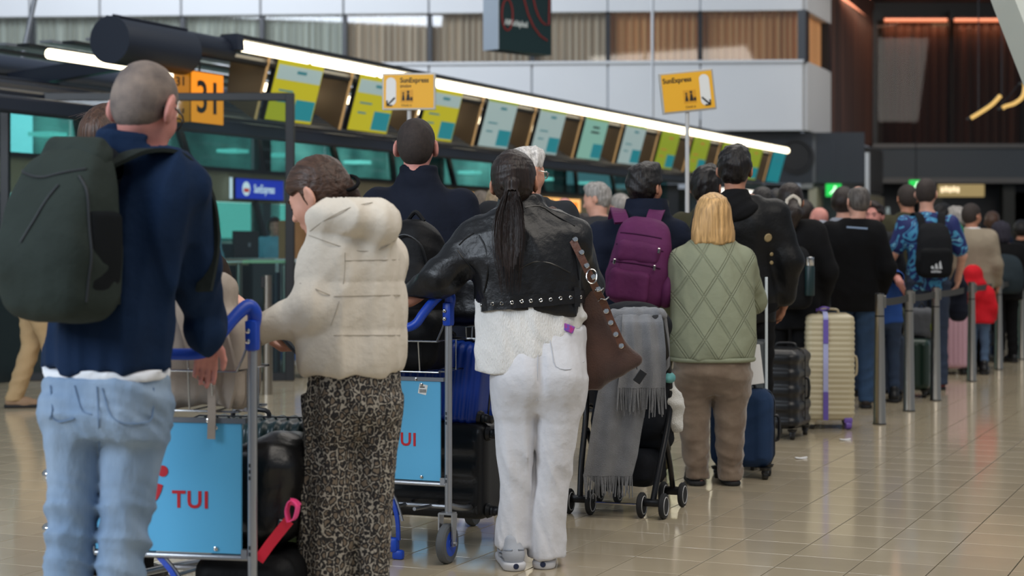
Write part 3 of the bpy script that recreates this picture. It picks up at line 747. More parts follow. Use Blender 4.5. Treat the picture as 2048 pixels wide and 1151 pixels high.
b = B(); b.tube([CL(-.3, -.02, 3.28), CL(21.9, -.02, 3.28)], .05, 8); b.box(CL(10.9, .0, 3.49), (.2, 22.4, .05)); b.obj('top_rail', dk, cab)
for i in range(9):
    b = B(); b.box(CL(10.5, -.5-.3*i, 3.46+.02*(i % 2)), (.16, 22.5, .03)); b.obj('ceiling_slat', steel if i % 2 else dk, cab)
for o_, z_, w_ in ((-.42, 2.58, .1), (-1.0, 2.72, .12), (-1.5, 2.86, .1), (-2.2, 3.0, .12)):
    b = B(); b.box(CL(8.9, o_, z_), (w_, 26, .16), None, .03); b.obj('lower_beam', dkb, cab)
for i in range(12):
    t = .55+1.85*i
    b = B(); b.prism([(.02, 3.36), (-.16, 2.68), (-.52, 2.9), (-.46, 3.38)], t-.10, t-.06); b.obj('side_fin', bron, cab)
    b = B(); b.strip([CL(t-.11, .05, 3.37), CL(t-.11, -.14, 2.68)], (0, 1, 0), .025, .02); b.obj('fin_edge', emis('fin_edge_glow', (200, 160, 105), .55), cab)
for tt in (-.5, 5., 10.5, 16, 21.5):
    b = B(); b.box(CL(tt, -2.9, 1.6), (.2, .2, 3.2)); b.obj('post', dk, cab)
yel = emis('screen_yellow', (204, 194, 34), .58); grn = emis('screen_green', (166, 184, 44), .5); tea = emis('screen_teal', (34, 150, 162), .5); pal = emis('screen_pale', (184, 208, 206), .5); mint = emis('screen_mint', (146, 200, 182), .55); txt = emis('screen_ink', (70, 150, 160), .4); txr = emis('screen_red', (200, 120, 60), .6)
kinds = ['y', 'y', 'y', 'p', 'p', 'm', 'p', 'g', 'g', 'g', 'g', 'b']
desc = {'y': 'yellow and pale screen with teal corner', 'p': 'pale blue screen with teal corner', 'm': 'mint screen with two dark lines', 'g': 'lime green screen with teal corner', 'b': 'plain teal screen'}
ordn = ['nearest the glass screen, first of its row', 'behind the left hanging arrow sign', 'just right of the left arrow sign', 'fourth from the near end', 'fifth from the near end', 'sixth from the near end', 'just right of the mint one', 'eighth from the near end', 'just left of the right arrow sign pole', 'tenth, above the tall man', 'eleventh, beside the end one', 'at the far end of the row']
def monitor(i, t, k):
    lab = '%s, %s' % (desc[k], ordn[i])
    r = thing('hanging_monitor', lab, 'screen', LP(t, .05, 3.35), -TH, group=None)
    tilt = math.atan2(.18, .64); M = Matrix.Rotation(tilt, 3, 'Y')
    def q(y, z, d=0.): v = M @ Vector((d, y, -z)); return (v.x, v.y, v.z)
    def pan(name, ya, yb, za, zb, d, m, par):
        b = B(); c = q((ya+yb)/2, (za+zb)/2, d); b.box(c, (.012, yb-ya, zb-za), M); return b.obj(name, m, par)
    w_, h_ = .97, .68
    b = B(); b.box(q(w_/2, h_/2, -.03), (.06, w_+.03, h_+.03), M, .008); b.obj('housing', dk, r)
    base = {'y': yel, 'g': grn, 'p': pal, 'm': mint, 'b': tea}[k]
    sc = pan('display', 0, w_, 0, h_, .006, base, r)
    if k in 'yg': pan('header', 0.02, w_-.02, .06, .22, .010, pal if k == 'y' else grn, sc)
    if k in 'pm': pan('header', 0, w_, 0, .045, .010, grn, sc)
    if k != 'b': pan('corner_box', w_*.55, w_-.02, h_*.62, h_-.03, .010, tea, sc)
    lm_ = dk if k == 'm' else (txr if k == 'g' else txt)
    def ln(y, z, l, hh=.02): b = B(); b.box(q(y+l/2, z, .017), (.004, l, hh), M); b.obj('lettering', lm_, sc)
    if k == 'm': ln(.34, .16, .28, .03); ln(.3, .24, .36, .03)
    elif k == 'b': ln(.3, .2, .3)
    else:
        ln(.42, .12, .2, .035); ln(.12, .34, .3); ln(.12, .46, .2)
for i, k in enumerate(kinds): monitor(i, .62+1.85*i, k)
# number box "31"
nb = thing('number_box', 'orange lit box with the desk number 31 on two faces', 'sign', LP(-1.02, .02, 0), -TH)
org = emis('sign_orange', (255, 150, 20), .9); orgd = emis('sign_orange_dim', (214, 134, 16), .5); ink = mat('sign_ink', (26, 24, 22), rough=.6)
b = B(); b.box((-.11, .3, 2.81), (.2, .58, .52)); b.obj('body', dk, nb)
b = B(); b.box((-.004, .3, 2.81), (.012, .57, .51)); b.obj('face', org, nb)
b = B(); b.box((-.115, .004, 2.81), (.19, .012, .51)); b.obj('face', orgd, nb)
text('numeral', '31', .46, ink, nb, (.004, .08, 2.66), (PI/2, 0, PI/2), .002, .006)
text('numeral', '31', .13, ink, nb, (-.185, -.004, 2.92), (PI/2, 0, 0), .002, .002)
b = B(); b.box((-.14, -.004, 2.67), (.03, .004, .035)); b.box((-.09, -.004, 2.665), (.02, .004, .05)); b.box((-.105, -.004, 2.645), (.05, .004, .012)); b.obj('pictogram', ink, nb)
b = B(); b.tube([(-.1, .3, 3.07), (-.1, .3, 3.47)], .012, 8); b.obj('hanger', dk, nb)
# back office glazing and screens band
off = struct(empty('wall_check_in', (0, 0, 0))); off.location = LP(0, 0, 0); off.rotation_euler = (0, 0, -TH)
tg = glass('teal_glass', (176, 222, 220), .02)
beige = mat('beige_fascia', (176, 166, 138), rough=.6, var=.06, vs=1)
for i in range(15):
    t = -6.2+1.95*i
    b = B(); b.box((-2.75, t, 2.66), (.03, 1.9, .72)); b.obj('window_pane', tg, off)
    b = B(); b.strip([(-2.70, t-.97, 3.04), (-2.70, t-.80+.25*(i % 2), 2.3)], (0, 1, 0), .1, .06); b.obj('mullion', dk, off)
    b = B(); b.box((-2.75, t, 2.1), (.05, 1.94, .42), None, .006); b.obj('fascia_panel', beige, off)
    b = B(); b.box((-2.75, t, 1.62), (.03, 1.9, .52)); b.obj('window_pane', tg, off)
    b = B(); b.strip([(-2.70, t-.97, 1.9), (-2.70, t-.72, 1.35)], (0, 1, 0), .08, .05); b.obj('mullion', dk, off)
    b = B(); b.box((-2.75, t, .66), (.06, 1.94, 1.36), None, .006); b.obj('lower_panel', mat('dark_teal_panel', (34, 50, 54), rough=.35), off)
b = B(); b.box((-2.72, 7.5, 2.31), (.1, 29, .05)); b.box((-2.72, 7.5, 3.06), (.1, 29, .1)); b.obj('rail', dk, off)
bkw = mat('office_wall', (164, 180, 174), rough=.7, var=.35, vs=1.1, col2=(50, 72, 74))
b = B(); b.box((-5.6, 7.5, 2.0), (.1, 30, 4.0)); b.obj('office_wall', bkw, off)
rndl = random.Random(5)
for i in range(13):
    b = B(); b.box((-4.6, -5+2.2*i+rndl.random(), 2.75), (.35, .35, .05)); b.obj('office_light', emis('office_light', (200, 240, 232), 1.1), off)
for i in range(9):
    b = B(); b.box((-4.3, -5.5+2.9*i, 1.7), (.06, 2.3, .56)); b.obj('office_light', emis('office_window', (186, 226, 214), 1.15), off)
for t_ in (-3, 4, 11, 18): area('office_lamp', LP(t_, -4.1, 3.6), LP(t_, -4.6, 0), 4, 1.5, 120, (.9, 1., .98))
ta_, tb_ = -12.0, -2.2
for i in range(5):
    b = B(); b.box((-5.45, -5.2+1.9*i, 2.95), (.04, 1.75, .95)); b.obj('daylight_pane', emis('daylight_pane', (214, 232, 240), 1.7), off)
blue = emis('screen_blue', (24, 52, 190), .85); oran = emis('screen_orange', (255, 132, 38), 1.15); orlt = emis('screen_orange_light', (255, 190, 110), 1.3); whl = emis('screen_white', (236, 240, 250), .9)
def tt_of(px, o):
    k = (px-1024)/FPX; X0 = P0.x+NR.x*o; Y0 = P0.y+NR.y*o; return (k*Y0-X0)/(U.x-U.y*k)
for px0, px1, lab in ((326, 411, 'blue lit screen with white airline lettering behind the grey-haired man'), (472, 566, 'blue lit screen with a round white emblem left of the lettering'), (655, 700, 'blue lit screen half hidden behind the bowed woman')):
    ta, tb = tt_of(px0, -2.65), tt_of(px1, -2.65); w_ = tb-ta
    r = thing('desk_screen', lab, 'screen', LP(ta, -2.65, 2.07), -TH)
    b = B(); b.box((-.03, w_/2, 0), (.05, w_+.03, .29), None, .006); b.obj('housing', dk, r)
    b = B(); b.box((.0, w_/2, 0), (.012, w_, .265)); d_ = b.obj('display', blue, r)
    text('lettering', 'SunExpress', .155, whl, d_, (.009, w_*.36, -.045), (PI/2, 0, PI/2), .001, .003, xs=w_*.58/.93)
    b = B(); b.lathe([(.095, 0), (.095, .004)], (.007, w_*.2, 0), (1, 0, 0), 20); b.obj('emblem', whl, d_)
    b = B(); b.box((.013, w_*.2, -.02), (.003, .13, .05)); b.obj('emblem', emis('emblem_red', (220, 60, 60), .8), d_)
    if 400 < px0 < 500:
        b = B(); b.box((-.0, -.12, -.0), (.02, .045, .28)); b.obj('edge_light', whl, r)
for px0, px1, lab in ((940, 1000, 'orange lit screen left of the long ponytail'), (1070, 1160, 'orange lit screen right of the white-haired man in glasses'), (1020, 1048, 'orange lit screen hidden behind the ponytail')):
    ta, tb = tt_of(px0, -2.65), tt_of(px1, -2.65); w_ = tb-ta
    r = thing('desk_screen', lab, 'screen', LP(ta, -2.65, 2.09), -TH)
    b = B(); b.box((-.03, w_/2, 0), (.05, w_+.03, .27), None, .006); b.obj('housing', dk, r)
    b = B(); b.box((.0, w_/2, 0), (.012, w_, .25)); d_ = b.obj('display', orlt, r)
    b = B(); b.box((.008, w_*.54, -.02), (.006, w_*.8, .18)); b.obj('display_field', oran, d_)
# desks with agents' monitors
ORD = 'first second third fourth fifth sixth seventh eighth ninth'.split()
dsk = mat('desk_dark', (28, 38, 42), rough=.35); topm = mat('desk_top', (150, 164, 160), rough=.3)
for i in range(9):
    t = -5.2+2.4*i
    r = thing('check_in_desk', 'dark check-in desk with pale counter top, %s from the near end' % ORD[i], 'desk', LP(t, -1.5, 0), -TH, group='check-in desks under the canopy')
    b = B(); b.box((.32, .95, .56), (.06, 1.9, 1.12)); b.obj('front_panel', dsk, r)
    b = B(); b.box((.2, .95, 1.14), (.36, 1.94, .04), None, .008); b.obj('counter_top', topm, r)
    b = B(); b.box((-.2, .95, .74), (.7, 1.9, .04)); b.obj('worktop', topm, r)
    for y in (.05, 1.85):
        b = B(); b.box((-.1, y, .55), (.8, .05, 1.1)); b.obj('side_panel', dsk, r)
    m_ = thing('agent_monitor', 'black monitor seen from behind on the check-in desk %s from the near end' % ORD[i], 'monitor', LP(t+.6, -1.5, .76), -TH, group='monitors on the check-in desks')
    b = B(); b.box((-.1, 0, .01), (.2, .24, .02), None, .005); b.obj('foot', BLKP, m_)
    b = B(); b.tube([(-.1, 0, .02), (-.1, 0, .4)], .022, 8); b.obj('stem', BLKP, m_)
    b = B(); b.box((-.13, 0, .56), (.04, .56, .34), None, .012); b.obj('back_shell', BLKP, m_)
    b = B(); b.box((-.108, .05, .56), (.006, .05, .05)); b.obj('badge', steel, m_)
# framed glass screen on the left
gs = thing('glass_screen', 'tall clear glass screen in a black frame left of the queue', 'screen', ((-500-1024)/206, 17.0, 0))
fr = mat('black_frame', (18, 20, 24), rough=.4)
XR = (580-1024)/206-(-500-1024)/206; XL = (10-1024)/206-(-500-1024)/206; ZT = 2.79
for x, n_ in ((XR, 'post'), (XL, 'post'), (.1, 'post')):
    b = B(); b.box((x, 0, ZT/2), (.085, .08, ZT), None, .006); b.obj(n_, fr, gs)
b = B(); b.box((XR/2, 0, ZT-.035), (XR, .07, .075), None, .005); b.obj('top_rail', fr, gs)
b = B(); b.box((XR/2, 0, .04), (XR, .07, .08), None, .005); b.obj('bottom_rail', fr, gs)
for xa, xb in ((.1, XL), (XL, XR)):
    b = B(); b.box(((xa+xb)/2, 0, ZT/2), (xb-xa-.08, .012, ZT-.14)); b.obj('pane', glass('screen_glass', (222, 238, 238), .01), gs)
# hanging banner
bx0, bx1 = (1008-1024)/140, (1100-1024)/140
bn = thing('hanging_banner', 'dark green hanging banner box with red contour lines and white lettering', 'banner', W(983, 130, 142)+Vector((0, 0, 0)))
dg = mat('banner_green', (22, 52, 54), rough=.6); red = mat('banner_red', (150, 48, 44), rough=.6); lt = mat('banner_edge', (206, 220, 236), rough=.5)
bw, bt, bh = .98, .42, 2.3; ang = R(-40)
bn.rotation_euler = (0, 0, math.atan2(1.0, .95))
bn.location.z = CAMZ-(100-HOR)/142
b = B(); b.box((bw/2+.06, .0, bh/2), (bw+.12, .28, bh)); b.obj('body', dg, bn)
b = B(); b.box((-.012, 0, bh/2), (.02, .29, bh)); b.obj('side_face', lt, bn)
def cont(cx, cz, rx, rz, a0=0, a1=2*PI, w_=.012, cl_=True):
    pts = [(cx+rx*math.cos(a), -.146, cz+rz*math.sin(a)) for a in np.linspace(a0, a1, 26)]
    return pts
def clip(pts): return [p for p in pts if .04 < p[0] < bw+.1 and .03 < p[2] < bh-.03]
for cx, cz, rx, rz in ((.17, .50, .11, .22), (1.0, 1.05, .32, .62), (1.08, 1.15, .62, .95), (1.02, 1.2, .16, .34)):
    p = clip(cont(cx, cz, rx, rz, PI*.5, PI*2.5)); b = B()
    if len(p) > 2: b.tube(p, .012, 5); b.obj('contour_line', red, bn)
text('lettering', 'AMSchiphol', .115, mat('banner_white', (225, 232, 228), rough=.5), bn, (.12, -.143, .36), (PI/2, 0, 0), .002, .004, xs=.85)
for x in (.25, .95):
    b = B(); b.tube([(x, 0, bh), (x, 0, bh+5)], .008, 6); b.obj('cable', steel, bn)
# thin white poles hanging down
for px, s_, ya, yb, r_, lab in ((1305, 100, -160, 255, .03, 'thin white vertical pole rising past the right arrow sign'), (1735, 92, 305, 385, .05, 'short grey post in front of the dark fascia')):
    a, c = W(px, ya, s_), W(px, yb, s_); o = thing('pole', lab, 'pole', (c.x, c.y, 0)); b = B()
    b.tube([(0, 0, 0), (0, 0, a.z)], r_, 12); b.obj('shaft', mat('pole_white', (196, 196, 196), rough=.5), o, True)
    b = B(); b.lathe([(r_*3, 0), (r_*3, .02), (r_*1.3, .06)], (0, 0, 0), (0, 0, 1), 16); b.obj('base_plate', mat('pole_white', (196, 196, 196)), o)
a, c = W(78, -40, 150), W(38, 145, 150); o = thing('strut', 'slanted grey steel strut in the upper left corner', 'strut', (c.x, c.y, c.z)); b = B()
b.tube([(0, 0, 0), tuple(a-c)], .034, 12); b.obj('rod', steel, o, True); b = B(); b.box((0, 0, 0), (.16, .1, .06), None, .01); b.obj('foot_plate', dk, o)
# security camera, exit signs, neon, lit sign
o = thing('security_camera', 'white dome camera on a curved arm under the fascia', 'camera', W(1676, 332, 82)); wht = mat('camera_white', (205, 200, 186), rough=.4)
b = B(); b.tube(spline([(-.22, .1, .08), (-.1, 0, .2), (.05, 0, .16), (.1, 0, .0)], 5), .04, 10); b.obj('arm', wht, o, True)
b = B(); b.lathe([(.03, .06), (.10, .02), (.13, -.1), (.12, -.12)], (.1, 0, 0), (0, 0, 1), 18); b.obj('housing', wht, o, True)
b = B(); b.lathe([(.11, -.12), (.09, -.18), (.02, -.2)], (.1, 0, 0), (0, 0, 1), 18); b.obj('dome', BLKP, o, True)
gre = emis('exit_green', (30, 200, 80), 1.1); gwh = emis('exit_white', (220, 255, 225), 1.6)
for px, py, s_, lab in ((1667, 380, 84, 'green lit exit sign left of the balding man'), (1832, 371, 74, 'small green lit exit sign above the dark-haired men')):
    o = thing('exit_sign', lab, 'sign', W(px, py, s_)); b = B(); b.box((0, 0, 0), (.36, .08, .30), None, .01); b.obj('housing', gre, o)
    b = B(); b.lathe([(.03, 0), (.03, .01)], (.03, -.05, .07), (0, 1, 0), 12); b.strip([(.02, -.05, .04), (-.02, -.05, -.02), (.05, -.05, -.1)], (1, 0, 0), .04, .01); b.strip([(-.02, -.05, -.02), (-.09, -.05, -.08)], (0, 0, 1), .03, .01); b.obj('running_figure', gwh, o); b = B(); b.tube([(0, 0, .15), (0, 0, 1.2)], .015, 6); b.obj('hanger', dk, o)
o = thing('lit_sign', 'long dim lit sign with a bright glow at its left end', 'sign', W(1922, 381, 74)); b = B(); b.box((0, 0, 0), (1.25, .1, .34), None, .02); b.obj('housing', emis('lit_beige', (190, 165, 110), .5), o)
b = B()
for i in range(5): b.box((-.52+.105*i, -.055, .02+.02*(i % 2)), (.07, .012, .14))
b.obj('lettering', emis('lit_text', (255, 232, 190), 1.3), o)
nm = emis('neon_gold', (235, 190, 110), .9)
for pts, lab in (([(1942, 236), (1965, 222), (1985, 208), (2001, 191)], 'straight gold neon stroke on the dark right wall'), ([(2005, 216), (2012, 212), (2030, 206), (2046, 192), (2050, 170), (2047, 165)], 'hooked gold neon stroke at the right edge')):
    c = W(pts[0][0], pts[0][1], 118); o = thing('neon_stroke', lab, 'neon light', tuple(c)); b = B()
    b.tube(spline([tuple(W(x, y, 118)-c) for x, y in pts], 5), .035, 10); b.obj('glass_tube', nm, o, True)
    b = B()
    for x, y in (pts[0], pts[-1]): p = W(x, y, 118)-c; b.tube([tuple(p), tuple(p+Vector((0, .25, 0)))], .02, 8)
    b.tube([tuple(W(pts[0][0], pts[0][1], 118)-c+Vector((0, .25, 0))), tuple(W(pts[-1][0], pts[-1][1], 118)-c+Vector((0, .25, 0)))], .012, 6)
    p = W(pts[1][0], pts[1][1], 118)-c; b.tube([tuple(p+Vector((0, .25, 0))), tuple(p+Vector((0, .25, 3.2)))], .01, 6); b.obj('bracket', dk, o)
# yellow arrow signs on tall poles
def arrow_sign(px, py, w_px, h_px, s_, tilt, lab, left, extra):
    c = W(px, py, s_); w_, h_ = w_px/s_, h_px/s_
    o = thing('arrow_sign', lab, 'sign', (c.x, c.y, 0))
    yl = mat('sign_yellow', (246, 182, 40), rough=.5); fm = mat('sign_frame', (188, 186, 180), rough=.4, metal=.4); wt = mat('sign_white', (235, 235, 232), rough=.5)
    hd = empty('sign_head', (0, 0, c.z)); hd.rotation_euler = (0, tilt, R(-6) if left else R(10)); hd.parent = o
    b = B(); b.box((0, 0, 0), (w_, .03, h_), None, .006); pl = b.obj('frame', fm, hd)
    b = B(); b.box((0, -.016, 0), (w_-.03, .008, h_-.03)); b.obj('sign_plate', yl, hd)
    xw = -w_*.33 if left else w_*.31; rw = w_*.095; hh = h_*.38
    b = B(); b.prism([(xw+rw*math.cos(a), (hh-rw)*(1 if a < PI else -1)+rw*math.sin(a)) for a in list(np.linspace(0, PI, 9))+list(np.linspace(PI, 2*PI, 9)[0:])], -.0225, -.021); b.obj('white_field', wt, hd)
    b = B(); sg = -1 if left else 1; az = -hh*.72; L_ = .032
    b.strip([(xw-sg*L_, -.024, az+L_), (xw+sg*L_*.9, -.024, az-L_*.9)], (0, 1, 0), .002, .014)
    b.strip([(xw+sg*L_, -.024, az+L_*.3), (xw+sg*L_, -.024, az-L_), (xw-sg*L_*.3, -.024, az-L_)], (0, 1, 0), .002, .013); b.obj('arrow', ink, hd)
    tx = -w_*.16 if left else -w_*.45
    text('lettering', 'SunExpress', .056, ink, hd, (tx, -.021, h_*.24), (PI/2, 0, 0), .001, .0012, xs=.92)
    if extra:
        b = B()
        for i in range(6): b.box((tx+.008+.0155*i, -.0215, h_*.135+.002*(i % 2)), (.010, .002, .018+.006*(i % 3 == 0)))
        tag(b.obj('lettering_dashes', mat('sign_brown', (120, 82, 30), rough=.6), hd), kind='stuff')  # plain dashes stand in for a line of print left unread
    cx = tx+.055 if left else w_*.02
    b = B(); b.box((cx, -.0215, -h_*.13), (.105, .001, .105)); b.obj('pictogram_field', mat('sign_yellow_dark', (226, 160, 30), rough=.5), hd)
    b = B()
    for x, s2 in ((-.028, .8), (.012, 1.1)):
        b.lathe([(.010*s2, 0), (.010*s2, .002)], (cx+x, -.0245, -h_*.13+.032*s2), (0, 1, 0), 10)
        b.prism([(cx+x-.016*s2, -h_*.13-.035), (cx+x+.016*s2, -h_*.13-.035), (cx+x+.006*s2, -h_*.13+.02*s2), (cx+x-.006*s2, -h_*.13+.02*s2)], -.0245, -.0225)
    b.box((cx+.04, -.0235, -h_*.13-.022), (.018, .002, .028)); b.obj('pictogram', ink, hd)
    text('lettering', 'Check in', .024, mat('sign_brown', (120, 82, 30), rough=.6), hd, (cx-.045, -.021, -h_*.40), (PI/2, 0, 0), .001, .0003)
    b = B(); b.tube([(0, .02, .02), (0, .02, c.z-h_*.4)], .017, 12); b.obj('pole', mat('pole_white', (196, 196, 196)), o, True)
    b = B(); b.lathe([(.18, 0), (.18, .015), (.03, .03)], (0, .02, 0), (0, 0, 1), 24); b.obj('base_plate', fm, o)
arrow_sign(818, 183, 108, 74, 245, 0, 'yellow arrow sign with arrow pointing down left, above the navy-jacketed man', True, True)
arrow_sign(1375, 183, 112, 82, 252, R(-6.5), 'tilted yellow arrow sign pointing down right, right of the white pole', False, False)
# ------------------------------------------------------------------ the five nearest people
def leopard_mat():
    m = bpy.data.materials.new('leopard_print'); m.use_nodes = True; N = m.node_tree.nodes; L = m.node_tree.links; b = N['Principled BSDF']
    tc = N.new('ShaderNodeTexCoord'); mp = N.new('ShaderNodeMapping'); mp.inputs['Scale'].default_value = (1, 1, .8); L.new(tc.outputs['Object'], mp.inputs[0])
    nz = N.new('ShaderNodeTexNoise'); nz.inputs['Scale'].default_value = 45; nz.inputs['Detail'].default_value = 2; L.new(mp.outputs[0], nz.inputs['Vector'])
    mx = N.new('ShaderNodeMix'); mx.data_type = 'VECTOR'; mx.inputs['Factor'].default_value = .018
    L.new(mp.outputs[0], mx.inputs['A']); L.new(nz.outputs['Color'], mx.inputs['B'])
    vo = N.new('ShaderNodeTexVoronoi'); vo.feature = 'DISTANCE_TO_EDGE'; vo.inputs['Scale'].default_value = 47; vo.inputs['Randomness'].default_value = .85; L.new(mx.outputs['Result'], vo.inputs['Vector'])
    n2 = N.new('ShaderNodeTexNoise'); n2.inputs['Scale'].default_value = 110; n2.inputs['Detail'].default_value = 1; L.new(mp.outputs[0], n2.inputs['Vector'])
    ad = N.new('ShaderNodeMath'); ad.operation = 'MULTIPLY_ADD'; ad.inputs[1].default_value = .34; L.new(n2.outputs['Fac'], ad.inputs[0]); L.new(vo.outputs['Distance'], ad.inputs[2])
    r = N.new('ShaderNodeValToRGB'); e = r.color_ramp; e.elements[0].position = .0; e.elements[0].color = rgb(178, 168, 154)
    e.elements[1].position = .200; e.elements[1].color = rgb(172, 164, 150)
    for p, c in ((.235, (36, 33, 34)), (.40, (32, 29, 30)), (.45, (122, 108, 92)), (1., (120, 106, 90))):
        q = e.elements.new(p); q.color = rgb(*c)
    L.new(ad.outputs[0], r.inputs[0]); L.new(r.outputs[0], b.inputs['Base Color']); b.inputs['Roughness'].default_value = .8
    return m
def denim(name, c, lo):
    return mat('denim_'+name, c, rough=.85, bump=.5, bs=22, var=.2, vs=4, stretch=(1.6, 1.6, .7), col2=lo)
NAVY = cloth('navy', (20, 40, 68), var=.15); NAVYB = cloth('navy_black', (22, 27, 40), var=.15); DEN = denim('light', (150, 170, 192), (112, 138, 168))
CREAM = cloth('cream_puffer', (224, 214, 198), rough=.6, bump=.4, bs=34, var=.03); LEO = leopard_mat()
LEATH = mat('black_leather', (18, 18, 20), rough=.40, bump=.35, bs=34, var=.3, vs=5, spec=.42)
WHJ = cloth('white_jeans', (220, 220, 224), var=.02, bump=.55, bs=20); WSW = cloth('white_sweater', (236, 234, 230), var=.06, bump=.6, bs=260, stretch=(1, 1, .25))
BLKC = cloth('black', (18, 18, 20), var=.2); TAUPE = mat('velour_taupe', (132, 114, 96), rough=.8, bump=.2, bs=60, var=.28, vs=9, sheen=.5, col2=(104, 84, 66))
WSH = cloth('white_shirt', (232, 234, 238), var=.03)
WHS = mat('sneaker_white', (222, 222, 226), rough=.5); SLV = mat('sneaker_silver', (150, 156, 166), rough=.3, metal=.6)
def rod(p): return tuple(map(float, p))

# --- grey-haired man with the navy jumper (left)
p = Person('grey-haired man in glasses, navy jumper and light blue jeans holding the left trolley', 214, 680, -33, 1.84, res=.008)
p.headpos(292, 216, yaw=-22, pitch=-20, roll=3, size=1.09)
p.J['neck'] = p.loc(282, 290); hand_s = 640
gw = W(412, 690, hand_s); 
p.put(shR=p.loc(368, 372, 680), elR=p.loc(392, 530, 668), wrR=p.loc(414, 672, 646), shL=p.loc(205, 380, 672), elL=p.loc(150, 540, 650), wrL=p.loc(250, 670, 640))
p.put(hipL=p.loc(150, 840), hipR=p.loc(262, 840), knL=p.loc(148, 1090), knR=p.loc(252, 1090), anL=(-.12, -.03, .085), anR=(.08, -.02, .085))
inv = np.array(Matrix.Rotation(-p.yaw, 3, 'Z'))
def ld(P_, v): return np.array(Matrix.Rotation(-P_.yaw, 3, 'Z') @ Vector(v))
p.body(SKP, hands={'R': (ld(p, (-.15, .72, -.68)), ld(p, (0, -.65, -.72)), (.42, .5, .05)), 'L': (ld(p, (.1, .9, -.35)), ld(p, (0, -.3, -.95)), (.6, .5, .05))}, res=.0068,
       ears=1.22, trunk=p.rows([(745, 212, 110), (600, 228, 108), (470, 262, 108), (380, 282, 100), (330, 290, 66), (305, 290, 50)]))
p.hair('crop', HBZ, th=.004, res=.006, line=-.005).glasses()
rw = p.rows([(742, 211, 134, .66), (690, 213, 134, .66), (600, 224, 130, .66), (520, 240, 126, .66), (450, 262, 124, .64), (390, 282, 120, .6), (350, 290, 100, .58), (318, 290, 76, .6), (300, 288, 62, .7)])
def mj(f, s):
    c = [s.loc(x, y) for x, y in ((280, 340), (276, 300), (270, 262))]
    f.loft([(c[0][2], c[0][0], c[0][1], .125, .105), (c[1][2], c[1][0], c[1][1]+.0, .112, .10), (c[2][2], c[2][0], c[2][1]-.015, .10, .088)], .03, capk=.02)
    f.cap(s.loc(215, 288), s.loc(232, 266), .03, .026, .03)
    f.cap(s.loc(405, 655, 655), s.loc(410, 664, 655), .066, .064, .01)
    q = s.H2((0, .03, -.115)); f.ell(q+(.02, .05, .015), (.07, .10, .05), .02, 's')
p.top(NAVY, 'jumper', rw, sr=(.078, .072, .058), res=.0085, fold=(.013, 15), seed=3, extra=mj, hand_gap=.03, st=(1, 1, .55))
rs = [(r[0], r[1], r[2], r[3], r[4]) for r in p.rows([(756, 212, 129, .66), (735, 212, 131, .66)])]
f = F((-.4, -.3, rs[0][0]-.05), (.4, .3, rs[1][0]+.05), .008); f.loft(rs, 0, 2.2); f.disp(folds(.004, 40, 4), .02); f.mesh('undershirt', WSH, p.root)
hp = p.rows([(746, 212, 126, .7), (790, 212, 130, .76), (840, 212, 128, .76), (872, 212, 112, .6)])
wz = lambda x, y, z: 1+1.4*np.exp(-((z-.46)/.1)**2)+.9*np.exp(-((z-.80)/.06)**2)
p.legs(DEN, hp, p.rows([(800, 152, 62, 1.15), (860, 146, 60, 1.1), (930, 147, 52, 1.1), (1022, 148, 51, 1.1), (1090, 140, 48, 1.1), (1150, 137, 47, 1.1), (1270, 137, 45, 1.1), (1370, 137, 44, 1.1)]),
       p.rows([(800, 272, 68, 1.1), (860, 271, 66, 1.05), (920, 263, 62, 1.05), (1022, 252, 51, 1.1), (1090, 246, 48, 1.1), (1150, 240, 47, 1.1), (1270, 238, 45, 1.1), (1370, 238, 44, 1.1)]), res=.008, fold=(.0052, 26), w=wz, seed=9, st=(1, 1, 1.), k=.05)
p.shoes(mat('shoe_brown', (70, 52, 42), rough=.5), pts=[p.loc(137, 1340), p.loc(238, 1340)])
# jeans details: back pockets and seams drawn as thin raised stitching
def on_surface(P_, pts_px, y_guess=-.4):
    """project picture points on the back of the person's clothes (mesh made so far)"""
    out = []
    for (x, y) in pts_px:
        a = P_.loc(x, y); d = ld(P_, (W(x, y, P_.s)-Vector((0, 0, CAMZ))).normalized()); o = Vector(a-d*.6)
        best = None
        for ch in P_.root.children:
            if ch.type == 'MESH' and ch.name.split('.')[0] in P_.surf:
                h_, l_, n_, i_ = ch.ray_cast(o, Vector(d), distance=1.2)
                if h_ and (best is None or (l_-o).length < (best[0]-o).length): best = (l_, n_)
        if best: out.append((np.array(best[0]), np.array(best[1])))
    return out
def stitch(P_, name, paths, r, m, lift=.001):
    b = B()
    for pth in paths:
        s_ = [a+n_*lift for a, n_ in on_surface(P_, pth)]
        if len(s_) > 1: b.tube(spline(s_, 3), r, 5)
    if b.v: return b.obj(name, m, P_.root, True)
p.surf = ('trousers',)
bpy.context.view_layer.update()
DST = mat('denim_seam', (104, 130, 162), rough=.8)
stitch(p, 'pocket_seam', [[(205, 775), (212, 800), (222, 830), (246, 846), (285, 846), (304, 832), (306, 775)], [(102, 770), (106, 820), (100, 836)], [(150, 770), (158, 800), (166, 822), (184, 828)], [(194, 772), (196, 800), (198, 850), (200, 900)], [(150, 835), (120, 842), (104, 832)]], .0019, DST, .003)
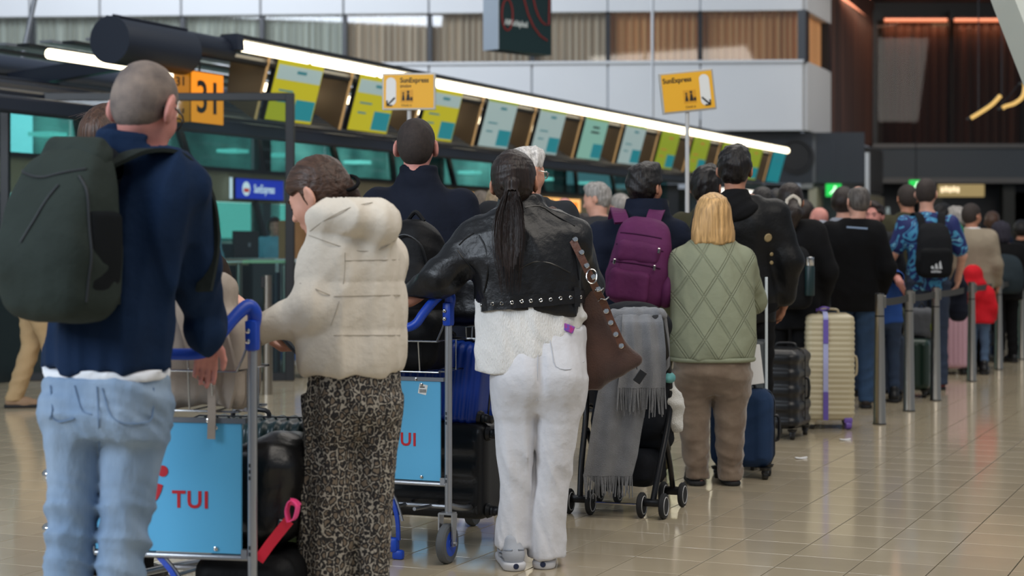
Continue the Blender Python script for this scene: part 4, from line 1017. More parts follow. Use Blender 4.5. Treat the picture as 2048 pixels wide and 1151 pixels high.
# --- green backpack on his back
def pack(label, m, root_loc, rz, w_, d_, h_, dark, straps=True, style='green', parent_person=None, res=.009, lean=0.):
    r = thing('backpack', label, 'backpack', root_loc, rz); r.rotation_euler = (lean, 0, rz)
    f = F((-w_*.75, -d_*.8, -.05), (w_*.75, d_*.8, h_+.12), res)
    f.loft([(.0, 0, 0, w_*.40, d_*.40), (.05, 0, 0, w_*.5, d_*.5), (h_*.35, 0, -.01, w_*.53, d_*.56), (h_*.7, 0, 0, w_*.49, d_*.46), (h_*.9, 0, .03, w_*.42, d_*.33), (h_, 0, .06, w_*.30, d_*.18)], .02, 2.8, capk=.05)
    f.disp(folds(.006, 18, 5, (1, 1, .5)), .02)
    o = f.mesh('main_bag', m, r)
    return r, o
GRN = cloth('olive_pack', (44, 52, 48), rough=.8, var=.1); GRD = cloth('dark_pack_mesh', (20, 24, 27), bump=.5, bs=700)
th = p.yaw; bc = p.loc(268, 460)
def wl(P_, q): v = Matrix.Rotation(P_.yaw, 3, 'Z') @ Vector(q); return Vector((v.x+P_.x0, v.y+P_.D, v.z))
zb = CAMZ-(642-HOR)/700
g = wl(p, (bc[0]-.015, bc[1]-.275, 0)); r, o = pack('dark olive roll-top backpack worn by the grey-haired man', GRN, (g.x, g.y, zb), th, .34, .25, .50, GRD, res=.008, lean=R(-2))
def on_pack(o, r, pts, lift=.0015):
    out = []
    for (q, d) in pts:
        h_, l_, n_, i_ = o.ray_cast(Vector(q), Vector(d), distance=1.)
        if h_: out.append(np.array(l_)+np.array(n_)*lift)
    return out
bpy.context.view_layer.update()
b = B()
def path_side(x, pts): return on_pack(o, r, [((.6, y, z), (-1, 0, 0)) for y, z in pts])
def path_back(pts): return on_pack(o, r, [((x, -.7, z), (0, 1, 0)) for x, z in pts])
for q in (path_side(0, [(-.055, z) for z in np.linspace(.06, .44, 12)]), path_back([(x, .40+.03*abs(x)/.15) for x in np.linspace(-.14, .13, 8)]), path_back([(.0+.08*t, .22+.16*t) for t in np.linspace(0, 1, 6)])):
    if len(q) > 2: b.tube(spline(q, 2), .004, 6)
b.obj('zip_seam', mat('zip_dark', (26, 30, 34), rough=.6), r, True)
# side pocket: a shell proud of the right flank
f = F((.05, -.2, .0), (.3, .2, .4), .008)
f.loft([(.075, 0, 0.005, .172, .118), (.2, 0, -.004, .184, .128), (.315, 0, 0, .178, .118)], 0, 2.8, capk=.02); f.cut((0, -1, 0), .052); f.cut((-1, 0, 0), -.06)
f.mesh('side_pocket', GRD, r)
f = F((-.24, -.05, .30), (.24, .24, .60), .008); f.loft([(.38, 0, .035, .13, .075), (.45, 0, .05, .135, .062), (.50, -.01, .055, .115, .05), (.525, -.02, .055, .09, .03)], 0, 3, capk=.02); f.disp(folds(.006, 22, 8), .02)
f.mesh('roll_top', GRN, r)
f = F((-.12, .06, .28), (.06, .26, .58), .008); f.ell((.02, .13, .44), (.075, .04, .07), .0); f.mesh('collar_pad', cloth('pack_pad', (22, 26, 32)), r)
b = B()
for sx in (1, -1):
    a0 = p.loc(320 if sx > 0 else 240, 318); pts = []
    gl = np.array((bc[0]-.015, bc[1]-.16, 0))
    P3 = [gl+(sx*.075, .0, 1.545), np.array((sx*.10+bc[0]+.02, -.10+bc[1]+.02, 1.585)), np.array((sx*.115+bc[0]+.03, .03+bc[1], 1.575)), np.array((sx*.125+bc[0]+.035, .125+bc[1], 1.48)), np.array((sx*.135+bc[0]+.02, .165+bc[1], 1.33)), np.array((sx*.165+bc[0], .12+bc[1], 1.18))]
    pts = [np.array(r.matrix_world.inverted() @ (wl(p, q))) for q in P3]
    b.strip(spline(pts, 5), (1, .1, 0), .055, .012)
b.obj('shoulder_strap', cloth('strap_olive', (36, 42, 40)), r)
b = B()
pts = [W(345, 535, 668), W(300, 568, 692), W(262, 592, 700), W(225, 604, 706)]
pts = [np.array(r.matrix_world.inverted() @ q) for q in pts]
b.strip(spline(pts, 4), (0, 0, 1), .022, .006); b.obj('strap_tail', cloth('strap_olive', (36, 42, 40)), r)
MAN1 = p

# --- person half hidden behind him: brown hair and a dark sleeve on the trolley bag
p = Person('brown-haired person in dark brown jacket, mostly hidden behind the grey-haired man', 232, 520, -20, 1.78, res=.011)
p.headpos(222, 277, yaw=-35, pitch=-8, size=1.0)
p.put(shR=p.loc(330, 400, 535), elR=p.loc(415, 545, 555), wrR=p.loc(466, 602, 560))
p.body(SK, hands={'R': (ld(p, (.7, .2, -.35)), ld(p, (0, -.3, -1)), (.6, .5, .05))}, res=.009, legs=True)
p.hair('full', HBR, th=.016, res=.009)
b = B(); rr_ = random.Random(3)
for i in range(26):
    a = p.H2((-.05+.1*rr_.random(), -.02+.05*rr_.random(), .11)); e = a+np.array((-.09-.06*rr_.random(), -.02, .02*rr_.random()-.03)); b.tube([a, (a+e)/2+(0, 0, .025*rr_.random()), e], .0006, 3)
tag(b.obj('flyaway_hair', HBR, p.root), kind='stuff')
p.top(cloth('dark_brown', (48, 38, 32)), 'jacket', off=.028, sr=(.075, .06, .047), hem=.82, res=.011, seed=7, hand_gap=.035)
p.legs(BLKC).shoes(BLKP)

# --- woman in cream puffer and leopard trousers
p = Person('woman in cream hooded puffer jacket and leopard print trousers looking down', 705, 600, 38, 1.64, res=.007)
p.headpos(636, 393, yaw=68, pitch=-27, roll=0, size=1.02)
p.J['neck'] = p.loc(672, 480)
p.put(shL=p.loc(655, 528, 600, -.02), elL=p.loc(628, 616, 610), wrL=p.loc(515, 662, 598), shR=p.loc(765, 520, 585), elR=p.loc(735, 640, 570), wrR=p.loc(612, 690, 580))
p.put(hipL=p.loc(668, 850), hipR=p.loc(742, 850), knL=p.loc(662, 1010), knR=p.loc(738, 1010), anL=p.loc(655, 1235), anR=p.loc(735, 1235))
p.body(SK, hands={'R': (ld(p, (-.95, .1, -.05)), ld(p, (0, -.3, .95)), (.9, .6, .03)), 'L': (ld(p, (-.9, .3, -.3)), ld(p, (0, 0, -1)), (.6,))}, res=.0062,
       trunk=p.rows([(760, 705, 75), (600, 712, 70), (520, 712, 66), (480, 705, 50)]))
def wh_extra(f, s):
    t = s.H2((0, -.098, -.012)); e = s.loc(702, 392); f.cap(t, e+(0, 0, 0), .034, .028, .02); f.cap(e, s.loc(716, 425), .028, .02, .02)
p.hair('slick', HBRS, th=.014, res=.0055, extra=wh_extra).eyes(True).brows(HBR)
t = p.H2((0, -.118, -.012)); b = B(); e = p.loc(702, 392); d = unit(e-t); u1 = unit(np.cross(d, (0, 0, 1))); u2 = np.cross(d, u1)
b.tube([t+(u1*math.cos(a)+u2*math.sin(a))*.034 for a in np.linspace(0, 2*PI, 15)[:-1]], .007, 8, True); b.obj('hair_tie', BLKC, p.root, True)
def hood(f, s):
    Rh = rot_zx(R(0)-s.yaw+R(20), 0, R(8))
    c = s.loc(712, 439, 600, -.035); f.ell(c, (.155, .14, .084), .006, rot=Rh)
    c2 = s.loc(655, 446, 600, -.02); f.ell(c2, (.07, .10, .045), .05, rot=Rh); f.ell(s.loc(750, 452, 600, -.05), (.08, .10, .072), .04, rot=Rh)
    h_ = s.loc(668, 415, 600, .05); f.ell(h_+(0, 0, .02), (.10, .10, .075), .03, 's')
    f.cap(s.loc(640, 478, 600, .08), s.loc(628, 520, 600, .08), .05, .05, .04)
    f.ell(s.H2((0, .10, -.06)), (.085, .10, .10), .02, 's')
rw = p.rows([(748, 703, 98, .8), (735, 704, 104, .8), (690, 708, 104, .8), (610, 712, 100, .8), (540, 713, 96, .8), (490, 710, 90, .78), (460, 706, 78, .75), (440, 700, 62, .75)])
p.top(CREAM, 'puffer_jacket', rw, sr=(.098, .086, .060), res=.0075, ribs=(.155, .007, .885), fold=(.013, 17), seed=11, extra=hood, k=.03, hand_gap=.02, sribs=(.14, .007, .05), st=(1, 1, .6))
p.surf = ('puffer_jacket',); bpy.context.view_layer.update()
stitch(p, 'quilt_seam', [[(x, 592+ (x-680)*-.02) for x in range(668, 806, 12)], [(x, 670+(x-660)*.0) for x in range(668, 806, 12)], [(x, 520-(x-740)*.02) for x in range(690, 802, 12)], [(618, 470), (640, 478), (680, 492), (720, 502), (760, 498), (790, 480)], [(620, 462), (650, 440), (700, 415), (745, 405)], [(690, 505), (688, 560), (676, 610), (662, 650)], [(575, 560), (600, 566), (632, 578), (660, 590)]], .0016, mat('seam_cream', (176, 166, 150), rough=.7), .0006)
hp = p.rows([(735, 712, 85, .8), (780, 711, 88, .85), (830, 708, 88, .82), (865, 706, 74, .6)])
p.legs(LEO, hp, p.rows([(800, 672, 58, 1.1), (860, 668, 59, 1.), (900, 665, 62, 1.), (1000, 662, 66, 1.), (1057, 661, 67, 1.), (1151, 655, 62, 1.), (1262, 650, 66, 1.)]),
       p.rows([(800, 752, 50, 1.1), (860, 750, 48, 1.1), (900, 750, 44, 1.2), (1000, 742, 42, 1.3), (1057, 736, 43, 1.3), (1151, 738, 40, 1.3), (1262, 742, 44, 1.3)]), res=.0085, fold=(.010, 20), seed=6, st=(1.3, 1.3, .35), zlo=.02, k=.05)
p.shoes(mat('shoe_brown', (70, 52, 42)), pts=[p.loc(650, 1260), p.loc(738, 1260)])
ph = thing('phone', 'dark phone held in the bowed woman\'s hand', 'phone', W(588, 683, 588), R(40)); b = B(); b.box((0, 0, 0), (.075, .15, .011), Matrix.Rotation(.5, 3, 'X'), .004); b.obj('case', mat('phone_case', (28, 30, 40), rough=.4), ph)
b = B(); b.box((0, 0, .0068), (.068, .14, .002), Matrix.Rotation(.5, 3, 'X')); b.obj('display', mat('phone_glass', (12, 14, 18), rough=.1), ph)

# --- man in the navy black jacket
p = Person('short dark-haired man in navy black jacket seen from behind', 840, 407, -6, 1.91, res=.009)
p.headpos(833, 294, yaw=-4, pitch=4, size=1.12)
p.put(shL=p.loc(757, 412), shR=p.loc(922, 412), elL=p.loc(735, 520), elR=p.loc(945, 520), wrL=p.loc(750, 610, 400), wrR=p.loc(930, 610, 400))
p.body(SKP, res=.008, ears=1.1, trunk=p.rows([(690, 840, 60), (460, 840, 62), (420, 840, 56), (395, 838, 36)])).hair('crop', HBS, th=.008, res=.006, line=.004)
rw = p.rows([(690, 840, 90, .62), (600, 840, 92, .62), (520, 840, 92, .6), (460, 840, 96, .6), (420, 840, 94, .6), (395, 838, 76, .6), (372, 836, 54, .7), (350, 834, 40, .9)])
def ncol(f, s):
    c = s.loc(836, 345); f.loft([(c[2]-.06, c[0], c[1], .105, .095), (c[2], c[0], c[1]+.005, .095, .09), (c[2]+.038, c[0], c[1]+.01, .10, .092)], .02, capk=.015)
    q = s.H2((0, .01, -.12)); f.ell(q+(0, .015, .015), (.075, .08, .045), .01, 's')
p.top(NAVYB, 'jacket', rw, sr=(.085, .078, .06), res=.009, fold=(.008, 14), seed=21, extra=ncol, k=.04)
p.legs(BLKC).shoes(BLKP)

# --- woman in leather jacket and white jeans
p = Person('woman in black leather jacket and white jeans with a very long dark ponytail', 1076, 487, 4, 1.71, res=.008)
p.headpos(1029, 366, yaw=-8, pitch=4, roll=-4, size=1.02)
p.J['neck'] = p.loc(1036, 440)
p.put(shL=p.loc(955, 478), elL=p.loc(884, 556, 487), wrL=p.loc(822, 598, 480), shR=p.loc(1148, 478), elR=p.loc(1166, 575, 480), wrR=p.loc(1140, 600, 455))
p.put(hipL=p.loc(1045, 740), hipR=p.loc(1115, 740), knL=p.loc(1030, 890), knR=p.loc(1106, 890), anL=p.loc(1026, 1080), anR=p.loc(1092, 1090))
p.body(SKT, hands={'R': (ld(p, (-.4, .8, .1)), ld(p, (0, 0, -1)), (.5,)), 'L': (ld(p, (-.6, .6, -.4)), ld(p, (0, -.2, -1)), (.6,))}, res=.0075,
       trunk=p.rows([(760, 1080, 80), (680, 1076, 78), (600, 1060, 74), (520, 1055, 78), (450, 1045, 72), (425, 1040, 34)]))
p.hair('slick', HDBS, th=.016, res=.006)
f = F(p.loc(940, 640)-(.1, .16, .05), p.loc(1090, 340)+(.1, .16, .05), .0055)
def tl(py, px, hw, dy, ry): q = p.loc(px, py); return (q[2], q[0], q[1]+dy, hw/487, ry)
f.loft([tl(366, 1019, 9, -.128, .018), tl(385, 1018, 14, -.145, .026), tl(420, 1015, 27, -.165, .036), tl(470, 1012, 34, -.18, .040), tl(520, 1012, 30, -.195, .036), tl(555, 1013, 24, -.20, .03), tl(580, 1014, 12, -.20, .018)], 0, 2, capk=.015)
f.cap(p.H2((-.02, -.1, -.0)), p.loc(1019, 366)+(0, -.13, 0), .03, .03, .02)
f.disp(lambda x, y, z: .0016*np.sin(x*420+2.5*np.sin(z*7))+.0012*np.sin(x*900+4*np.sin(z*5+1)), .015)
f.mesh('ponytail', HDB, p.root)
b = B(); rr_ = random.Random(8)
for i in range(70):
    a = rr_.uniform(-1, 1); z0 = rr_.random()
    q0 = p.loc(1017+a*13, 385)+(0, -.165, 0); q1 = p.loc(1013+a*33, 440+20*rr_.random())+(0, -.17-.035*(1-a*a), 0); q2 = p.loc(1012+a*31, 510)+(0, -.19-.035*(1-a*a), 0); q3 = p.loc(1013+a*20+rr_.uniform(-3, 3), 560+28*z0)+(0, -.20-.02*(1-a*a), 0)
    b.tube(spline([q0, q1, q2, q3], 3), [.0006]*9+[.0003], 4)
tag(b.obj('hair_strands', HDB, p.root, True), kind='stuff')
c = p.loc(1019, 366)+(0, -.137, 0); b = B(); b.tube([c+(.021*math.cos(a), .02*math.sin(a)+.005, .0) for a in np.linspace(0, 2*PI, 15)[:-1]], .006, 8, True); b.obj('hair_tie', BLKC, p.root, True)
rw = p.rows([(630, 1056, 108, .66), (600, 1057, 109, .66), (560, 1058, 111, .64), (515, 1056, 116, .6), (475, 1050, 112, .56), (450, 1046, 98, .54), (430, 1044, 76, .56), (415, 1043, 54, .62)])
def lj(f, s):
    c = s.loc(1046, 425); f.loft([(c[2]-.04, c[0], c[1], .125, .10), (c[2]+.03, c[0]+.0, c[1]+.01, .105, .09), (c[2]+.075, c[0]-.005, c[1]+.02, .088, .082)], .015, capk=.012)
    q = s.loc(1040, 395); f.ell(q+(0, .02, .02), (.066, .07, .09), .01, 's')
    f.cap(s.loc(960, 448), s.loc(930, 480), .03, .035, .03); f.cap(s.loc(1115, 432), s.loc(1160, 462), .03, .035, .03)
p.top(LEATH, 'leather_jacket', rw, sr=(.082, .080, .066), res=.0075, fold=(.009, 18), seed=17, extra=lj, k=.03, hand_gap=-.09, cut=(np.array((-.11, 0, -1)), -(p.loc(1055, 622)[2])-.11*p.loc(1055, 622)[0]))
p.surf = ('leather_jacket',); bpy.context.view_layer.update()
SEAM = mat('leather_seam', (16, 16, 17), rough=.3)
stitch(p, 'jacket_seam', [[(958, 470), (972, 500), (976, 540), (968, 585)], [(1145, 470), (1152, 510), (1158, 560)], [(1035, 540), (1065, 524), (1100, 526), (1140, 545)], [(952, 545), (930, 520), (915, 500)], [(1050, 415), (1080, 412), (1110, 430), (1150, 452)], [(948, 466), (930, 478), (918, 490)]], .003, SEAM)
# belt along the hem with eyelets
bl = on_surface(p, [(x, 610-(x-955)*.085) for x in range(950, 1168, 9)])
b = B(); b.strip([a+n_*.006 for a, n_ in bl], (0, 0, 1), .052, .008); blt = b.obj('hem_belt', LEATH, p.root)
for x in range(967, 1160, 19):
    q = on_surface(p, [(x, 610-(x-955)*.085)])
    if q:
        a, n_ = q[0]; b = B(); t1 = unit(np.cross(n_, (0, 0, 1))); t2 = np.cross(n_, t1)
        b.tube([a+n_*.0115+(t1*math.cos(k)+t2*math.sin(k))*.0062 for k in np.linspace(0, 2*PI, 11)[:-1]], .0018, 5, True); b.obj('eyelet', CHR, blt, True)
for x in (1002, 1150):
    q = on_surface(p, [(x, 590-(x-955)*.085), (x, 630-(x-955)*.085)]); b = B(); q = [a+n_*.013 for a, n_ in q]
    if len(q) == 2: b.strip(q, (1, 0, 0), .022, .006); b.obj('belt_loop', LEATH, p.root)
rw = p.rows([(600, 1057, 104, .66), (640, 1057, 106, .66), (690, 1056, 104, .68), (745, 1050, 100, .68)])
pa, pb = p.loc(1020, 748), p.loc(1168, 648); nn = unit((-(pb[2]-pa[2]), 0, (pb[0]-pa[0]))); nn = -nn
f = F((-.35, -.3, .75), (.3, .3, 1.15), .0075); f.loft(rw, 0, 2.2, capk=.01); f.ell(p.loc(1160, 633), (.03, .06, .02), .02); f.disp(folds(.007, 26, 31, (1, 1, .7)), .02); f.cut(nn, float(nn @ pa)); f.cut((-.18, 0, -1), -(p.loc(985, 746)[2]+.18*p.loc(985, 746)[0])/math.sqrt(1+.18**2))
f.mesh('sweater', WSW, p.root)
hp = p.rows([(650, 1085, 84, .7), (700, 1082, 89, .8), (750, 1079, 93, .86), (790, 1078, 90, .78), (820, 1077, 78, .5)])
def fanny(f, s):
    for x in (1038, 1120): f.ell(s.loc(x, 742)+(0, -.055, 0), (.085, .085, .10), .05)
    g0 = s.loc(1077, 690); g1 = s.loc(1075, 800); f.cap(g0+(0, -.148, 0), g1+(0, -.15, 0), .006, .010, .03, 's')
wz = lambda x, y, z: .8+1.0*np.exp(-((z-.42)/.12)**2)+1.2*np.exp(-((z-.12)/.06)**2)
p.legs(WHJ, hp, p.rows([(760, 1034, 46, 1.2), (800, 1032, 45, 1.1), (830, 1032, 43, 1.05), (894, 1031, 40, 1.1), (971, 1031, 33, 1.1), (1040, 1028, 33, 1.2), (1092, 1026, 36, 1.35)]),
       p.rows([(760, 1122, 49, 1.2), (800, 1121, 48, 1.1), (830, 1115, 46, 1.05), (894, 1108, 40, 1.1), (971, 1102, 33, 1.1), (1040, 1095, 35, 1.2), (1112, 1092, 39, 1.35)]), res=.0075, fold=(.0055, 26), w=wz, seed=14, extra=fanny, st=(1, 1, 1.4), zlo=.0, k=.05)
p.surf = ('trousers',); bpy.context.view_layer.update()
JS = mat('white_seam', (196, 198, 204), rough=.7)
stitch(p, 'pocket_seam', [[(1098, 668), (1104, 700), (1112, 732), (1140, 738), (1168, 722)], [(1076, 660), (1076, 700), (1075, 750), (1074, 800)], [(1098, 668), (1130, 662), (1160, 655)]], .002, JS)
q = on_surface(p, [(1135, 657)])
if q:
    b = B(); a, n_ = q[0]; b.box(rod(a+n_*.006), (.05, .012, .03), Matrix.Rotation(.35, 3, 'Y'), .003); b.obj('pocket_patch', mat('patch_magenta', (190, 40, 110), rough=.6, var=.5, vs=60, col2=(60, 90, 190)), p.root)
# running shoes: sole, mesh upper, silver overlays
def runner(pt, rz):
    c, n_ = math.cos(rz), math.sin(rz); a = np.array((pt[0], pt[1], 0)); d = np.array((-n_, c, 0)); u = np.array((c, n_, 0))
    f = F(a-.26, a+.26, .006); f.cap(a-d*.045+(0, 0, .055), a+d*.08+(0, 0, .05), .042, .040, .02); f.cap(a-d*.03+(0, 0, .075), a-d*.02+(0, 0, .11), .042, .038, .02); f.cap(a+d*.07+(0, 0, .045), a+d*.18+(0, 0, .042), .042, .032, .02); f.cut((0, 0, -1), -.03)
    o = f.mesh('shoe', mat('sneaker_grey', (186, 190, 198), rough=.5, bump=.4, bs=500), p.root)
    g = F(a-.26, a+.26, .006); g.cap(a-d*.05+(0, 0, .018), a+d*.185+(0, 0, .018), .046, .040, .01); g.cap(a-d*.052+(0, 0, .026), a-d*.0+(0, 0, .026), .045, .044, .01); g.cut((0, 0, 1), .034); g.cut((0, 0, -1), 0); g.mesh('sole', WHS, o)
    b = B()
    for sx in (-1, 1):
        for k in range(3): b.tube(spline([a-d*.078+u*sx*.012+(0, 0, .045+.02*k), a-d*.045+u*sx*.040+(0, 0, .045+.017*k), a+d*(.02+.03*k)+u*sx*.043+(0, 0, .042+.012*k)], 4), .0035, 6)
    b.obj('overlay', SLV, o, True)
    b = B(); b.lathe([(.012, 0), (.010, .004)], rod(a-d*.097+(0, 0, .022)), rod(-d), 12); b.obj('heel_badge', mat('badge_navy', (40, 50, 80), rough=.4), o, True)
runner(p.loc(1024, 1118, 490), R(6)); runner(p.loc(1090, 1130, 487), R(-10))
LADY = p
# ------------------------------------------------------------------ trolleys
TBL = mat('trolley_blue', (20, 66, 176), rough=.38, bump=.08, bs=90); GALV = mat('galvanised_tube', (176, 178, 182), rough=.34, metal=.85, bump=.05, bs=60)
PBL = mat('panel_blue', (92, 178, 222), rough=.4, var=.02, vs=2); PFR = mat('panel_strip', (128, 132, 138), rough=.4, metal=.6); TRED = mat('logo_red', (188, 26, 40), rough=.5)
WIRE = mat('chrome_wire', (190, 192, 194), rough=.25, metal=1); TYRE = mat('grey_tyre', (92, 95, 98), rough=.7); HUB = mat('hub_blue', (26, 74, 190), rough=.4)
def trolley(label, origin, yaw, group, logo=True, sticker=False):
    r = thing('luggage_trolley', label, 'trolley', origin, yaw, group=group); hw = .29
    for sx in (-1, 1):
        b = B(); b.tube([(sx*hw, 0, .21), (sx*hw, 0, 1.0)], .0155, 16); po = b.obj('post', GALV, r, True)
        b = B()
        for z in (.62, .60, .58, .36, .34): b.box((sx*hw-.004, -.0158, z), (.007, .001, .012))
        b.obj('printed_mark', mat('print_dark', (50, 54, 60)), po)
        b = B(); b.tube([(sx*hw, 0, .985), (sx*hw, 0, 1.075)], [.022, .024], 16); b.box((sx*hw, 0, 1.03), (.040, .05, .10), None, .012); br = b.obj('handle_bracket', TBL, r, True)
        b = B()
        for z in (1.012, 1.045): b.lathe([(.0085, 0), (.0085, .006), (.004, .009)], (sx*(hw)-.006, -.024, z), (0, -1, 0), 10)
        b.obj('bolt', CHR, br, True)
    path = [(hw-.0, .01, 1.06), (hw+.004, .005, 1.10), (hw-.012, -.01, 1.122), (hw-.04, -.045, 1.092), (hw-.075, -.085, 1.035), (hw-.10, -.10, .995), (hw-.14, -.105, .977), (.06, -.105, .974)]
    path = path+[(-x, y, z) for x, y, z in path[::-1]]
    rr = [.021, .024, .023, .0205, .0195, .019, .0185, .018]; b = B(); sp = spline(path, 5); rs = list(np.interp(np.linspace(0, len(path)-1, len(sp)), range(len(path)), rr+rr[::-1]))
    b.tube(sp, rs, 16); b.obj('handle', TBL, r, True)
    b = B(); rim = [(-.25, .0, .915), (.235, .0, .915), (.235, .30, .915), (-.25, .30, .915)]
    b.tube(rim+[rim[0]], .0042, 8); bt = [(-.25, .02, .785), (.235, .02, .785), (.235, .28, .785), (-.25, .28, .785)]; b.tube(bt+[bt[0]], .0038, 8)
    for x in (-.17, -.09, -.01, .07, .15): b.tube([(x, 0.004, .96 if x in (.07,) else .915), (x, .02, .785), (x, .28, .785), (x, .30, .915)], .0032, 6)
    for y in (.1, .2):
        for x in (-.25, .235): b.tube([(x, y, .915), (x, y, .785)], .0032, 6)
    for sx in (-1, 1): b.tube([(sx*.245-.008, .0, .915), (sx*.262, -.004, .965), (sx*.28, 0, 1.02)], .0042, 8); b.tube([(sx*.235, .03, .79), (sx*.29, .0, .79)], .0042, 8)
    b.obj('basket', WIRE, r, True)
    b = B(); b.box((0, .012, .542), (.50, .010, .415), None, .002); pn = b.obj('panel', PBL, r)
    b = B(); b.box((0, .012, .757), (.53, .016, .016)); b.obj('panel_strip', PFR, pn)
    b = B(); b.tube([(-hw, .012, .322), (hw, .012, .322)], .010, 10); b.box((hw-.03, .012, .335), (.02, .02, .03)); b.box((-hw+.03, .012, .335), (.02, .02, .03)); b.obj('cross_tube', GALV, r, True)
    for x, z in ((.165, .35), (-.165, .35), (.165, .735), (-.165, .735), (.14, .757)):
        b = B(); b.lathe([(.007, 0), (.007, .004), (.003, .006)], (x, .006, z), (0, -1, 0), 10); b.obj('screw', CHR, pn, True)
    if logo:
        text('lettering', 'TUI', .076, TRED, pn, (.016, .006, .478), (PI/2, 0, 0), .001, .0016, xs=.98, sp=1.12)
        b = B(); arc = [(-.110+.085*math.cos(a), .0055, .572+.10*math.sin(a)) for a in np.linspace(PI*1.05, PI*1.93, 14)]
        b.strip(arc, (0, 1, 0), .002, .024); b.lathe([(.018, 0), (.018, .002)], (-.016, .0065, .592), (0, -1, 0), 18); b.obj('smile_logo', TRED, pn)
    if sticker:
        b = B(); b.box((.17, .0065, .715), (.038, .001, .042), Matrix.Rotation(.2, 3, 'Y')); st = b.obj('sticker', mat('sticker_white', (226, 226, 222)), pn)
        b = B()
        for i in range(7): b.box((.157+.0045*i, .0055, .708), (.002, .001, .014))
        b.box((.168, .0055, .724), (.022, .001, .004)); b.obj('barcode', ink, pn)
    b = B(); b.strip(spline([(-.04, .02, .32), (.02, .01, .26), (.055, .0, .17), (.06, .0, .08)], 4), (1, 0, 0), .016, .012); b.obj('brake_bar', TBL, r)
    b = B(); b.strip(spline([(-.02, .02, .32), (.04, .016, .25), (.075, .01, .16)], 4), (1, 0, 0), .008, .01); b.obj('brake_rod', GALV, r)
    b = B(); b.lathe([(.019, 0), (.022, .02), (.019, .05)], (.025, -.01, .085), (-1, 0, 0), 14); b.box((.035, 0, .06), (.05, .04, .06), None, .01); b.box((.06, .0, .02), (.05, .03, .04), None, .01); b.obj('brake_pedal', HUB, r, True)
    b = B(); b.tube([(.01, .02, .08), (.0, .02, .16)], .012, 8); b.obj('pedal_stem', GALV, r, True)
    for sx in (-1, 1):
        c = (sx*hw-.004, -.005, .082)
        b = B(); b.lathe([(.05, -.019), (.074, -.019), (.082, -.012), (.082, .012), (.074, .019), (.05, .019)], c, (1, 0, 0), 32); ty = b.obj('wheel', TYRE, r, True)
        b = B(); b.lathe([(.052, -.0195), (.048, -.012), (.03, -.010), (.022, -.021)], c, (1, 0, 0), 24); b.lathe([(.052, .0195), (.048, .012), (.03, .010), (.022, .021)], c, (1, 0, 0), 24); b.obj('hub', HUB, ty, True)
        b = B(); fx = .030
        for q in (-1, 1): b.strip([(c[0]+q*fx, .0, .205), (c[0]+q*fx, -.004, .14), (c[0]+q*fx, -.006, .07)], (0, 1, 0), [.05, .04, .026], .006)
        b.strip([(c[0]-fx, 0, .206), (c[0]+fx, 0, .206)], (0, 1, 0), .05, .008); b.tube([(c[0]-fx-.008, -.005, .082), (c[0]+fx+.012, -.005, .082)], .009, 10); b.obj('fork', GALV, r, True)
    b = B()
    for sx in (-1, 1): b.tube(spline([(sx*hw, .0, .24), (sx*hw*.97, .2, .20), (sx*.24, .6, .17), (sx*.16, .95, .15)], 5), .013, 10)
    b.tube([(-.16, .95, .15), (.16, .95, .15)], .013, 10); b.tube([(-.27, .2, .2), (.27, .2, .2)], .01, 8); b.tube([(-.24, .6, .17), (.24, .6, .17)], .01, 8)
    for x in (-.12, 0, .12): b.tube([(x, .03, .21), (x, .95, .152)], .008, 8)
    b.obj('platform', GALV, r, True)
    b = B(); b.lathe([(.02, -.02), (.06, -.02), (.066, -.01), (.066, .01), (.06, .02), (.02, .02)], (0, .93, .066), (1, 0, 0), 24); b.obj('front_wheel', TYRE, r, True)
    return r
TR1 = Vector((-.821, 5.538, 0)); a1 = R(-12); t1 = trolley('luggage trolley with blue panel, pushed by the grey-haired man', TR1-Vector((math.cos(a1), math.sin(a1), 0))*.29, a1, 'blue-handled luggage trolleys')
TR2 = Vector((-.263, 7.246, 0)); a2 = R(-22); t2 = trolley('luggage trolley with stickered blue panel, left of the white jeans', TR2-Vector((math.cos(a2), math.sin(a2), 0))*.29, a2, 'blue-handled luggage trolleys', sticker=True)
TR3 = Vector(((1004-1024)/366, FPX/366, 0)); a3 = R(-22); t3 = trolley('luggage trolley mostly hidden ahead of the white jeans, pale panel edge showing', TR3-Vector((math.cos(a3), math.sin(a3), 0))*.29, a3, 'blue-handled luggage trolleys', logo=False, sticker=True)
def on(t, a, x, y, z=0.):
    o = t.location; return (o.x+x*math.cos(a)-y*math.sin(a), o.y+x*math.sin(a)+y*math.cos(a), z)
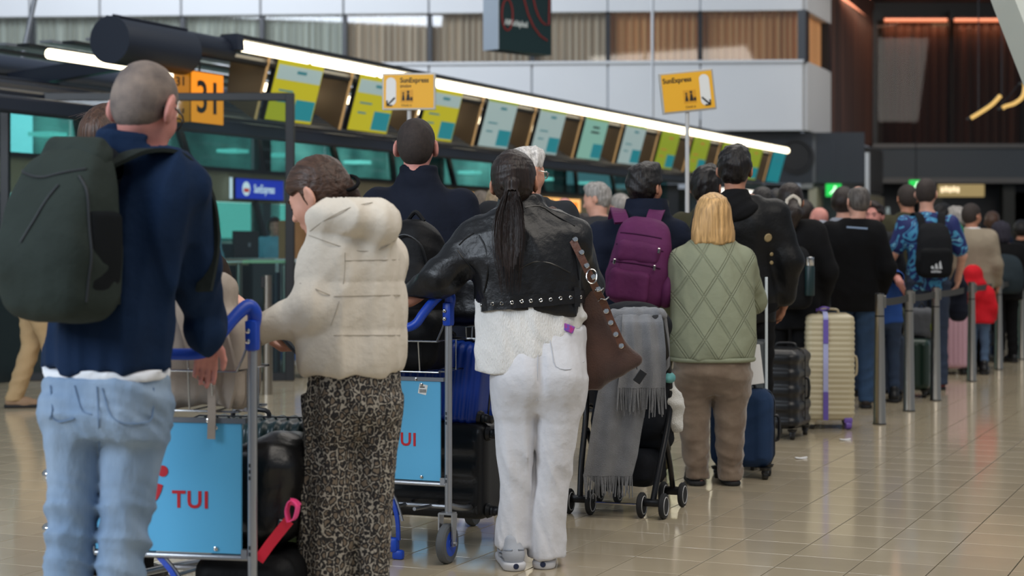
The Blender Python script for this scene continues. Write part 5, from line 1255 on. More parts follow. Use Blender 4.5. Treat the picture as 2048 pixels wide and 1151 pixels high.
# ------------------------------------------------------------------ suitcases
def suitcase(label, col, w_, d_, h_, loc, rz, ribs='v', rot=None, hw=True, m=None, rib=.05, amp=.004, tele=0., wheelm=None, group=None, res=.008, soft=False, rd=.05, zipm=None, wr=.026):
    """upright case standing on four wheels; x = width, y = depth, z = up; origin on the ground"""
    r = thing('suitcase', label, 'suitcase', loc, rz, rot, group); wz_ = wr*2+.012
    mm = m or mat('case_%d_%d_%d' % col, col, rough=.38 if not soft else .8, bump=.08 if not soft else .4, bs=120 if not soft else 400, spec=.5)
    f = F((-w_/2-.02, -d_/2-.02, wz_-.01), (w_/2+.02, d_/2+.02, wz_+h_+.02), res)
    f.box((0, 0, wz_+h_/2), (w_/2-amp, d_/2-amp, h_/2), rd)
    if ribs == 'v': f.disp(lambda x, y, z: -amp*np.clip(np.cos(x*2*PI/rib)*1.6, -1, 1)*(np.abs(z-wz_-h_/2) < h_/2-.05)*(np.abs(y) > d_/2-.03), .012)
    elif ribs == 'h': f.disp(lambda x, y, z: -amp*np.clip(np.cos(z*2*PI/rib)*1.6, -1, 1), .012)
    elif ribs == 's': f.disp(lambda x, y, z: -amp*np.clip(np.cos((np.abs(y)*0+z+.3*np.abs(x))*2*PI/rib)*1.4, -1, 1), .012)
    if soft: f.disp(folds(.003, 20, 4), .015)
    o = f.mesh('shell', mm, r)
    zm = zipm or BLKP
    b = B(); b.strip([(x, 0, z) for x, z in ((-w_/2+rd, wz_-.001), (w_/2-rd, wz_-.001))]+[(w_/2-rd*.3+.001, 0, wz_+rd*.3), (w_/2+.001, 0, wz_+rd), (w_/2+.001, 0, wz_+h_-rd), (w_/2-rd*.3+.001, 0, wz_+h_-rd*.3), (w_/2-rd, 0, wz_+h_+.001), (-w_/2+rd, 0, wz_+h_+.001), (-w_/2+rd*.3, 0, wz_+h_-rd*.3), (-w_/2-.001, 0, wz_+h_-rd), (-w_/2-.001, 0, wz_+rd), (-w_/2+rd*.3, 0, wz_+rd*.3), (-w_/2+rd, 0, wz_-.001)], (0, 1, 0), .016, .005); b.obj('zip_band', zm, r)
    b = B(); b.tube(spline([(-.07, 0, wz_+h_-.003), (-.055, 0, wz_+h_+.026), (.055, 0, wz_+h_+.026), (.07, 0, wz_+h_-.003)], 4), .009, 8); b.obj('top_handle', zm, r, True)
    b = B(); b.tube(spline([(w_/2-.003, 0, wz_+h_*.5-.07), (w_/2+.024, 0, wz_+h_*.5-.055), (w_/2+.024, 0, wz_+h_*.5+.055), (w_/2-.003, 0, wz_+h_*.5+.07)], 4), .009, 8); b.obj('side_handle', zm, r, True)
    if tele:
        b = B()
        for x in (-.08, .08): b.tube([(x, d_/2-.05, wz_+h_-.01), (x, d_/2-.05, wz_+h_+tele)], .008, 8)
        b.obj('handle_tube', MET, r, True)
        b = B(); b.box((0, d_/2-.05, wz_+h_+tele), (.19, .03, .03), None, .012); b.obj('pull_handle', zm, r)
    wm = wheelm or BLKP
    for sx in (-1, 1):
        for sy in (-1, 1):
            c = (sx*(w_/2-.045), sy*(d_/2-.04), wr)
            b = B(); b.lathe([(wr*.5, -.016), (wr*.85, -.016), (wr, -.010), (wr, .010), (wr*.85, .016), (wr*.5, .016)], c, (1, .25, 0), 18); wv = b.obj('wheel', wm, r, True)
            b = B(); b.box((c[0], c[1], wr*1.6), (.04, .05, wr*1.2), None, .012); b.lathe([(.028, 0), (.034, .016)], (c[0], c[1], wz_-.012), (0, 0, 1), 14); b.obj('wheel_housing', zm if wheelm is None else wm, wv, True)
    return r
CB = (24, 24, 26)
# on trolley two: big black case lying across, blue case on top
Rl = lambda rz, extra: (Matrix.Rotation(rz, 4, 'Z') @ extra).to_euler()
lying = Matrix.Rotation(-PI/2, 4, 'Y') @ Matrix.Rotation(PI/2, 4, 'Z')       # the case's up axis becomes -x, its width stands upright
s1 = suitcase('large black hard suitcase lying across the second trolley, wheels to the right', CB, .42, .38, .66, on(t2, a2, .425, .44, .345), a2, ribs='v', rot=Rl(a2, Matrix.Rotation(-PI/2, 4, 'Y')), rib=.11, amp=.004, rd=.045, wr=.032)
s2 = suitcase('bright blue ribbed suitcase lying on top of the large black suitcase', (22, 62, 160), .36, .25, .52, on(t2, a2, .375, .40, .70), a2, ribs='h', rot=Rl(a2, Matrix.Rotation(R(-84), 4, 'Y')), rib=.035, amp=.0045, rd=.04)
# on trolley one
s3 = suitcase('rose-gold suitcase lying across the first trolley, chrome wheels past the jeans', (150, 116, 98), .27, .40, .55, on(t1, a1, -.50, .30, .46), a1, ribs='v', rot=Rl(a1, Matrix.Rotation(PI/2, 4, 'Y')), wheelm=CHR, wr=.03)
s4 = suitcase('dark green ribbed suitcase lying at the front of the first trolley', (22, 44, 46), .34, .30, .5, on(t1, a1, .30, .80, .52), a1, ribs='h', rot=Rl(a1, Matrix.Rotation(-PI/2, 4, 'Y')), rib=.045, amp=.006)
# standing cases of the queue
def gp_(px, py): s_ = (py-HOR)/CAMZ; return ((px-1024)/s_, FPX/s_, 0), s_
g, _ = gp_(1490, 958); suitcase('dark blue soft cabin suitcase beside the blonde woman\'s legs', (16, 50, 88), .36, .24, .44, (g[0], g[1]+.1, 0), R(-14), soft=True, rd=.07, ribs='v', rib=.12, amp=.004, tele=.0)
g, _ = gp_(1571, 872); suitcase('black glossy ribbed suitcase left of the cream one', (20, 20, 22), .27, .42, .55, (g[0], g[1]-.02, 0), R(-24), ribs='h', rib=.11, amp=.006, rd=.06)
g, _ = gp_(1652, 850); sc_ = suitcase('large cream ribbed suitcase with a lilac strap and purple wheel', (196, 184, 152), .35, .42, .76, (g[0], g[1]-.1, 0), R(-6), ribs='h', rib=.038, amp=.003, rd=.05, zipm=mat('case_trim_cream', (176, 164, 136), rough=.5))
b = B(); b.strip([(-.035, -.215, .07), (-.035, -.216, .8), (-.035, -.15, .835), (-.035, .15, .835), (-.035, .215, .8)], (1, 0, 0), .035, .004); st_ = b.obj('luggage_strap', mat('strap_lilac', (176, 180, 224), rough=.6), sc_)
for z_, l_ in ((.17, .2), (.70, .17)):
    b = B(); b.box((-.035, -.221, z_), (.036, .006, l_)); b.obj('strap_label', mat('strap_purple', (108, 90, 178), rough=.6), st_)
PUR = mat('wheel_purple', (120, 92, 186), rough=.4); b = B(); b.lathe([(.012, -.02), (.03, -.02), (.033, 0), (.03, .02), (.012, .02)], (.125, -.175, .033), (1, .2, 0), 18); b.box((.125, -.175, .066), (.06, .06, .04), None, .01); b.obj('purple_wheel', PUR, sc_, True)
b = B(); b.tube(spline([(-.09, -.05, .84), (-.05, -.09, .87), (0, -.06, .86), (-.03, -.02, .845), (-.09, -.03, .85)], 4), .006, 6); b.obj('strap_knot', PUR, sc_, True)
g, _ = gp_(1772, 802); suitcase('navy hard suitcase behind the first steel post', (22, 36, 56), .36, .3, .5, (g[0], g[1]+.1, 0), R(-15), ribs='v', rib=.06)
g, _ = gp_(1843, 795); suitcase('small dark green suitcase between the second and third posts', (28, 52, 42), .24, .36, .44, (g[0], g[1]+.15, 0), R(-20), ribs='v', rib=.08)
g, _ = gp_(1915, 748); suitcase('pink ribbed suitcase between the third and fourth posts', (206, 164, 178), .27, .42, .62, (g[0], g[1]+.1, 0), R(-15), ribs='v', rib=.045, amp=.004)
g, _ = gp_(1966, 736); suitcase('faded blue suitcase behind the fourth post', (86, 112, 140), .22, .38, .5, (g[0], g[1]+.15, 0), R(-20), ribs='v', rib=.3, amp=.002, rd=.08)
g, _ = gp_(1990, 722); suitcase('deep blue suitcase right of the faded blue one', (20, 48, 90), .22, .36, .55, (g[0], g[1]+.2, 0), R(-20), ribs='v', rib=.09)
# ------------------------------------------------------------------ soft bags
def soft_bag(name, label, m, loc, rz, prims, fold=(.008, 16), res=.009, seed=1, cat='bag', lo=None, hi=None, rot=None, wash=None):
    r = thing(name, label, cat, loc, rz, rot); P_ = np.array([q[1] for q in prims]); Q_ = np.array([q[2] if q[0] != 'c' else (q[3],)*3 for q in prims])
    f = F((P_-Q_).min(0)-.05 if lo is None else lo, (P_+Q_).max(0)+.05 if hi is None else hi, res)
    for q in prims:
        if q[0] == 'e': f.ell(q[1], q[2], q[3] if len(q) > 3 else .05)
        elif q[0] == 'b': f.box(q[1], q[2], min(q[2])*.85 if len(q) < 4 else q[3], .04)
    f.disp(folds(fold[0], fold[1], seed), .02); f.mesh('bag_body', m, r); return r
BEI = cloth('greige_pack', (168, 156, 144), rough=.75, var=.06); BK = cloth('bag_black', (17, 17, 19), rough=.6, var=.2); BKL = mat('bag_black_vinyl', (16, 16, 18), rough=.35, bump=.3, bs=30)
r = soft_bag('backpack', 'greige backpack sitting in the basket of the first trolley', BEI, on(t1, a1, .04, .17, .80), a1, [('b', (0, 0, .14), (.185, .12, .15), .05), ('b', (-.03, .02, .30), (.145, .10, .12), .05)], seed=3, fold=(.012, 14))
b = B(); b.strip(spline([(.10, -.13, .12), (.105, -.15, .05), (.115, -.175, -.02), (.115, -.18, -.10)], 4), (1, 0, 0), .026, .004); b.obj('hanging_strap', BEI, r)
b = B(); b.strip(spline([(.09, -.10, .30), (.135, -.135, .22), (.165, -.14, .10), (.14, -.13, .0)], 4), (1, -.4, 0), .05, .012); b.strip(spline([(-.02, -.10, .32), (.03, -.14, .22), (.06, -.14, .1)], 4), (1, 0, 0), .05, .012); b.obj('shoulder_strap', BEI, r)
b = B(); b.tube(spline([(-.04, .0, .45), (0, .0, .50), (.04, 0, .45)], 5), .01, 8); b.obj('grab_handle', BEI, r, True)
r = soft_bag('travel_bag', 'black shiny travel bag behind the right post of the first trolley', BKL, on(t1, a1, .25, .34, .26), a1, [('b', (0, 0, .24), (.115, .2, .17), .09), ('e', (.03, -.05, .32), (.09, .14, .12))], seed=5)
b = B(); b.box((.085, -.20, .14), (.025, .01, .055), Matrix.Rotation(.2, 3, 'Y'), .004); b.obj('buckle', CHR, r)
r = soft_bag('travel_bag', 'black soft bag low on the first trolley under the pink ribbon', BK, on(t1, a1, .22, .26, .12), a1, [('b', (0, 0, .08), (.17, .2, .11), .06)], seed=6)
r = soft_bag('travel_bag', 'muted green soft bag behind the leopard trousers', cloth('bag_green', (86, 104, 72)), on(t1, a1, .20, .70, .26), a1, [('b', (0, 0, .10), (.16, .12, .10), .07)], seed=7)
rb = thing('ribbon', 'bright pink and red ribbon tied to the black bags', 'ribbon', tuple(W(585, 1005, 628)))
PNK = mat('ribbon_pink', (255, 84, 150), rough=.5); REDR = mat('ribbon_red', (236, 36, 66), rough=.5)
def wr_(pts, s_, ref): return [np.array(W(x, y, s_ if not hasattr(s_, '__len__') else s_[i])-ref) for i, (x, y) in enumerate(pts)]
ref = W(585, 1005, 628)
b = B(); b.strip(spline(wr_([(578, 1040), (560, 1062), (538, 1090), (517, 1120)], 628, ref), 4), (1, 0, .6), .034, .004); b.obj('tail', REDR, rb)
b = B(); b.strip(spline(wr_([(578, 1042), (590, 1035), (595, 1010), (582, 1000), (574, 1020), (578, 1042)], 628, ref), 4), (.3, 1, 0), .032, .004); b.strip(spline(wr_([(580, 1002), (590, 1004), (598, 1012)], 628, ref), 3), (0, 0, 1), .022, .004); b.obj('bow', PNK, rb)
# bags in and on trolley two
r = soft_bag('travel_bag', 'black soft bag filling the basket of the second trolley', BK, on(t2, a2, -.02, .16, .80), a2, [('b', (0, 0, .11), (.22, .13, .13), .07), ('e', (-.1, 0, .2), (.13, .12, .08))], seed=8)
r = soft_bag('backpack', 'black rounded backpack standing on the second trolley, left of the leather sleeve', BK, on(t2, a2, -.02, .34, .98), a2, [('b', (0, 0, .16), (.13, .12, .2), .1), ('e', (0, 0, .33), (.115, .11, .12)), ('e', (.02, -.08, .12), (.1, .08, .12))], seed=9)
b = B(); b.tube(spline([(-.04, 0, .44), (0, 0, .48), (.04, 0, .44)], 5), .01, 8); b.obj('grab_handle', BK, r, True)
b = B(); b.tube(spline([(-.1, -.08, .2), (-.08, -.11, .33), (0, -.115, .38), (.08, -.11, .33), (.1, -.08, .2)], 5), .005, 6); b.obj('zip_seam', BLKP, r, True)
r = soft_bag('travel_bag', 'black holdall on top of the luggage behind the second trolley handle', BKL, on(t2, a2, .20, .52, .99), a2, [('b', (0, 0, .10), (.22, .15, .13), .08)], seed=10)
# black case end behind the bowed woman: only its wheel shows
s6 = suitcase('small black suitcase lying hidden ahead of the bowed woman, one wheel showing', CB, .17, .15, .20, tuple(W(622, 792, 560)), R(-12), rot=Rl(R(-12), Matrix.Rotation(R(88), 4, 'Y')), wr=.022, rd=.04)
sp = thing('box_stool', 'low dark stand under the small hidden suitcase', 'stand', (W(705, 900, 560).x, FPX/560+.0, 0), R(-12)); b = B()
for x in (-.08, .08):
    for y in (-.1, .1): b.tube([(x, y, 0), (x, y, .655)], .012, 8)
b.obj('legs_frame', BLKP, sp, True); b = B(); b.box((0, 0, .665), (.22, .22, .03), None, .006); b.box((0, 0, .3), (.18, .22, .02)); b.obj('tray', BLKP, sp)

# ------------------------------------------------------------------ brown shoulder bag
SUE = mat('brown_suede', (74, 44, 30), rough=.85, bump=.35, bs=160, var=.25, vs=7, sheen=.4, col2=(52, 30, 22))
bgp = W(1215, 690, 484)
bg_ = thing('shoulder_bag', 'brown suede shoulder bag with a studded strap on the leather-jacketed woman', 'bag', tuple(bgp), R(-4))
def bl_(px, py, dd=0., s_=484): q = W(px, py, s_)-bgp; c, n_ = math.cos(-R(-4)), math.sin(-R(-4)); return np.array((q.x*c-(q.y+dd)*n_, q.x*n_+(q.y+dd)*c, q.z))
f = F((-.20, -.14, -.24), (.2, .14, .26), .007)
def bw_(py, pa, pb, ry): a, c = bl_(pa, py), bl_(pb, py); return (a[2], (a[0]+c[0])/2, 0, (c[0]-a[0])/2, ry)
f.loft([bw_(778, 1166, 1190, .03), bw_(768, 1160, 1215, .05), bw_(745, 1156, 1262, .06), bw_(724, 1155, 1281, .062), bw_(708, 1156, 1274, .06), bw_(670, 1158, 1247, .055), bw_(630, 1162, 1222, .045), bw_(600, 1168, 1208, .03), bw_(578, 1178, 1200, .02)], 0, 2.3, capk=.01)
f.disp(folds(.009, 15, 3, (1, 1, .6)), .02); fb_ = f.mesh('bag_body', SUE, bg_)
STR = mat('brown_leather_strap', (88, 52, 36), rough=.5, bump=.2, bs=120)
sp_ = [(1100, 414, .10), (1108, 420, .03), (1122, 440, -.08), (1140, 474, -.13), (1158, 510, -.15), (1176, 548, -.15), (1192, 582, -.13), (1206, 606, -.085), (1220, 640, -.075), (1234, 670, -.072), (1243, 694, -.068)]
pts = [bl_(x, y, d) for x, y, d in sp_]; b = B(); S_ = spline(pts, 4); b.strip(S_, (1, 0, .25), .030, .006); b.strip(spline([bl_(1100, 414, .10), bl_(1118, 440, .20), bl_(1150, 520, .2), bl_(1172, 590, .08)], 4), (1, 0, .2), .03, .006); st = b.obj('strap', STR, bg_)
for (x, y) in ((1121, 429), (1136, 453), (1148, 479), (1160, 504), (1170, 530), (1183, 552), (1193, 576), (1210, 620), (1219, 643), (1229, 666), (1240, 689)):
    d = np.interp(y, [q[1] for q in sp_], [q[2] for q in sp_]); c = bl_(x, y, d-.006); b = B(); b.lathe([(.0105, 0), (.0115, .003), (.0085, .007), (.004, .0075), (.004, .0045)], c, (0, -1, .1), 14); b.obj('stud', CHR, st, True)
b = B(); c = bl_(1180, 551, -.158); b.tube([c+(.021*math.cos(a), -.004+.006*math.sin(a), .029*math.sin(a)) for a in np.linspace(0, 2*PI, 19)[:-1]], .0026, 8, True)
for (x, y) in ((1193, 579), (1204, 597)): c = bl_(x, y, -.135+.03*(y > 590)); b.tube(spline([c+(-.02, .006, -.006), c+(-.008, -.008, .004), c+(.008, -.008, .0), c+(.021, .006, .010)], 4), .0028, 8)
b.obj('strap_ring', CHR, bg_, True)
b = B(); c = bl_(1279, 752, -.02); b.box(c, (.035, .004, .055), Matrix.Rotation(.6, 3, 'Y'), .002); b.tube(spline([c+(-.012, 0, .03), c+(-.014, .0, .05), bl_(1272, 728, -.02)], 3), .002, 6); b.obj('hang_tag', BLKP, bg_)

# ------------------------------------------------------------------ pushchair with a grey scarf
FRM = mat('pushchair_frame', (30, 30, 32), rough=.35, metal=.4); FAB = cloth('pushchair_fabric', (24, 26, 31), rough=.8)
g, s_ = gp_(1247, 1020); pc = thing('pushchair', 'compact black pushchair with twin front wheels beside the white jeans', 'pushchair', (.566, 8.654, 0), R(-21))
WH_ = mat('wheel_ring', (206, 206, 206), rough=.4)
def pwheel(x, y, rr, wd_, par):
    b = B(); b.lathe([(rr*.55, -wd_), (rr*.9, -wd_), (rr, -wd_*.5), (rr, wd_*.5), (rr*.9, wd_), (rr*.55, wd_)], (x, y, rr), (1, 0, 0), 26); t = b.obj('wheel', RUB, par, True)
    b = B()
    for sg in (-1, 1): b.tube([(x+sg*wd_*1.02, y+rr*.70*math.cos(a), rr+rr*.70*math.sin(a)) for a in np.linspace(0, 2*PI, 23)[:-1]], .0022, 5, True)
    b.obj('rim_ring', WH_, t, True)
    b = B(); b.lathe([(rr*.5, -wd_*.8), (.01, -wd_*.7)], (x, y, rr), (1, 0, 0), 18); b.lathe([(rr*.5, wd_*.8), (.01, wd_*.7)], (x, y, rr), (1, 0, 0), 18); b.obj('hub', FRM, t, True)
# rear of the chair (handle side) is toward the camera: +y = travel direction
for sx in (-1, 1):
    for q in (-.055, .055): pwheel(sx*.185+q, -.17, .062, .012, pc)
    for q in (-.05, .05): pwheel(sx*.17+q, .24, .062, .012, pc)
b = B()
for sx in (-1, 1):
    b.tube(spline([(sx*.185, -.17, .075), (sx*.20, -.10, .25), (sx*.215, .02, .50), (sx*.215, .0, .70), (sx*.21, -.08, .90), (sx*.205, -.12, .965)], 5), .015, 10)
    b.tube([(sx*.20, -.02, .40), (sx*.19, .12, .22), (sx*.17, .24, .09)], .014, 10)
    b.box((sx*.185, -.17, .075), (.10, .05, .035), None, .012); b.box((sx*.17, .24, .08), (.09, .05, .04), None, .012)
    b.tube([(sx*.21, .02, .52), (sx*.205, .22, .48)], .012, 8)
b.obj('frame', FRM, pc, True)
b = B(); b.tube([(-.13, -.17, .062), (.13, -.17, .062)], .006, 8); b.obj('axle', CHR, pc, True)
b = B(); b.tube(spline([(-.205, -.12, .965), (-.19, -.14, .962), (-.1, -.15, .955), (.1, -.15, .955), (.19, -.14, .962), (.205, -.12, .965)], 5), .016, 10); b.obj('handlebar', RUB, pc, True)
f = F((-.26, -.25, .25), (.26, .4, 1.02), .010); f.box((.02, .02, .62), (.20, .05, .32), .05, 0, rot=rot_zx(0, .2)); f.box((0, .16, .42), (.19, .18, .05), .04, .05); f.ell((0, .10, .92), (.20, .16, .12), .05); f.disp(folds(.006, 18, 4), .02); f.mesh('seat', FAB, pc)
f = F((-.24, -.2, .05), (.24, .3, .36), .010); f.box((0, .03, .22), (.17, .15, .09), .06); f.disp(folds(.010, 18, 6), .02); f.mesh('storage_basket', FAB, pc)
WFL = mat('white_fleece', (226, 224, 218), rough=.95, bump=.8, bs=220, sheen=.5)
f = F((.1, -.1, .3), (.45, .4, .80), .009); f.chain([(.205, .04, .63), (.225, .06, .54), (.228, .08, .43)], [.03, .045, .04], .03); f.disp(folds(.006, 40, 5), .02); f.mesh('fleece_liner', WFL, pc)
tl_ = mat('teal_shoe', (92, 158, 158), rough=.6)
f = F((.1, -.1, .55), (.42, .3, .85), .008); f.cap((.17, .0, .70), (.222, .01, .665), .026, .022, .02); f.cap((.222, .01, .665), (.22, -.03, .66), .022, .018, .02); f.mesh('child_shoe', tl_, pc)
f = F((.1, -.1, .55), (.42, .3, .85), .008); f.cap((.16, .05, .76), (.19, .02, .70), .026, .022, .02); f.mesh('child_leg', SK, pc)
# scarf: two falls of cloth over the handlebar with fringes
SCF = mat('grey_scarf', (122, 123, 126), rough=.95, bump=.6, bs=260, var=.14, vs=14, sheen=.3)
scf = thing('scarf', 'long grey fringed scarf hung over the pushchair handle', 'scarf', (g[0], g[1], 0), 0)
sg = Vector((g[0], g[1], 0))
def cloth_sheet(name, rows, th, par, fold_=.010, nf=3.):
    """rows: (py, px left, px right, metres in front of the chair) ; a sheet with soft vertical folds and real thickness"""
    n = 22; V = []; m_ = len(rows); RR = []
    A = np.array(rows, float); yy = np.linspace(0, m_-1, 36); D_ = [np.interp(yy, range(m_), A[:, k]) for k in range(4)]
    for i in range(36):
        for k in range(n):
            t = k/(n-1); px = D_[1][i]+(D_[2][i]-D_[1][i])*t; q = W(px, D_[0][i], 405); dd = D_[3][i]
            V.append((q.x-sg.x, FPX/405-dd-.15-sg.y+fold_*math.sin(t*nf*2*PI+.6*math.sin(i*.15)), q.z))
    Fc = [(i*n+k, i*n+k+1, (i+1)*n+k+1, (i+1)*n+k) for i in range(35) for k in range(n-1)]
    N0 = len(V); V2 = V+[(x, y+th, z) for x, y, z in V]; F2 = Fc+[tuple(N0+q for q in f_[::-1]) for f_ in Fc]
    for i in range(35):
        for k in (0, n-1): F2.append((i*n+k, (i+1)*n+k, N0+(i+1)*n+k, N0+i*n+k))
    for k in range(n-1):
        for i in (0, 35): F2.append((i*n+k, i*n+k+1, N0+i*n+k+1, N0+i*n+k))
    b = B(); b.add(V2, F2); return b.obj(name, SCF, par, True), V[-n:]
Y0 = FPX/405-sg.y
def fringe(name, ends, L, par, seed, nper=2):
    rr = random.Random(seed); b = B()
    for a, c in zip(ends[:-1], ends[1:]):
        for j in range(nper):
            t = (j+.5)/nper; p = np.array(a)*(1-t)+np.array(c)*t; w1 = rr.uniform(-.012, .012); l_ = L*rr.uniform(.75, 1.1)
            b.tube(spline([p+(0, .004, .008), p+(w1*.4, rr.uniform(-.006, .006), -l_*.4), p+(w1, rr.uniform(-.01, .01), -l_)], 2), [.0032, .003, .003, .0028, .0026], 4)
    tag(b.obj(name, SCF, par), kind='stuff')
fy = .02
o1, e1 = cloth_sheet('long_fall', [(622, 1222, 1262, -.06), (628, 1216, 1285, .02), (660, 1212, 1300, .05), (720, 1205, 1300, .07), (780, 1190, 1290, .09), (850, 1177, 1276, .10), (900, 1170, 1268, .10), (938, 1162, 1258, .10)], .006, scf, .012, 2.2); fringe('long_fringe', e1, .10, scf, 2)
o2, e2 = cloth_sheet('short_fall', [(622, 1248, 1300, -.07), (626, 1240, 1316, .04), (640, 1238, 1318, .085), (690, 1236, 1322, .115), (740, 1232, 1322, .13), (766, 1228, 1321, .135)], .006, scf, .014, 2.6); fringe('short_fringe', e2, .13, scf, 4)
o3, e3 = cloth_sheet('side_fall', [(622, 1296, 1312, -.10), (634, 1310, 1330, -.04), (680, 1320, 1336, -.05), (730, 1318, 1336, -.06), (750, 1308, 1322, -.06)], .006, scf, .006, 1.)
f = F(np.array((-.16, Y0-.3, .9)), np.array((.25, Y0+.2, 1.06)), .008)
for x0_, x1_ in ((1225, 1262), (1255, 1300), (1285, 1318)):
    a, c = W(x0_, 628, 405)-sg, W(x1_, 626, 405)-sg; f.cap((a.x, a.y-.14, a.z), (c.x, c.y-.15, c.z), .03, .028, .02); f.cap((a.x, a.y-.08, a.z), (c.x, c.y-.08, c.z), .03, .028, .03); f.cap((a.x, a.y+.0, a.z-.01), (c.x, c.y-.0, c.z-.01), .03, .028, .03)
f.disp(folds(.008, 30, 3), .02); f.mesh('top_fold', SCF, scf)
# ------------------------------------------------------------------ the queue further on
DNAVY = cloth('deep_navy', (24, 30, 46), var=.15); CHAR = cloth('charcoal', (44, 46, 50), var=.15); OLI = cloth('olive', (62, 60, 44), var=.12)
SAGE = cloth('sage_quilt', (142, 146, 122), rough=.7, var=.04); PURP = cloth('purple_pack', (96, 42, 84), rough=.7, var=.12); PURD = cloth('purple_dark', (66, 28, 60))
DNB = denim('dark', (48, 66, 92), (32, 46, 70)); BEIG = cloth('beige_trousers', (178, 150, 112), var=.08); GREY_BE = cloth('stone_jacket', (150, 138, 120), var=.1)
def quilt_bump(m, sc):
    N = m.node_tree.nodes; L = m.node_tree.links; tc = N.new('ShaderNodeTexCoord'); sp = N.new('ShaderNodeSeparateXYZ'); L.new(tc.outputs['Object'], sp.inputs[0])
    hs = []
    for sgn in (1, -1):
        for off in (0, .10):
            a = N.new('ShaderNodeMath'); a.operation = 'MULTIPLY_ADD'; a.inputs[1].default_value = sgn*1.55; L.new(sp.outputs['X'], a.inputs[0]); L.new(sp.outputs['Z'], a.inputs[2])
            c = N.new('ShaderNodeMath'); c.operation = 'MULTIPLY_ADD'; c.inputs[1].default_value = sc; c.inputs[2].default_value = off; L.new(a.outputs[0], c.inputs[0])
            pp = N.new('ShaderNodeMath'); pp.operation = 'PINGPONG'; pp.inputs[1].default_value = .5; L.new(c.outputs[0], pp.inputs[0])
            r = N.new('ShaderNodeMapRange'); r.inputs[1].default_value = 0; r.inputs[2].default_value = .035; L.new(pp.outputs[0], r.inputs[0]); hs.append(r.outputs[0])
    cur_ = hs[0]
    for h in hs[1:]:
        q = N.new('ShaderNodeMath'); q.operation = 'MINIMUM'; L.new(cur_, q.inputs[0]); L.new(h, q.inputs[1]); cur_ = q.outputs[0]
    bp = N.new('ShaderNodeBump'); bp.inputs['Strength'].default_value = .7; bp.inputs['Distance'].default_value = .008; L.new(cur_, bp.inputs['Height'])
    b = N['Principled BSDF']; 
    if b.inputs['Normal'].links: L.new(b.inputs['Normal'].links[0].from_socket, bp.inputs['Normal'])
    L.new(bp.outputs[0], b.inputs['Normal'])
quilt_bump(SAGE, 4.3)
# white-haired man in glasses ahead of the ponytail
p = Person('white-haired man in glasses, mostly hidden behind the long ponytail', 1056, 389, -12, 1.83, res=.010)
p.headpos(1052, 345, yaw=-48, pitch=-4, size=1.04)
p.body(SK, res=.0085).hair('short', HW, th=.007, res=.0075).glasses(CHR)
p.top(CHAR, off=.03, hem=.8, sr=(.08, .066, .05)).legs(BLKC).shoes(BLKP)
# purple backpack man
p = Person('dark-haired man in navy puffer wearing a purple backpack', 1282, 350, -5, 1.79, res=.010)
p.headpos(1291, 374, yaw=-38, pitch=2, size=1.05)
p.put(shL=p.loc(1202, 470), elL=p.loc(1192, 570), shR=p.loc(1352, 470), elR=p.loc(1372, 570), wrL=p.loc(1200, 640, 340), wrR=p.loc(1350, 620, 330))
p.body(SKT, res=.009, hands={'R': (ld(p, (-.2, 1, .2)), (0, 0, -1)), 'L': (ld(p, (.2, 1, .1)), (0, 0, -1))}).hair('short', HB, th=.018, res=.0075)
def hcol(f, s):
    c = s.loc(1292, 412); f.loft([(c[2]-.05, c[0], c[1], .13, .115), (c[2]+.02, c[0], c[1], .125, .11), (c[2]+.06, c[0], c[1]+.01, .11, .1)], .03, capk=.02)
p.top(DNAVY, 'puffer_jacket', p.rows([(690, 1280, 80, .62), (620, 1280, 84, .62), (540, 1280, 82, .6), (480, 1280, 84, .6), (445, 1282, 70, .6), (425, 1286, 46, .8)]), sr=(.09, .085, .06), ribs=(.11, .010, .8), fold=(.006, 18), seed=5, extra=hcol, res=.0095)
p.legs(cloth('khaki', (112, 104, 74))).shoes(BLKP); PM = p
c = p.loc(1272, 430); g = wl(p, (c[0]-.01, -.29, 0)); zb = CAMZ-(612-HOR)/358
r, o = pack('purple backpack on the navy puffer jacket, side pockets and zips', PURP, (g.x, g.y, zb), p.yaw-.08, .33, .24, .50, PURD); r.rotation_euler = (0, R(9), p.yaw-.06)
bpy.context.view_layer.update()
def pzip(o, r, lists, rad, m, name):
    b = B()
    for pts in lists:
        q = on_pack(o, r, [((x, -.8, z), (0, 1, 0)) for x, z in pts], .002)
        if len(q) > 1: b.tube(spline(q, 2), rad, 5)
    if b.v: b.obj(name, m, r, True)
pzip(o, r, [[(x, .40-.3*x*x) for x in np.linspace(-.13, .10, 8)], [(x, .33) for x in np.linspace(-.14, .12, 8)], [(x, .24-.4*x*x) for x in np.linspace(-.15, .12, 8)]], .004, PURD, 'zip_seam')
f = F((-.17, -.28, .0), (.15, 0, .26), .008); f.box((-.035, -.115, .115), (.115, .055, .085), .03); f.disp(folds(.004, 24, 3), .02); f.mesh('front_pocket', PURP, r)
f = F((.08, -.2, -.02), (.27, .15, .3), .008); f.ell((.175, -.02, .12), (.05, .09, .10), .02); f.mesh('side_pocket', PURP, r)
f = F((-.17, -.28, .2), (.17, 0, .42), .008); f.box((-.01, -.075, .30), (.12, .06, .065), .04); f.disp(folds(.004, 24, 3), .02); f.mesh('top_pocket', PURP, r)
b = B(); M_ = r.matrix_world.inverted()
for sx in (-1, 1):
    P3 = [(c[0]+sx*.085+.01, -.185, 1.44), (c[0]+sx*.105+.01, -.115, 1.50), (c[0]+sx*.12+.012, .02, 1.515), (c[0]+sx*.13, .12, 1.42), (c[0]+sx*.14, .15, 1.28)]
    b.strip(spline([np.array(M_ @ wl(p, q)) for q in P3], 5), (1, .1, 0), .085, .016)
b.obj('shoulder_strap', PURP, r)
b = B()
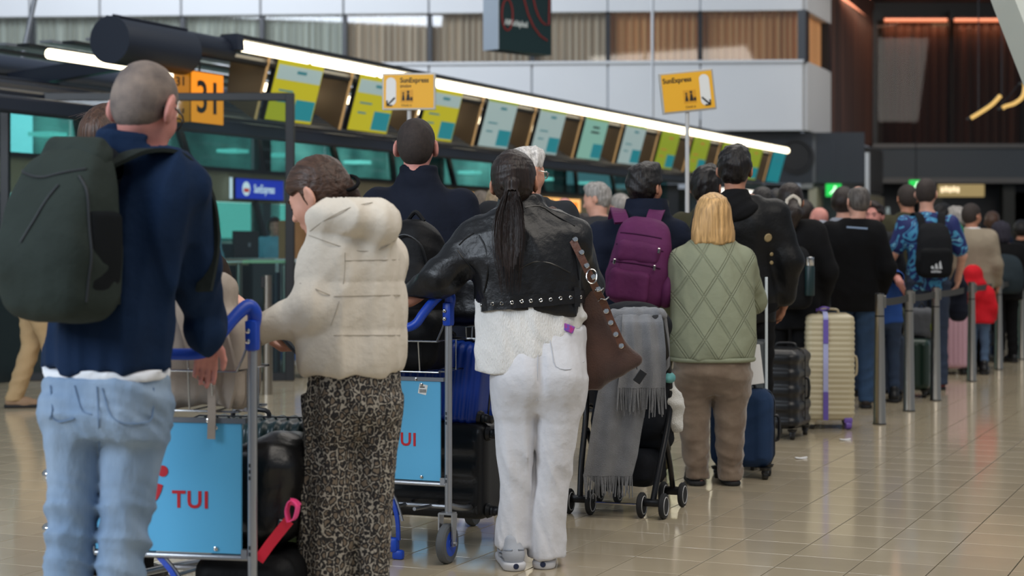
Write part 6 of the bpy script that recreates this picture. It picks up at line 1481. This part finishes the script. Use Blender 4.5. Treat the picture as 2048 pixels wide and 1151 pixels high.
for x, z in ((-.13, .235), (.10, .33), (.09, .235)): b.box((x, -.15, z), (.014, .01, .03), None, .003)
b.obj('zip_pull', CHR, r)
# blonde woman
p = Person('blonde woman in sage green quilted jacket and taupe velour trousers', 1424, 364, 4, 1.61, res=.008)
p.headpos(1424, 431, yaw=20, pitch=0, size=.98)
p.put(shL=p.loc(1366, 522), elL=p.loc(1345, 606, 358), wrL=p.loc(1366, 640, 340), shR=p.loc(1484, 522), elR=p.loc(1505, 600, 358), wrR=p.loc(1490, 620, 340))
p.put(hipL=p.loc(1395, 760), hipR=p.loc(1455, 760), knL=p.loc(1392, 860), knR=p.loc(1460, 860), anL=p.loc(1394, 945), anR=p.loc(1461, 947))
p.body(SKP, hands={'R': (ld(p, (-.3, 1, .1)), (0, 0, -1)), 'L': (ld(p, (.3, 1, .1)), (0, 0, -1))}, trunk=p.rows([(740, 1424, 55), (600, 1424, 56), (520, 1424, 56), (485, 1424, 30)]))
def bobx(f, s):
    for i in range(9):
        a = -1+2*i/8; q = s.H2((a*.098, -.10+.07*abs(a), -.10)); f.cap(q, q+(a*.012, -.012, -.055-.012*(i % 2)), .026, .010, .02)
p.hair('bob', HBL, res=.007, extra=bobx)
rw = p.rows([(716, 1425, 84, .8), (690, 1425, 86, .8), (640, 1425, 86, .78), (590, 1424, 84, .76), (540, 1424, 82, .72), (512, 1424, 74, .7), (492, 1424, 54, .7), (478, 1424, 40, .8)])
p.top(SAGE, 'quilted_jacket', rw, sr=(.085, .078, .058), res=.008, fold=(.007, 15), seed=31, k=.03)
rm = p.rows([(722, 1425, 85, .8), (712, 1425, 87, .8)]); f = F((-.35, -.35, rm[0][0]-.04), (.35, .35, rm[1][0]+.04), .008); f.loft(rm, 0, 2.25, capk=.01); f.mesh('hem_binding', cloth('sage_plain', (146, 150, 126), rough=.7, var=.03), p.root)
wz = lambda x, y, z: .8+1.3*np.exp(-((z-.10)/.08)**2)
p.legs(TAUPE, p.rows([(705, 1424, 76, .8), (750, 1424, 78, .85), (785, 1423, 66, .6)]), p.rows([(750, 1386, 39, 1.1), (790, 1386, 38, 1.), (830, 1387, 33, 1.05), (890, 1391, 28, 1.1), (930, 1394, 24, 1.2), (955, 1394, 22, 1.3)]), p.rows([(750, 1461, 39, 1.1), (790, 1460, 38, 1.), (830, 1460, 32, 1.05), (890, 1460, 28, 1.1), (930, 1460, 24, 1.2), (957, 1460, 22, 1.3)]), res=.0075, fold=(.005, 24), w=wz, seed=8, st=(1, 1, 1.2), zlo=.02, k=.05)
p.shoes([mat('shoe_black', (26, 24, 26), rough=.4), mat('shoe_red', (176, 38, 32), rough=.4)], pts=[p.loc(1392, 962), p.loc(1463, 968)])
fo = thing('paper_folder', 'white paper folder beside the blonde woman\'s right hip', 'folder', tuple(W(1508, 718, 356)), R(8)); b = B(); b.box((0, 0, -.03), (.09, .02, .22), Matrix.Rotation(-.12, 3, 'Y'), .003); b.obj('sheet', mat('paper', (232, 232, 232), rough=.7), fo)
hl = thing('trolley_handle_case', 'tall slim case handle with bright edge behind the blonde woman', 'suitcase', (W(1516, 700, 340).x, FPX/340, 0), R(-10))
b = B(); b.box((0, 0, .42), (.10, .2, .68), None, .02); b.obj('shell', mat('case_grey', (92, 98, 102), rough=.5), hl)
b = B(); b.box((.052, -.105, .80), (.016, .014, .66), None, .003); b.obj('bright_edge', mat('edge_white', (225, 235, 240), rough=.2), hl)
b = B()
for x in (-.03, .03):
    for y in (-.07, .07): b.lathe([(.022, -.01), (.022, .01)], (x, y, .022), (1, 0, 0), 12)
b.obj('wheel', BLKP, hl, True)
# generic far people
def crowd(label, px, s_, topy, face, style, hm, sk, jm, tm, yaw=None, headpx=None, pitch=0, res=None, coll=False, off=.03, hem=.78, sleeves=(.078, .066, .05), seed=1, shm=None, th=.014, hands=True, arms=None, fold=(.007, 16), size=1., gl=False, group=None, collar=0., eyes=False):
    H = CAMZ+(HOR-topy)/s_; res = res or max(.010, min(.017, 3.6/s_)); p = Person(label, px, s_, face if yaw is None else yaw, H, res=res, group=group)
    hs = p.k*1.03*size; hx = headpx or px
    p.headpos(hx, topy+.124*hs*s_, yaw=face, pitch=pitch, size=hs)
    if arms: arms(p)
    hd = {'R': (np.array((-.1, .75, -.6)), np.array((-.9, 0, -.2)), (.35,)), 'L': (np.array((.1, .75, -.6)), np.array((.9, 0, -.2)), (.35,))} if hands else None
    p.body(sk, hands=hd, res=max(.009, res*.85))
    if style: p.hair(style, hm, th=th, res=max(.008, res*.75))
    ex = None
    if collar:
        def ex(f, s, c_=collar):
            n = np.array(s.J['neck']); f.loft([(n[2]-.06, n[0], n[1], .12, .10), (n[2]+c_*.4, n[0], n[1]+.01, .10, .09), (n[2]+c_, n[0], n[1]+.015, .092, .085)], .03, capk=.02)
    p.top(jm, 'jacket', None, off=off, hem=hem*p.k, sr=sleeves, seed=seed, fold=fold, extra=ex)
    p.legs(tm, seed=seed+3).shoes(shm or BLKP)
    if gl: p.glasses()
    if eyes: p.eyes().brows(hm or HB)
    return p
p9 = crowd('dark-haired man half hidden behind the blonde woman\'s head', 1424, 318, 333, -28, 'short', HB, SKT, OLI, BLKC, yaw=-5, headpx=1414, th=.016, collar=.05)
def a10(p): p.put(elR=(.27, -.02, 1.22), wrR=(.25, .05, .98), shR=(.2, -.015, 1.50), shL=(-.2, -.015, 1.5), elL=(-.26, 0, 1.2), wrL=(-.2, .2, 1.05))
p10 = crowd('tall dark-haired man in black leather jacket with a black hood', 1484, 335, 293, -14, 'short', HB, SKT, mat('leather_matt', (17, 17, 18), rough=.5, bump=.3, bs=40, spec=.25), BLKC, yaw=-8, headpx=1470, arms=a10, th=.016, sleeves=(.085, .075, .055), collar=.03)
f = F((-.25, -.3, 1.3), (.25, .2, 1.75), .009); n_ = np.array(p10.J['neck']); f.ell(n_+(0, -.07, -.05), (.14, .11, .09), .03); f.ell(n_+(0, -.02, .01), (.105, .10, .07), .04); f.disp(folds(.012, 16, 4), .02); f.mesh('hood', cloth('hood_black', (20, 20, 22), var=.1), p10.root)
b = B()
for z in (1.38, 1.27, 1.16):
    p10.surf = ('jacket',)
bpy.context.view_layer.update()
for y_ in (475, 508, 525):
    q = on_surface(p10, [(1536 if y_ < 490 else 1543, y_)])
    if q: b.lathe([(.026 if y_ < 490 else .012, 0), (.02 if y_ < 490 else .008, .004)], q[0][0]+q[0][1]*.002, q[0][1], 16)
if b.v: b.obj('sleeve_badge', mat('badge_tan', (150, 130, 92), rough=.6), p10.root)
p11 = crowd('grey-haired man in profile facing left, dark padded jacket', 1205, 252, 365, 72, 'short', HG, SK, cloth('charcoal_puffer', (58, 58, 60), var=.1), BLKC, yaw=20, headpx=1193, pitch=-14, th=.010, off=.045, sleeves=(.095, .085, .06), collar=.02)
crowd('curly grey-brown head just right of the navy-jacketed man', 962, 225, 384, -10, 'full', hairmat('grey_brown', (96, 86, 76)), SK, CHAR, BLKC, th=.020)
crowd('fair-haired person in a royal blue jacket behind the ponytail', 992, 232, 378, 10, 'short', hairmat('ash', (150, 130, 104)), SK, cloth('royal_blue', (34, 70, 140)), BLKC, collar=.05)
crowd('bald man with pink scalp left of the grey-haired man in profile', 1130, 222, 394, -20, None, None, SKP, cloth('slate', (66, 72, 84)), BLKC, yaw=0)
crowd('dark-haired person low behind the leather jacket collar', 1098, 215, 402, 0, 'short', HB, SKT, BLKC, BLKC)
crowd('man with cropped grey hair right behind the padded jacket', 1238, 205, 388, 40, 'crop', HG, SKP, CHAR, BLKC)
crowd('person in white top right of the bald man', 1168, 240, 428, 10, 'full', HDB, SK, WSH, DNB)
# black-coated woman with a scrunchie
def a12(p): p.put(elL=(-.25, .0, 1.12), wrL=(-.12, .2, 1.12), elR=(.26, -.03, 1.12), wrR=(.22, .1, .88))
p12 = crowd('woman in black coat with dark ponytail and pale scrunchie', 1580, 274, 368, -8, 'slick', HDB, SKT, BLKC, BLKC, headpx=1580, arms=a12, off=.045, collar=.04, hem=.7, sleeves=(.09, .08, .06), th=.018)
h_ = p12.H2((.02, -.125, -.01)); f = F(h_-.25, h_+.15, .008); f.chain([h_, h_+(.0, -.05, -.08), h_+(-.02, -.045, -.20)], [.035, .06, .03], .03); f.disp(folds(.004, 90, 2, (1, 1, .15)), .015); f.mesh('ponytail', HDB, p12.root)
b = B(); b.tube([h_+(.045*math.cos(a), .005*math.sin(3*a), .045*math.sin(a)+.004*math.sin(5*a)) for a in np.linspace(0, 2*PI, 17)[:-1]], .014, 8, True); b.obj('scrunchie', mat('scrunchie', (206, 196, 180), rough=.8), p12.root, True)
g = wl(p12, (.0, -.31, 0)); r, o = pack('black backpack with a teal bottle on the black-coated woman', cloth('pack_black2', (21, 22, 24)), (g.x, g.y, .86), p12.yaw, .30, .22, .46, BLKC, res=.011)
bo = thing('water_bottle', 'dark teal bottle with steel lid in the side pocket of the black backpack', 'bottle', tuple(Vector(wl(p12, (.13, -.43, .96)))), 0); b = B(); b.lathe([(.03, 0), (.034, .01), (.034, .20), (.028, .215)], (0, 0, 0), (0, 0, 1), 18); b.obj('flask', mat('teal_bottle', (18, 44, 46), rough=.4), bo, True); b = B(); b.lathe([(.028, .21), (.03, .215), (.03, .27), (.02, .275)], (0, 0, 0), (0, 0, 1), 18); b.obj('lid', CHR, bo, True)
crowd('dark-haired person right behind the tall man\'s shoulder', 1526, 262, 375, -20, 'full', HB, SKT, CHAR, BLKC)
crowd('dark-haired person left of the black-coated woman', 1552, 240, 380, 5, 'short', HB, SKD, CHAR, BLKC)
crowd('pink bald man between the black-coated woman and the suit jacket', 1637, 218, 413, 30, None, None, SKP, cloth('brown_grey', (70, 62, 58)), BLKC, yaw=0)
# man in black blazer
def a14(p): p.put(elR=(.27, -.03, 1.13), wrR=(.24, .12, .92), elL=(-.27, -.03, 1.13), wrL=(-.2, .15, .92))
p14 = crowd('balding grey-haired man in black blazer and blue jeans', 1706, 247, 371, 10, 'balding', hairmat('grey_dark', (86, 80, 76)), SK, cloth('black_blazer', (17, 17, 19), var=.15), denim('mid', (50, 78, 112), (34, 58, 88)), yaw=-4, headpx=1716, pitch=-3, arms=a14, off=.035, hem=.76, collar=.02, shm=mat('shoe_dark_brown', (44, 36, 32), rough=.5), th=.008)
bpy.context.view_layer.update(); p14.surf = ('jacket',); q = on_surface(p14, [(x, 454+(x-1693)*.07) for x in range(1693, 1738, 7)]); b = B()
if len(q) > 1: b.strip([a+n*.003 for a, n in q], (0, 0, 1), .014, .003); b.obj('reflective_stripe', mat('stripe_grey', (140, 160, 186), rough=.4), p14.root)
hb_ = thing('handbag', 'small black shiny handbag resting on the cream suitcase', 'bag', (W(1640, 632, 272).x, FPX/272+.08, .83), 0)
f = F((-.16, -.12, -.02), (.16, .12, .26), .009); f.box((0, 0, .07), (.09, .05, .07), .03); f.mesh('bag_body', mat('patent_black', (14, 14, 15), rough=.2), hb_); b = B(); b.tube(spline([(-.06, 0, .13), (-.04, 0, .22), (.0, 0, .24), (.04, 0, .22), (.06, 0, .13)], 5), .008, 8); b.obj('handle', mat('patent_black', (14, 14, 15)), hb_, True)
crowd('dark-haired person behind the balding man\'s left shoulder', 1688, 228, 374, -25, 'full', HDB, SK, cloth('pale_grey', (150, 154, 164)), DNB)
crowd('red-faced bearded man looking back past the balding man', 1748, 214, 405, 150, 'short', HDB, SKP, CHAR, BLKC, yaw=160, eyes=True)
crowd('man in olive jacket with cropped dark hair left of the football shirt', 1814, 200, 369, 4, 'crop', HBS, SKT, OLI, BLKC, collar=.045, th=.010)
# football shirt man
def shirt_mat():
    m = bpy.data.materials.new('football_shirt'); m.use_nodes = True; N = m.node_tree.nodes; L = m.node_tree.links; b = N['Principled BSDF']; b.inputs['Roughness'].default_value = .7
    tc = N.new('ShaderNodeTexCoord'); nz = N.new('ShaderNodeTexNoise'); nz.inputs['Scale'].default_value = 5.5; nz.inputs['Detail'].default_value = 1.5; nz.inputs['Distortion'].default_value = 1.2; L.new(tc.outputs['Object'], nz.inputs['Vector'])
    r = N.new('ShaderNodeValToRGB'); r.color_ramp.interpolation = 'CONSTANT'; e = r.color_ramp; e.elements[0].color = rgb(22, 36, 96); e.elements[1].position = .50; e.elements[1].color = rgb(70, 150, 190)
    for p_, c in ((.56, (26, 50, 118)), (.62, (120, 190, 214)), (.66, (24, 40, 100))): q = e.elements.new(p_); q.color = rgb(*c)
    L.new(nz.outputs['Fac'], r.inputs[0]); L.new(r.outputs[0], b.inputs['Base Color']); return m
p = Person('man in blue patterned football shirt wearing a black backpack', 1856, 219, -3, 1.90, res=.013)
p.headpos(1853, 387, yaw=-25, pitch=0, size=1.1)
p.put(shL=(-.2, 0, 1.51), elL=(-.31, .0, 1.24), wrL=(-.36, .12, 1.04), shR=(.2, 0, 1.51), elR=(.31, .0, 1.22), wrR=(.30, .15, 1.0))
p.body(SK, res=.012, hands={'R': (np.array((0, .6, -.8)), np.array((-1., 0, 0)), (.5,)), 'L': (np.array((-.2, .6, -.8)), np.array((1., 0, 0)), (.5,))}).hair('crop', HBS, th=.010, res=.009, line=.012)
f = F((-.5, -.3, .8), (.5, .35, 1.7), .013); SH = shirt_mat()
f.loft([(.90, 0, 0, .19, .14)]+[(z, a, b_, c+.02, d+.025) for z, a, b_, c, d in p.trunk(0, zlo=1.0)], 0, 2.2, capk=.02)
for n in 'LR':
    a, e = p.J['sh'+n], p.J['el'+n]; f.cap(a, a+(e-a)*.78, .085, .078, .04)
f.disp(folds(.006, 16, 3), .02); f.mesh('football_shirt', SH, p.root)
p.legs(denim('slate', (50, 62, 84), (36, 46, 66))).shoes(mat('shoe_maroon', (110, 42, 40), rough=.5))
g = wl(p, (.0, -.29, 0)); r, o = pack('black sports backpack with three slanted white bars', cloth('pack_sport', (24, 25, 28)), (g.x, g.y, 1.02), p.yaw, .31, .22, .50, BLKC, res=.012)
f = F((-.2, -.3, -.02), (.2, .0, .34), .011); f.box((0, -.10, .14), (.135, .055, .13), .045); f.mesh('front_pocket', cloth('pack_sport2', (20, 21, 23)), r)
WB = mat('bar_white', (198, 200, 202), rough=.6); b = B()
for i, h in enumerate((.028, .05, .072)):
    x0_ = -.052+.034*i; b.prism([(x0_, .085), (x0_+.026, .085), (x0_+.012, .085+h), (x0_-.004+.002*i, .085+h*.78)], -.164, -.158)
b.obj('three_bar_logo', WB, r); text('lettering', 'adidas', .036, WB, r, (-.055, -.158, .052), (PI/2, 0, 0), .001, .0008)
b = B(); Mi = (Matrix.Translation(r.location) @ Matrix.Rotation(p.yaw, 4, 'Z')).inverted()
for sx in (-1, 1):
    P3 = [(sx*.08, -.20, 1.46), (sx*.10, -.12, 1.585), (sx*.12, .0, 1.60), (sx*.13, .11, 1.5), (sx*.14, .16, 1.35)]
    b.strip(spline([np.array(Mi @ wl(p, q)) for q in P3], 5), (1, .1, 0), .07, .014)
b.obj('shoulder_strap', cloth('pack_sport', (24, 25, 28)), r)
def a18(p): p.put(elR=(.21, -.06, .86), wrR=(.26, .12, .74), shR=(.13, 0, 1.02))
p18 = Person('child in a blue t-shirt, one arm showing beside the black blazer', 1770, 238, -10, 1.28, res=.012)
p18.headpos(1752, 520, yaw=-20, size=.92); p18.put(shR=p18.loc(1786, 540), elR=p18.loc(1800, 566, 244), wrR=p18.loc(1812, 590, 238))
p18.body(SKP, hands={'R': (np.array((.3, .5, -.8)), np.array((-1., 0, 0)), (.4,))}, hs=.95).hair('short', HBR)
p18.top(cloth('tee_blue', (48, 84, 156)), 't_shirt', off=.03, sleeves='', hem=.66); f = F((-.3, -.2, .75), (.4, .3, 1.1), .012); a, e = p18.J['shR'], p18.J['elR']; f.cap(a-(.06, 0, 0), a+(e-a)*.6, .06, .06, .03); f.mesh('sleeve', cloth('tee_blue', (48, 84, 156)), p18.root); p18.legs(DNB).shoes(BLKP)
p19 = crowd('bearded man in stone-coloured jacket with white collar', 1946, 192, 407, -55, 'crop', HBS, SKT, GREY_BE, BLKC, yaw=-22, collar=.03, th=.012, headpx=1944, off=.045)
f = F((-.2, -.2, 1.3), (.2, .2, 1.8), .011); n_ = np.array(p19.J['neck']); f.loft([(n_[2]-.05, n_[0], n_[1], .115, .10), (n_[2]+.05, n_[0], n_[1]+.01, .09, .085)], 0, capk=.02); f.mesh('shirt_collar', WSH, p19.root)
f = F(p19.H2((0, 0, 0))-.2, p19.H2((0, 0, 0))+.2, .009); f.ell(p19.H2((0, .05, -.085)), (.056, .062, .045), .02); f.mesh('beard', HBS, p19.root)
p20 = crowd('woman in dark knitted hat and black coat at the right edge', 2010, 178, 444, 10, None, None, SK, BLKC, BLKC, off=.05, sleeves=(.1, .09, .065), collar=.03, headpx=2000)
f = F(p20.H2((0, 0, 0))-.22, p20.H2((0, 0, 0))+.22, .009); f.ell(p20.H2((0, -.02, .03)), (.105, .12, .105), .02); f.ell(p20.H2((0, -.05, -.06)), (.10, .09, .08), .04); f.disp(folds(.005, 60, 3), .02); f.mesh('knitted_hat', cloth('knit_dark', (58, 56, 66), bump=1., bs=120, var=.4, vs=90), p20.root)
g = wl(p20, (-.12, -.28, 0)); r, o = pack('dark slate backpack on the woman in the knitted hat', cloth('pack_slate', (44, 54, 60)), (g.x, g.y, .78), p20.yaw, .36, .24, .44, BLKC, res=.013)
crowd('man with grey hair and pink face left of the bearded man', 1912, 186, 414, 60, 'short', HG, SKP, CHAR, BLKC, yaw=10)
crowd('dark-haired person just right of the football shirt man', 1884, 178, 408, -40, 'short', HB, SK, DNAVY, BLKC)
crowd('brown-haired man between the bearded man and the knitted hat', 1984, 166, 424, -10, 'short', HBR, SKD, DNAVY, BLKC)
crowd('dark-haired person in black coat at the far right behind the knitted hat', 2042, 160, 440, -10, 'full', HB, SKT, BLKC, BLKC)
crowd('dark-coated person filling the queue behind the balding man', 1765, 196, 432, -15, 'short', HB, SKT, CHAR, BLKC)
crowd('dark-haired person beyond the black-coated woman, right of her hair', 1606, 206, 400, 15, 'full', HDB, SK, BLKC, BLKC)
# beige trousers man at the far left, his top hidden behind the green backpack
def a22(p): p.put(hipL=(-.09, 0, .9), hipR=(.09, .0, .9), knR=(.08, .16, .52), anR=(.02, .25, .085), knL=(-.05, .0, .50), anL=(-.02, -.14, .085))
p22 = crowd('person in beige trousers and suede boots, upper body hidden behind the green backpack', 62, 247, 372, -75, 'short', HBR, SK, cloth('dark_maroon', (66, 28, 34)), BEIG, yaw=-78, headpx=112, arms=a22, hem=.82, shm=mat('suede_boot', (150, 122, 96), rough=.85))
# agents behind the desks
for px, s_, ty, lab, hm in ((549, 150, 434, 'brown-haired agent in pale blue uniform behind the glass', HBR), (398, 156, 412, 'agent seen past the navy sleeve, hair brown', HBR)):
    crowd(lab, px, s_, ty, 190, 'full', hm, SK, cloth('uniform_blue', (120, 180, 200)), BLKC, yaw=180, eyes=True)
# ------------------------------------------------------------------ queue posts with belts
BELT = mat('belt_webbing', (56, 56, 54), rough=.7); HEADM = mat('post_head', (126, 124, 118), rough=.35, metal=.8)
PS = [(1759, 272), (1818, 252), (1871, 236), (1943, 207), (1997, 189), (2043, 173)]
lab_ = ['first steel queue post, beside the cream suitcase', 'second steel queue post, left of the green case', 'third steel queue post, by the football shirt man', 'fourth steel queue post, right of the pink suitcase', 'fifth steel queue post, before the black coat', 'last steel queue post at the right edge']
for i, (px, s_) in enumerate(PS):
    o = thing('queue_post', lab_[i], 'post', ((px-1024)/s_, FPX/s_, 0), 0, group='steel queue posts with grey belts')
    b = B(); b.lathe([(.047, 0), (.047, .015), (.045, .02), (.0335, .80), (.033, .80), (.033, .955)], (0, 0, 0), (0, 0, 1), 28); b.obj('shaft', MET, o, True)
    b = B(); b.lathe([(.0345, .79), (.0345, .80)], (0, 0, 0), (0, 0, 1), 24); b.lathe([(.033, .955), (.030, .962)], (0, 0, 0), (0, 0, 1), 24); b.lathe([(.05, 0), (.05, .008)], (0, 0, 0), (0, 0, 1), 24); b.obj('ring', BLKP, o, True)
    b = B(); b.box((.036, -.0, .90), (.022, .034, .09), None, .004); b.obj('belt_head', HEADM, o)
    if i < 5:
        q = PS[i+1]; d = np.array(((q[0]-1024)/q[1]-(px-1024)/s_, FPX/q[1]-FPX/s_, 0)); L_ = np.linalg.norm(d)
        pts = [np.array((0, 0, .90))+d*t-np.array((0, 0, .012*4*t*(1-t))) for t in np.linspace(.04, .96, 9)]
        b = B(); b.strip(pts, (0, 0, 1), .055, .003); b.obj('belt', BELT, o)
for px, s_, lab in ((535, 227, 'steel queue post left of the cream puffer jacket'), (553, 205, 'dark queue post behind the left steel one')):
    o = thing('queue_post', lab, 'post', ((px-1024)/s_, FPX/s_, 0), 0); b = B(); b.lathe([(.045, 0), (.04, .8), (.036, .8), (.036, 1.05)], (0, 0, 0), (0, 0, 1), 22); b.obj('shaft', MET if s_ > 210 else dkb, o, True); b = B(); b.box((-.035, -.01, .99), (.04, .05, .1), None, .005); b.obj('belt_head', BLKP, o)
o = thing('barrier_rail', 'steel rail on posts with a pale green glass edge before the desks', 'barrier', (W(425, 522, 205).x, FPX/205, 0)); L_ = (565-425)/205
b = B(); b.tube([(0, 0, 1.15), (.35, 0, 1.15)], .03, 12); b.obj('rail', MET, o, True); b = B(); b.box((.55, .0, 1.155), (.5, .12, .03), None, .004); b.obj('glass_edge', mat('pale_green_glass', (188, 214, 170), rough=.2), o)
b = B()
for x in (.26,): b.tube([(x, 0, 0), (x, 0, 1.13)], .03, 12)
b.obj('post', MET, o, True); b = B(); b.tube([(.7, .03, 0), (.7, .03, 1.14)], .03, 12); b.obj('post', MET, o, True)
# service cart with a cardboard box
g, s_ = gp_(588, 752); o = thing('service_cart', 'white service cart with a blue panel behind the cream jacket', 'cart', (g[0], g[1], 0)); wf = mat('cart_white', (196, 200, 204), rough=.4)
b = B(); b.box((0, 0, .31), (.30, .5, .38), None, .02)
for x in (-.14, .14):
    for y in (-.22, .22): b.box((x, y, .68), (.03, .03, .96))
b.box((0, 0, 1.16), (.33, .52, .04), None, .01); b.obj('frame', wf, o); b = B(); b.box((.01, -.255, .31), (.22, .012, .26), None, .004); b.obj('panel', mat('cart_blue', (30, 110, 196), rough=.4), o)
for x in (-.1, .1):
    for y in (-.2, .2):
        b = B(); b.lathe([(.02, -.018), (.05, -.018), (.055, 0), (.05, .018), (.02, .018)], (x, y, .055), (1, 0, 0), 18); b.box((x, y, .10), (.05, .05, .05)); b.obj('castor', mat('castor_grey', (110, 114, 116), rough=.6), o, True)
bx = thing('cardboard_box', 'brown cardboard box standing on the service cart', 'box', (g[0]+.02, g[1], 1.18)); CBD = mat('cardboard', (150, 108, 72), rough=.85, var=.08, vs=8); b = B(); b.box((0, 0, .19), (.30, .40, .38), None, .004); b.obj('carton', CBD, bx); b = B(); b.box((0, 0, .382), (.05, .40, .003)); b.obj('tape', mat('tape', (176, 140, 98), rough=.4), bx)
# bags and loose things among the queue
ol = thing('rolled_duffel', 'olive rolled mat lying on the navy suitcase', 'roll', (W(1785, 655, 236).x, FPX/236+.08, .70), R(-15)); b = B()
sp_r = [(.0, 0)]+[((.02+.0075*a)*math.cos(a), (.02+.0075*a)*math.sin(a)) for a in np.linspace(0, 5*PI, 44)]
b.strip([(x, 0, z) for x, z in sp_r], (0, 1, 0), .34, .02); b.obj('mat', cloth('roll_olive', (70, 76, 54), rough=.9), ol)
r = soft_bag('backpack', 'grey backpack standing on the small dark green suitcase', cloth('pack_grey', (92, 94, 98)), ((1846-1024)/229, FPX/229+.05, .50), R(-12), [('b', (0, 0, .13), (.11, .09, .14), .07)], seed=3, res=.012)
b = B(); b.box((.085, -.085, .10), (.02, .015, .06), None, .004); b.obj('lime_tab', mat('lime', (190, 214, 40), rough=.5), r)
b = B(); b.tube(spline([(-.03, 0, .26), (0, 0, .31), (.03, 0, .26)], 4), .008, 6); b.obj('grab_handle', BLKP, r, True)
r = soft_bag('travel_bag', 'dark navy bag hanging beside the football shirt man', cloth('bag_navy', (26, 30, 42)), (W(1916, 610, 212).x, FPX/212, .66), 0, [('b', (0, 0, .13), (.09, .09, .2), .08), ('e', (0, 0, .35), (.05, .06, .1))], seed=5, res=.013)
p23 = Person('child in a red jacket with blue trim between the fourth and fifth posts', 1957, 196, -20, 1.06, res=.013)
p23.headpos(1946, 548, yaw=-20, size=.86); p23.body(SK); p23.top(cloth('red_jacket', (206, 32, 44)), off=.05, hem=.52, sleeves='LR'); p23.legs(denim('child', (86, 110, 140), (64, 86, 116))).shoes(BLKP)
f = F(p23.H2((0, 0, 0))-.2, p23.H2((0, 0, 0))+.2, .011); f.ell(p23.H2((0, -.01, .0)), (.10, .12, .10), .02); f.ell(p23.H2((0, -.02, -.12)), (.14, .12, .08), .05); f.mesh('red_hood', cloth('red_jacket', (206, 32, 44)), p23.root)
gb = thing('green_bag', 'bright green bag in front of the stone-coloured jacket', 'bag', tuple(W(1916, 470, 204)), 0); f = F((-.15, -.12, -.18), (.15, .12, .16), .011); f.box((0, 0, 0), (.055, .05, .10), .04); f.mesh('bag_body', cloth('bag_bright_green', (24, 120, 72)), gb)
b = B(); b.tube(spline([(-.03, 0, .09), (0, 0, .14), (.03, 0, .09)], 4), .007, 6); b.obj('handle', cloth('bag_bright_green', (24, 120, 72)), gb, True)
for (x, y) in ((1602, 917), (1690, 880)):
    g, s_ = gp_(x, y); o = thing('paper_scrap', 'small pale paper scrap on the floor, %s' % ('nearer the blonde woman' if x < 1650 else 'in front of the cream suitcase'), 'paper', (g[0], g[1], .001)); b = B(); b.box((0, 0, .003), (.07, .05, .004), Matrix.Rotation(.1, 3, 'Y')); b.box((.02, .01, .006), (.04, .04, .004), Matrix.Rotation(-.15, 3, 'Y')); b.obj('scrap', mat('paper', (232, 232, 232)), o)
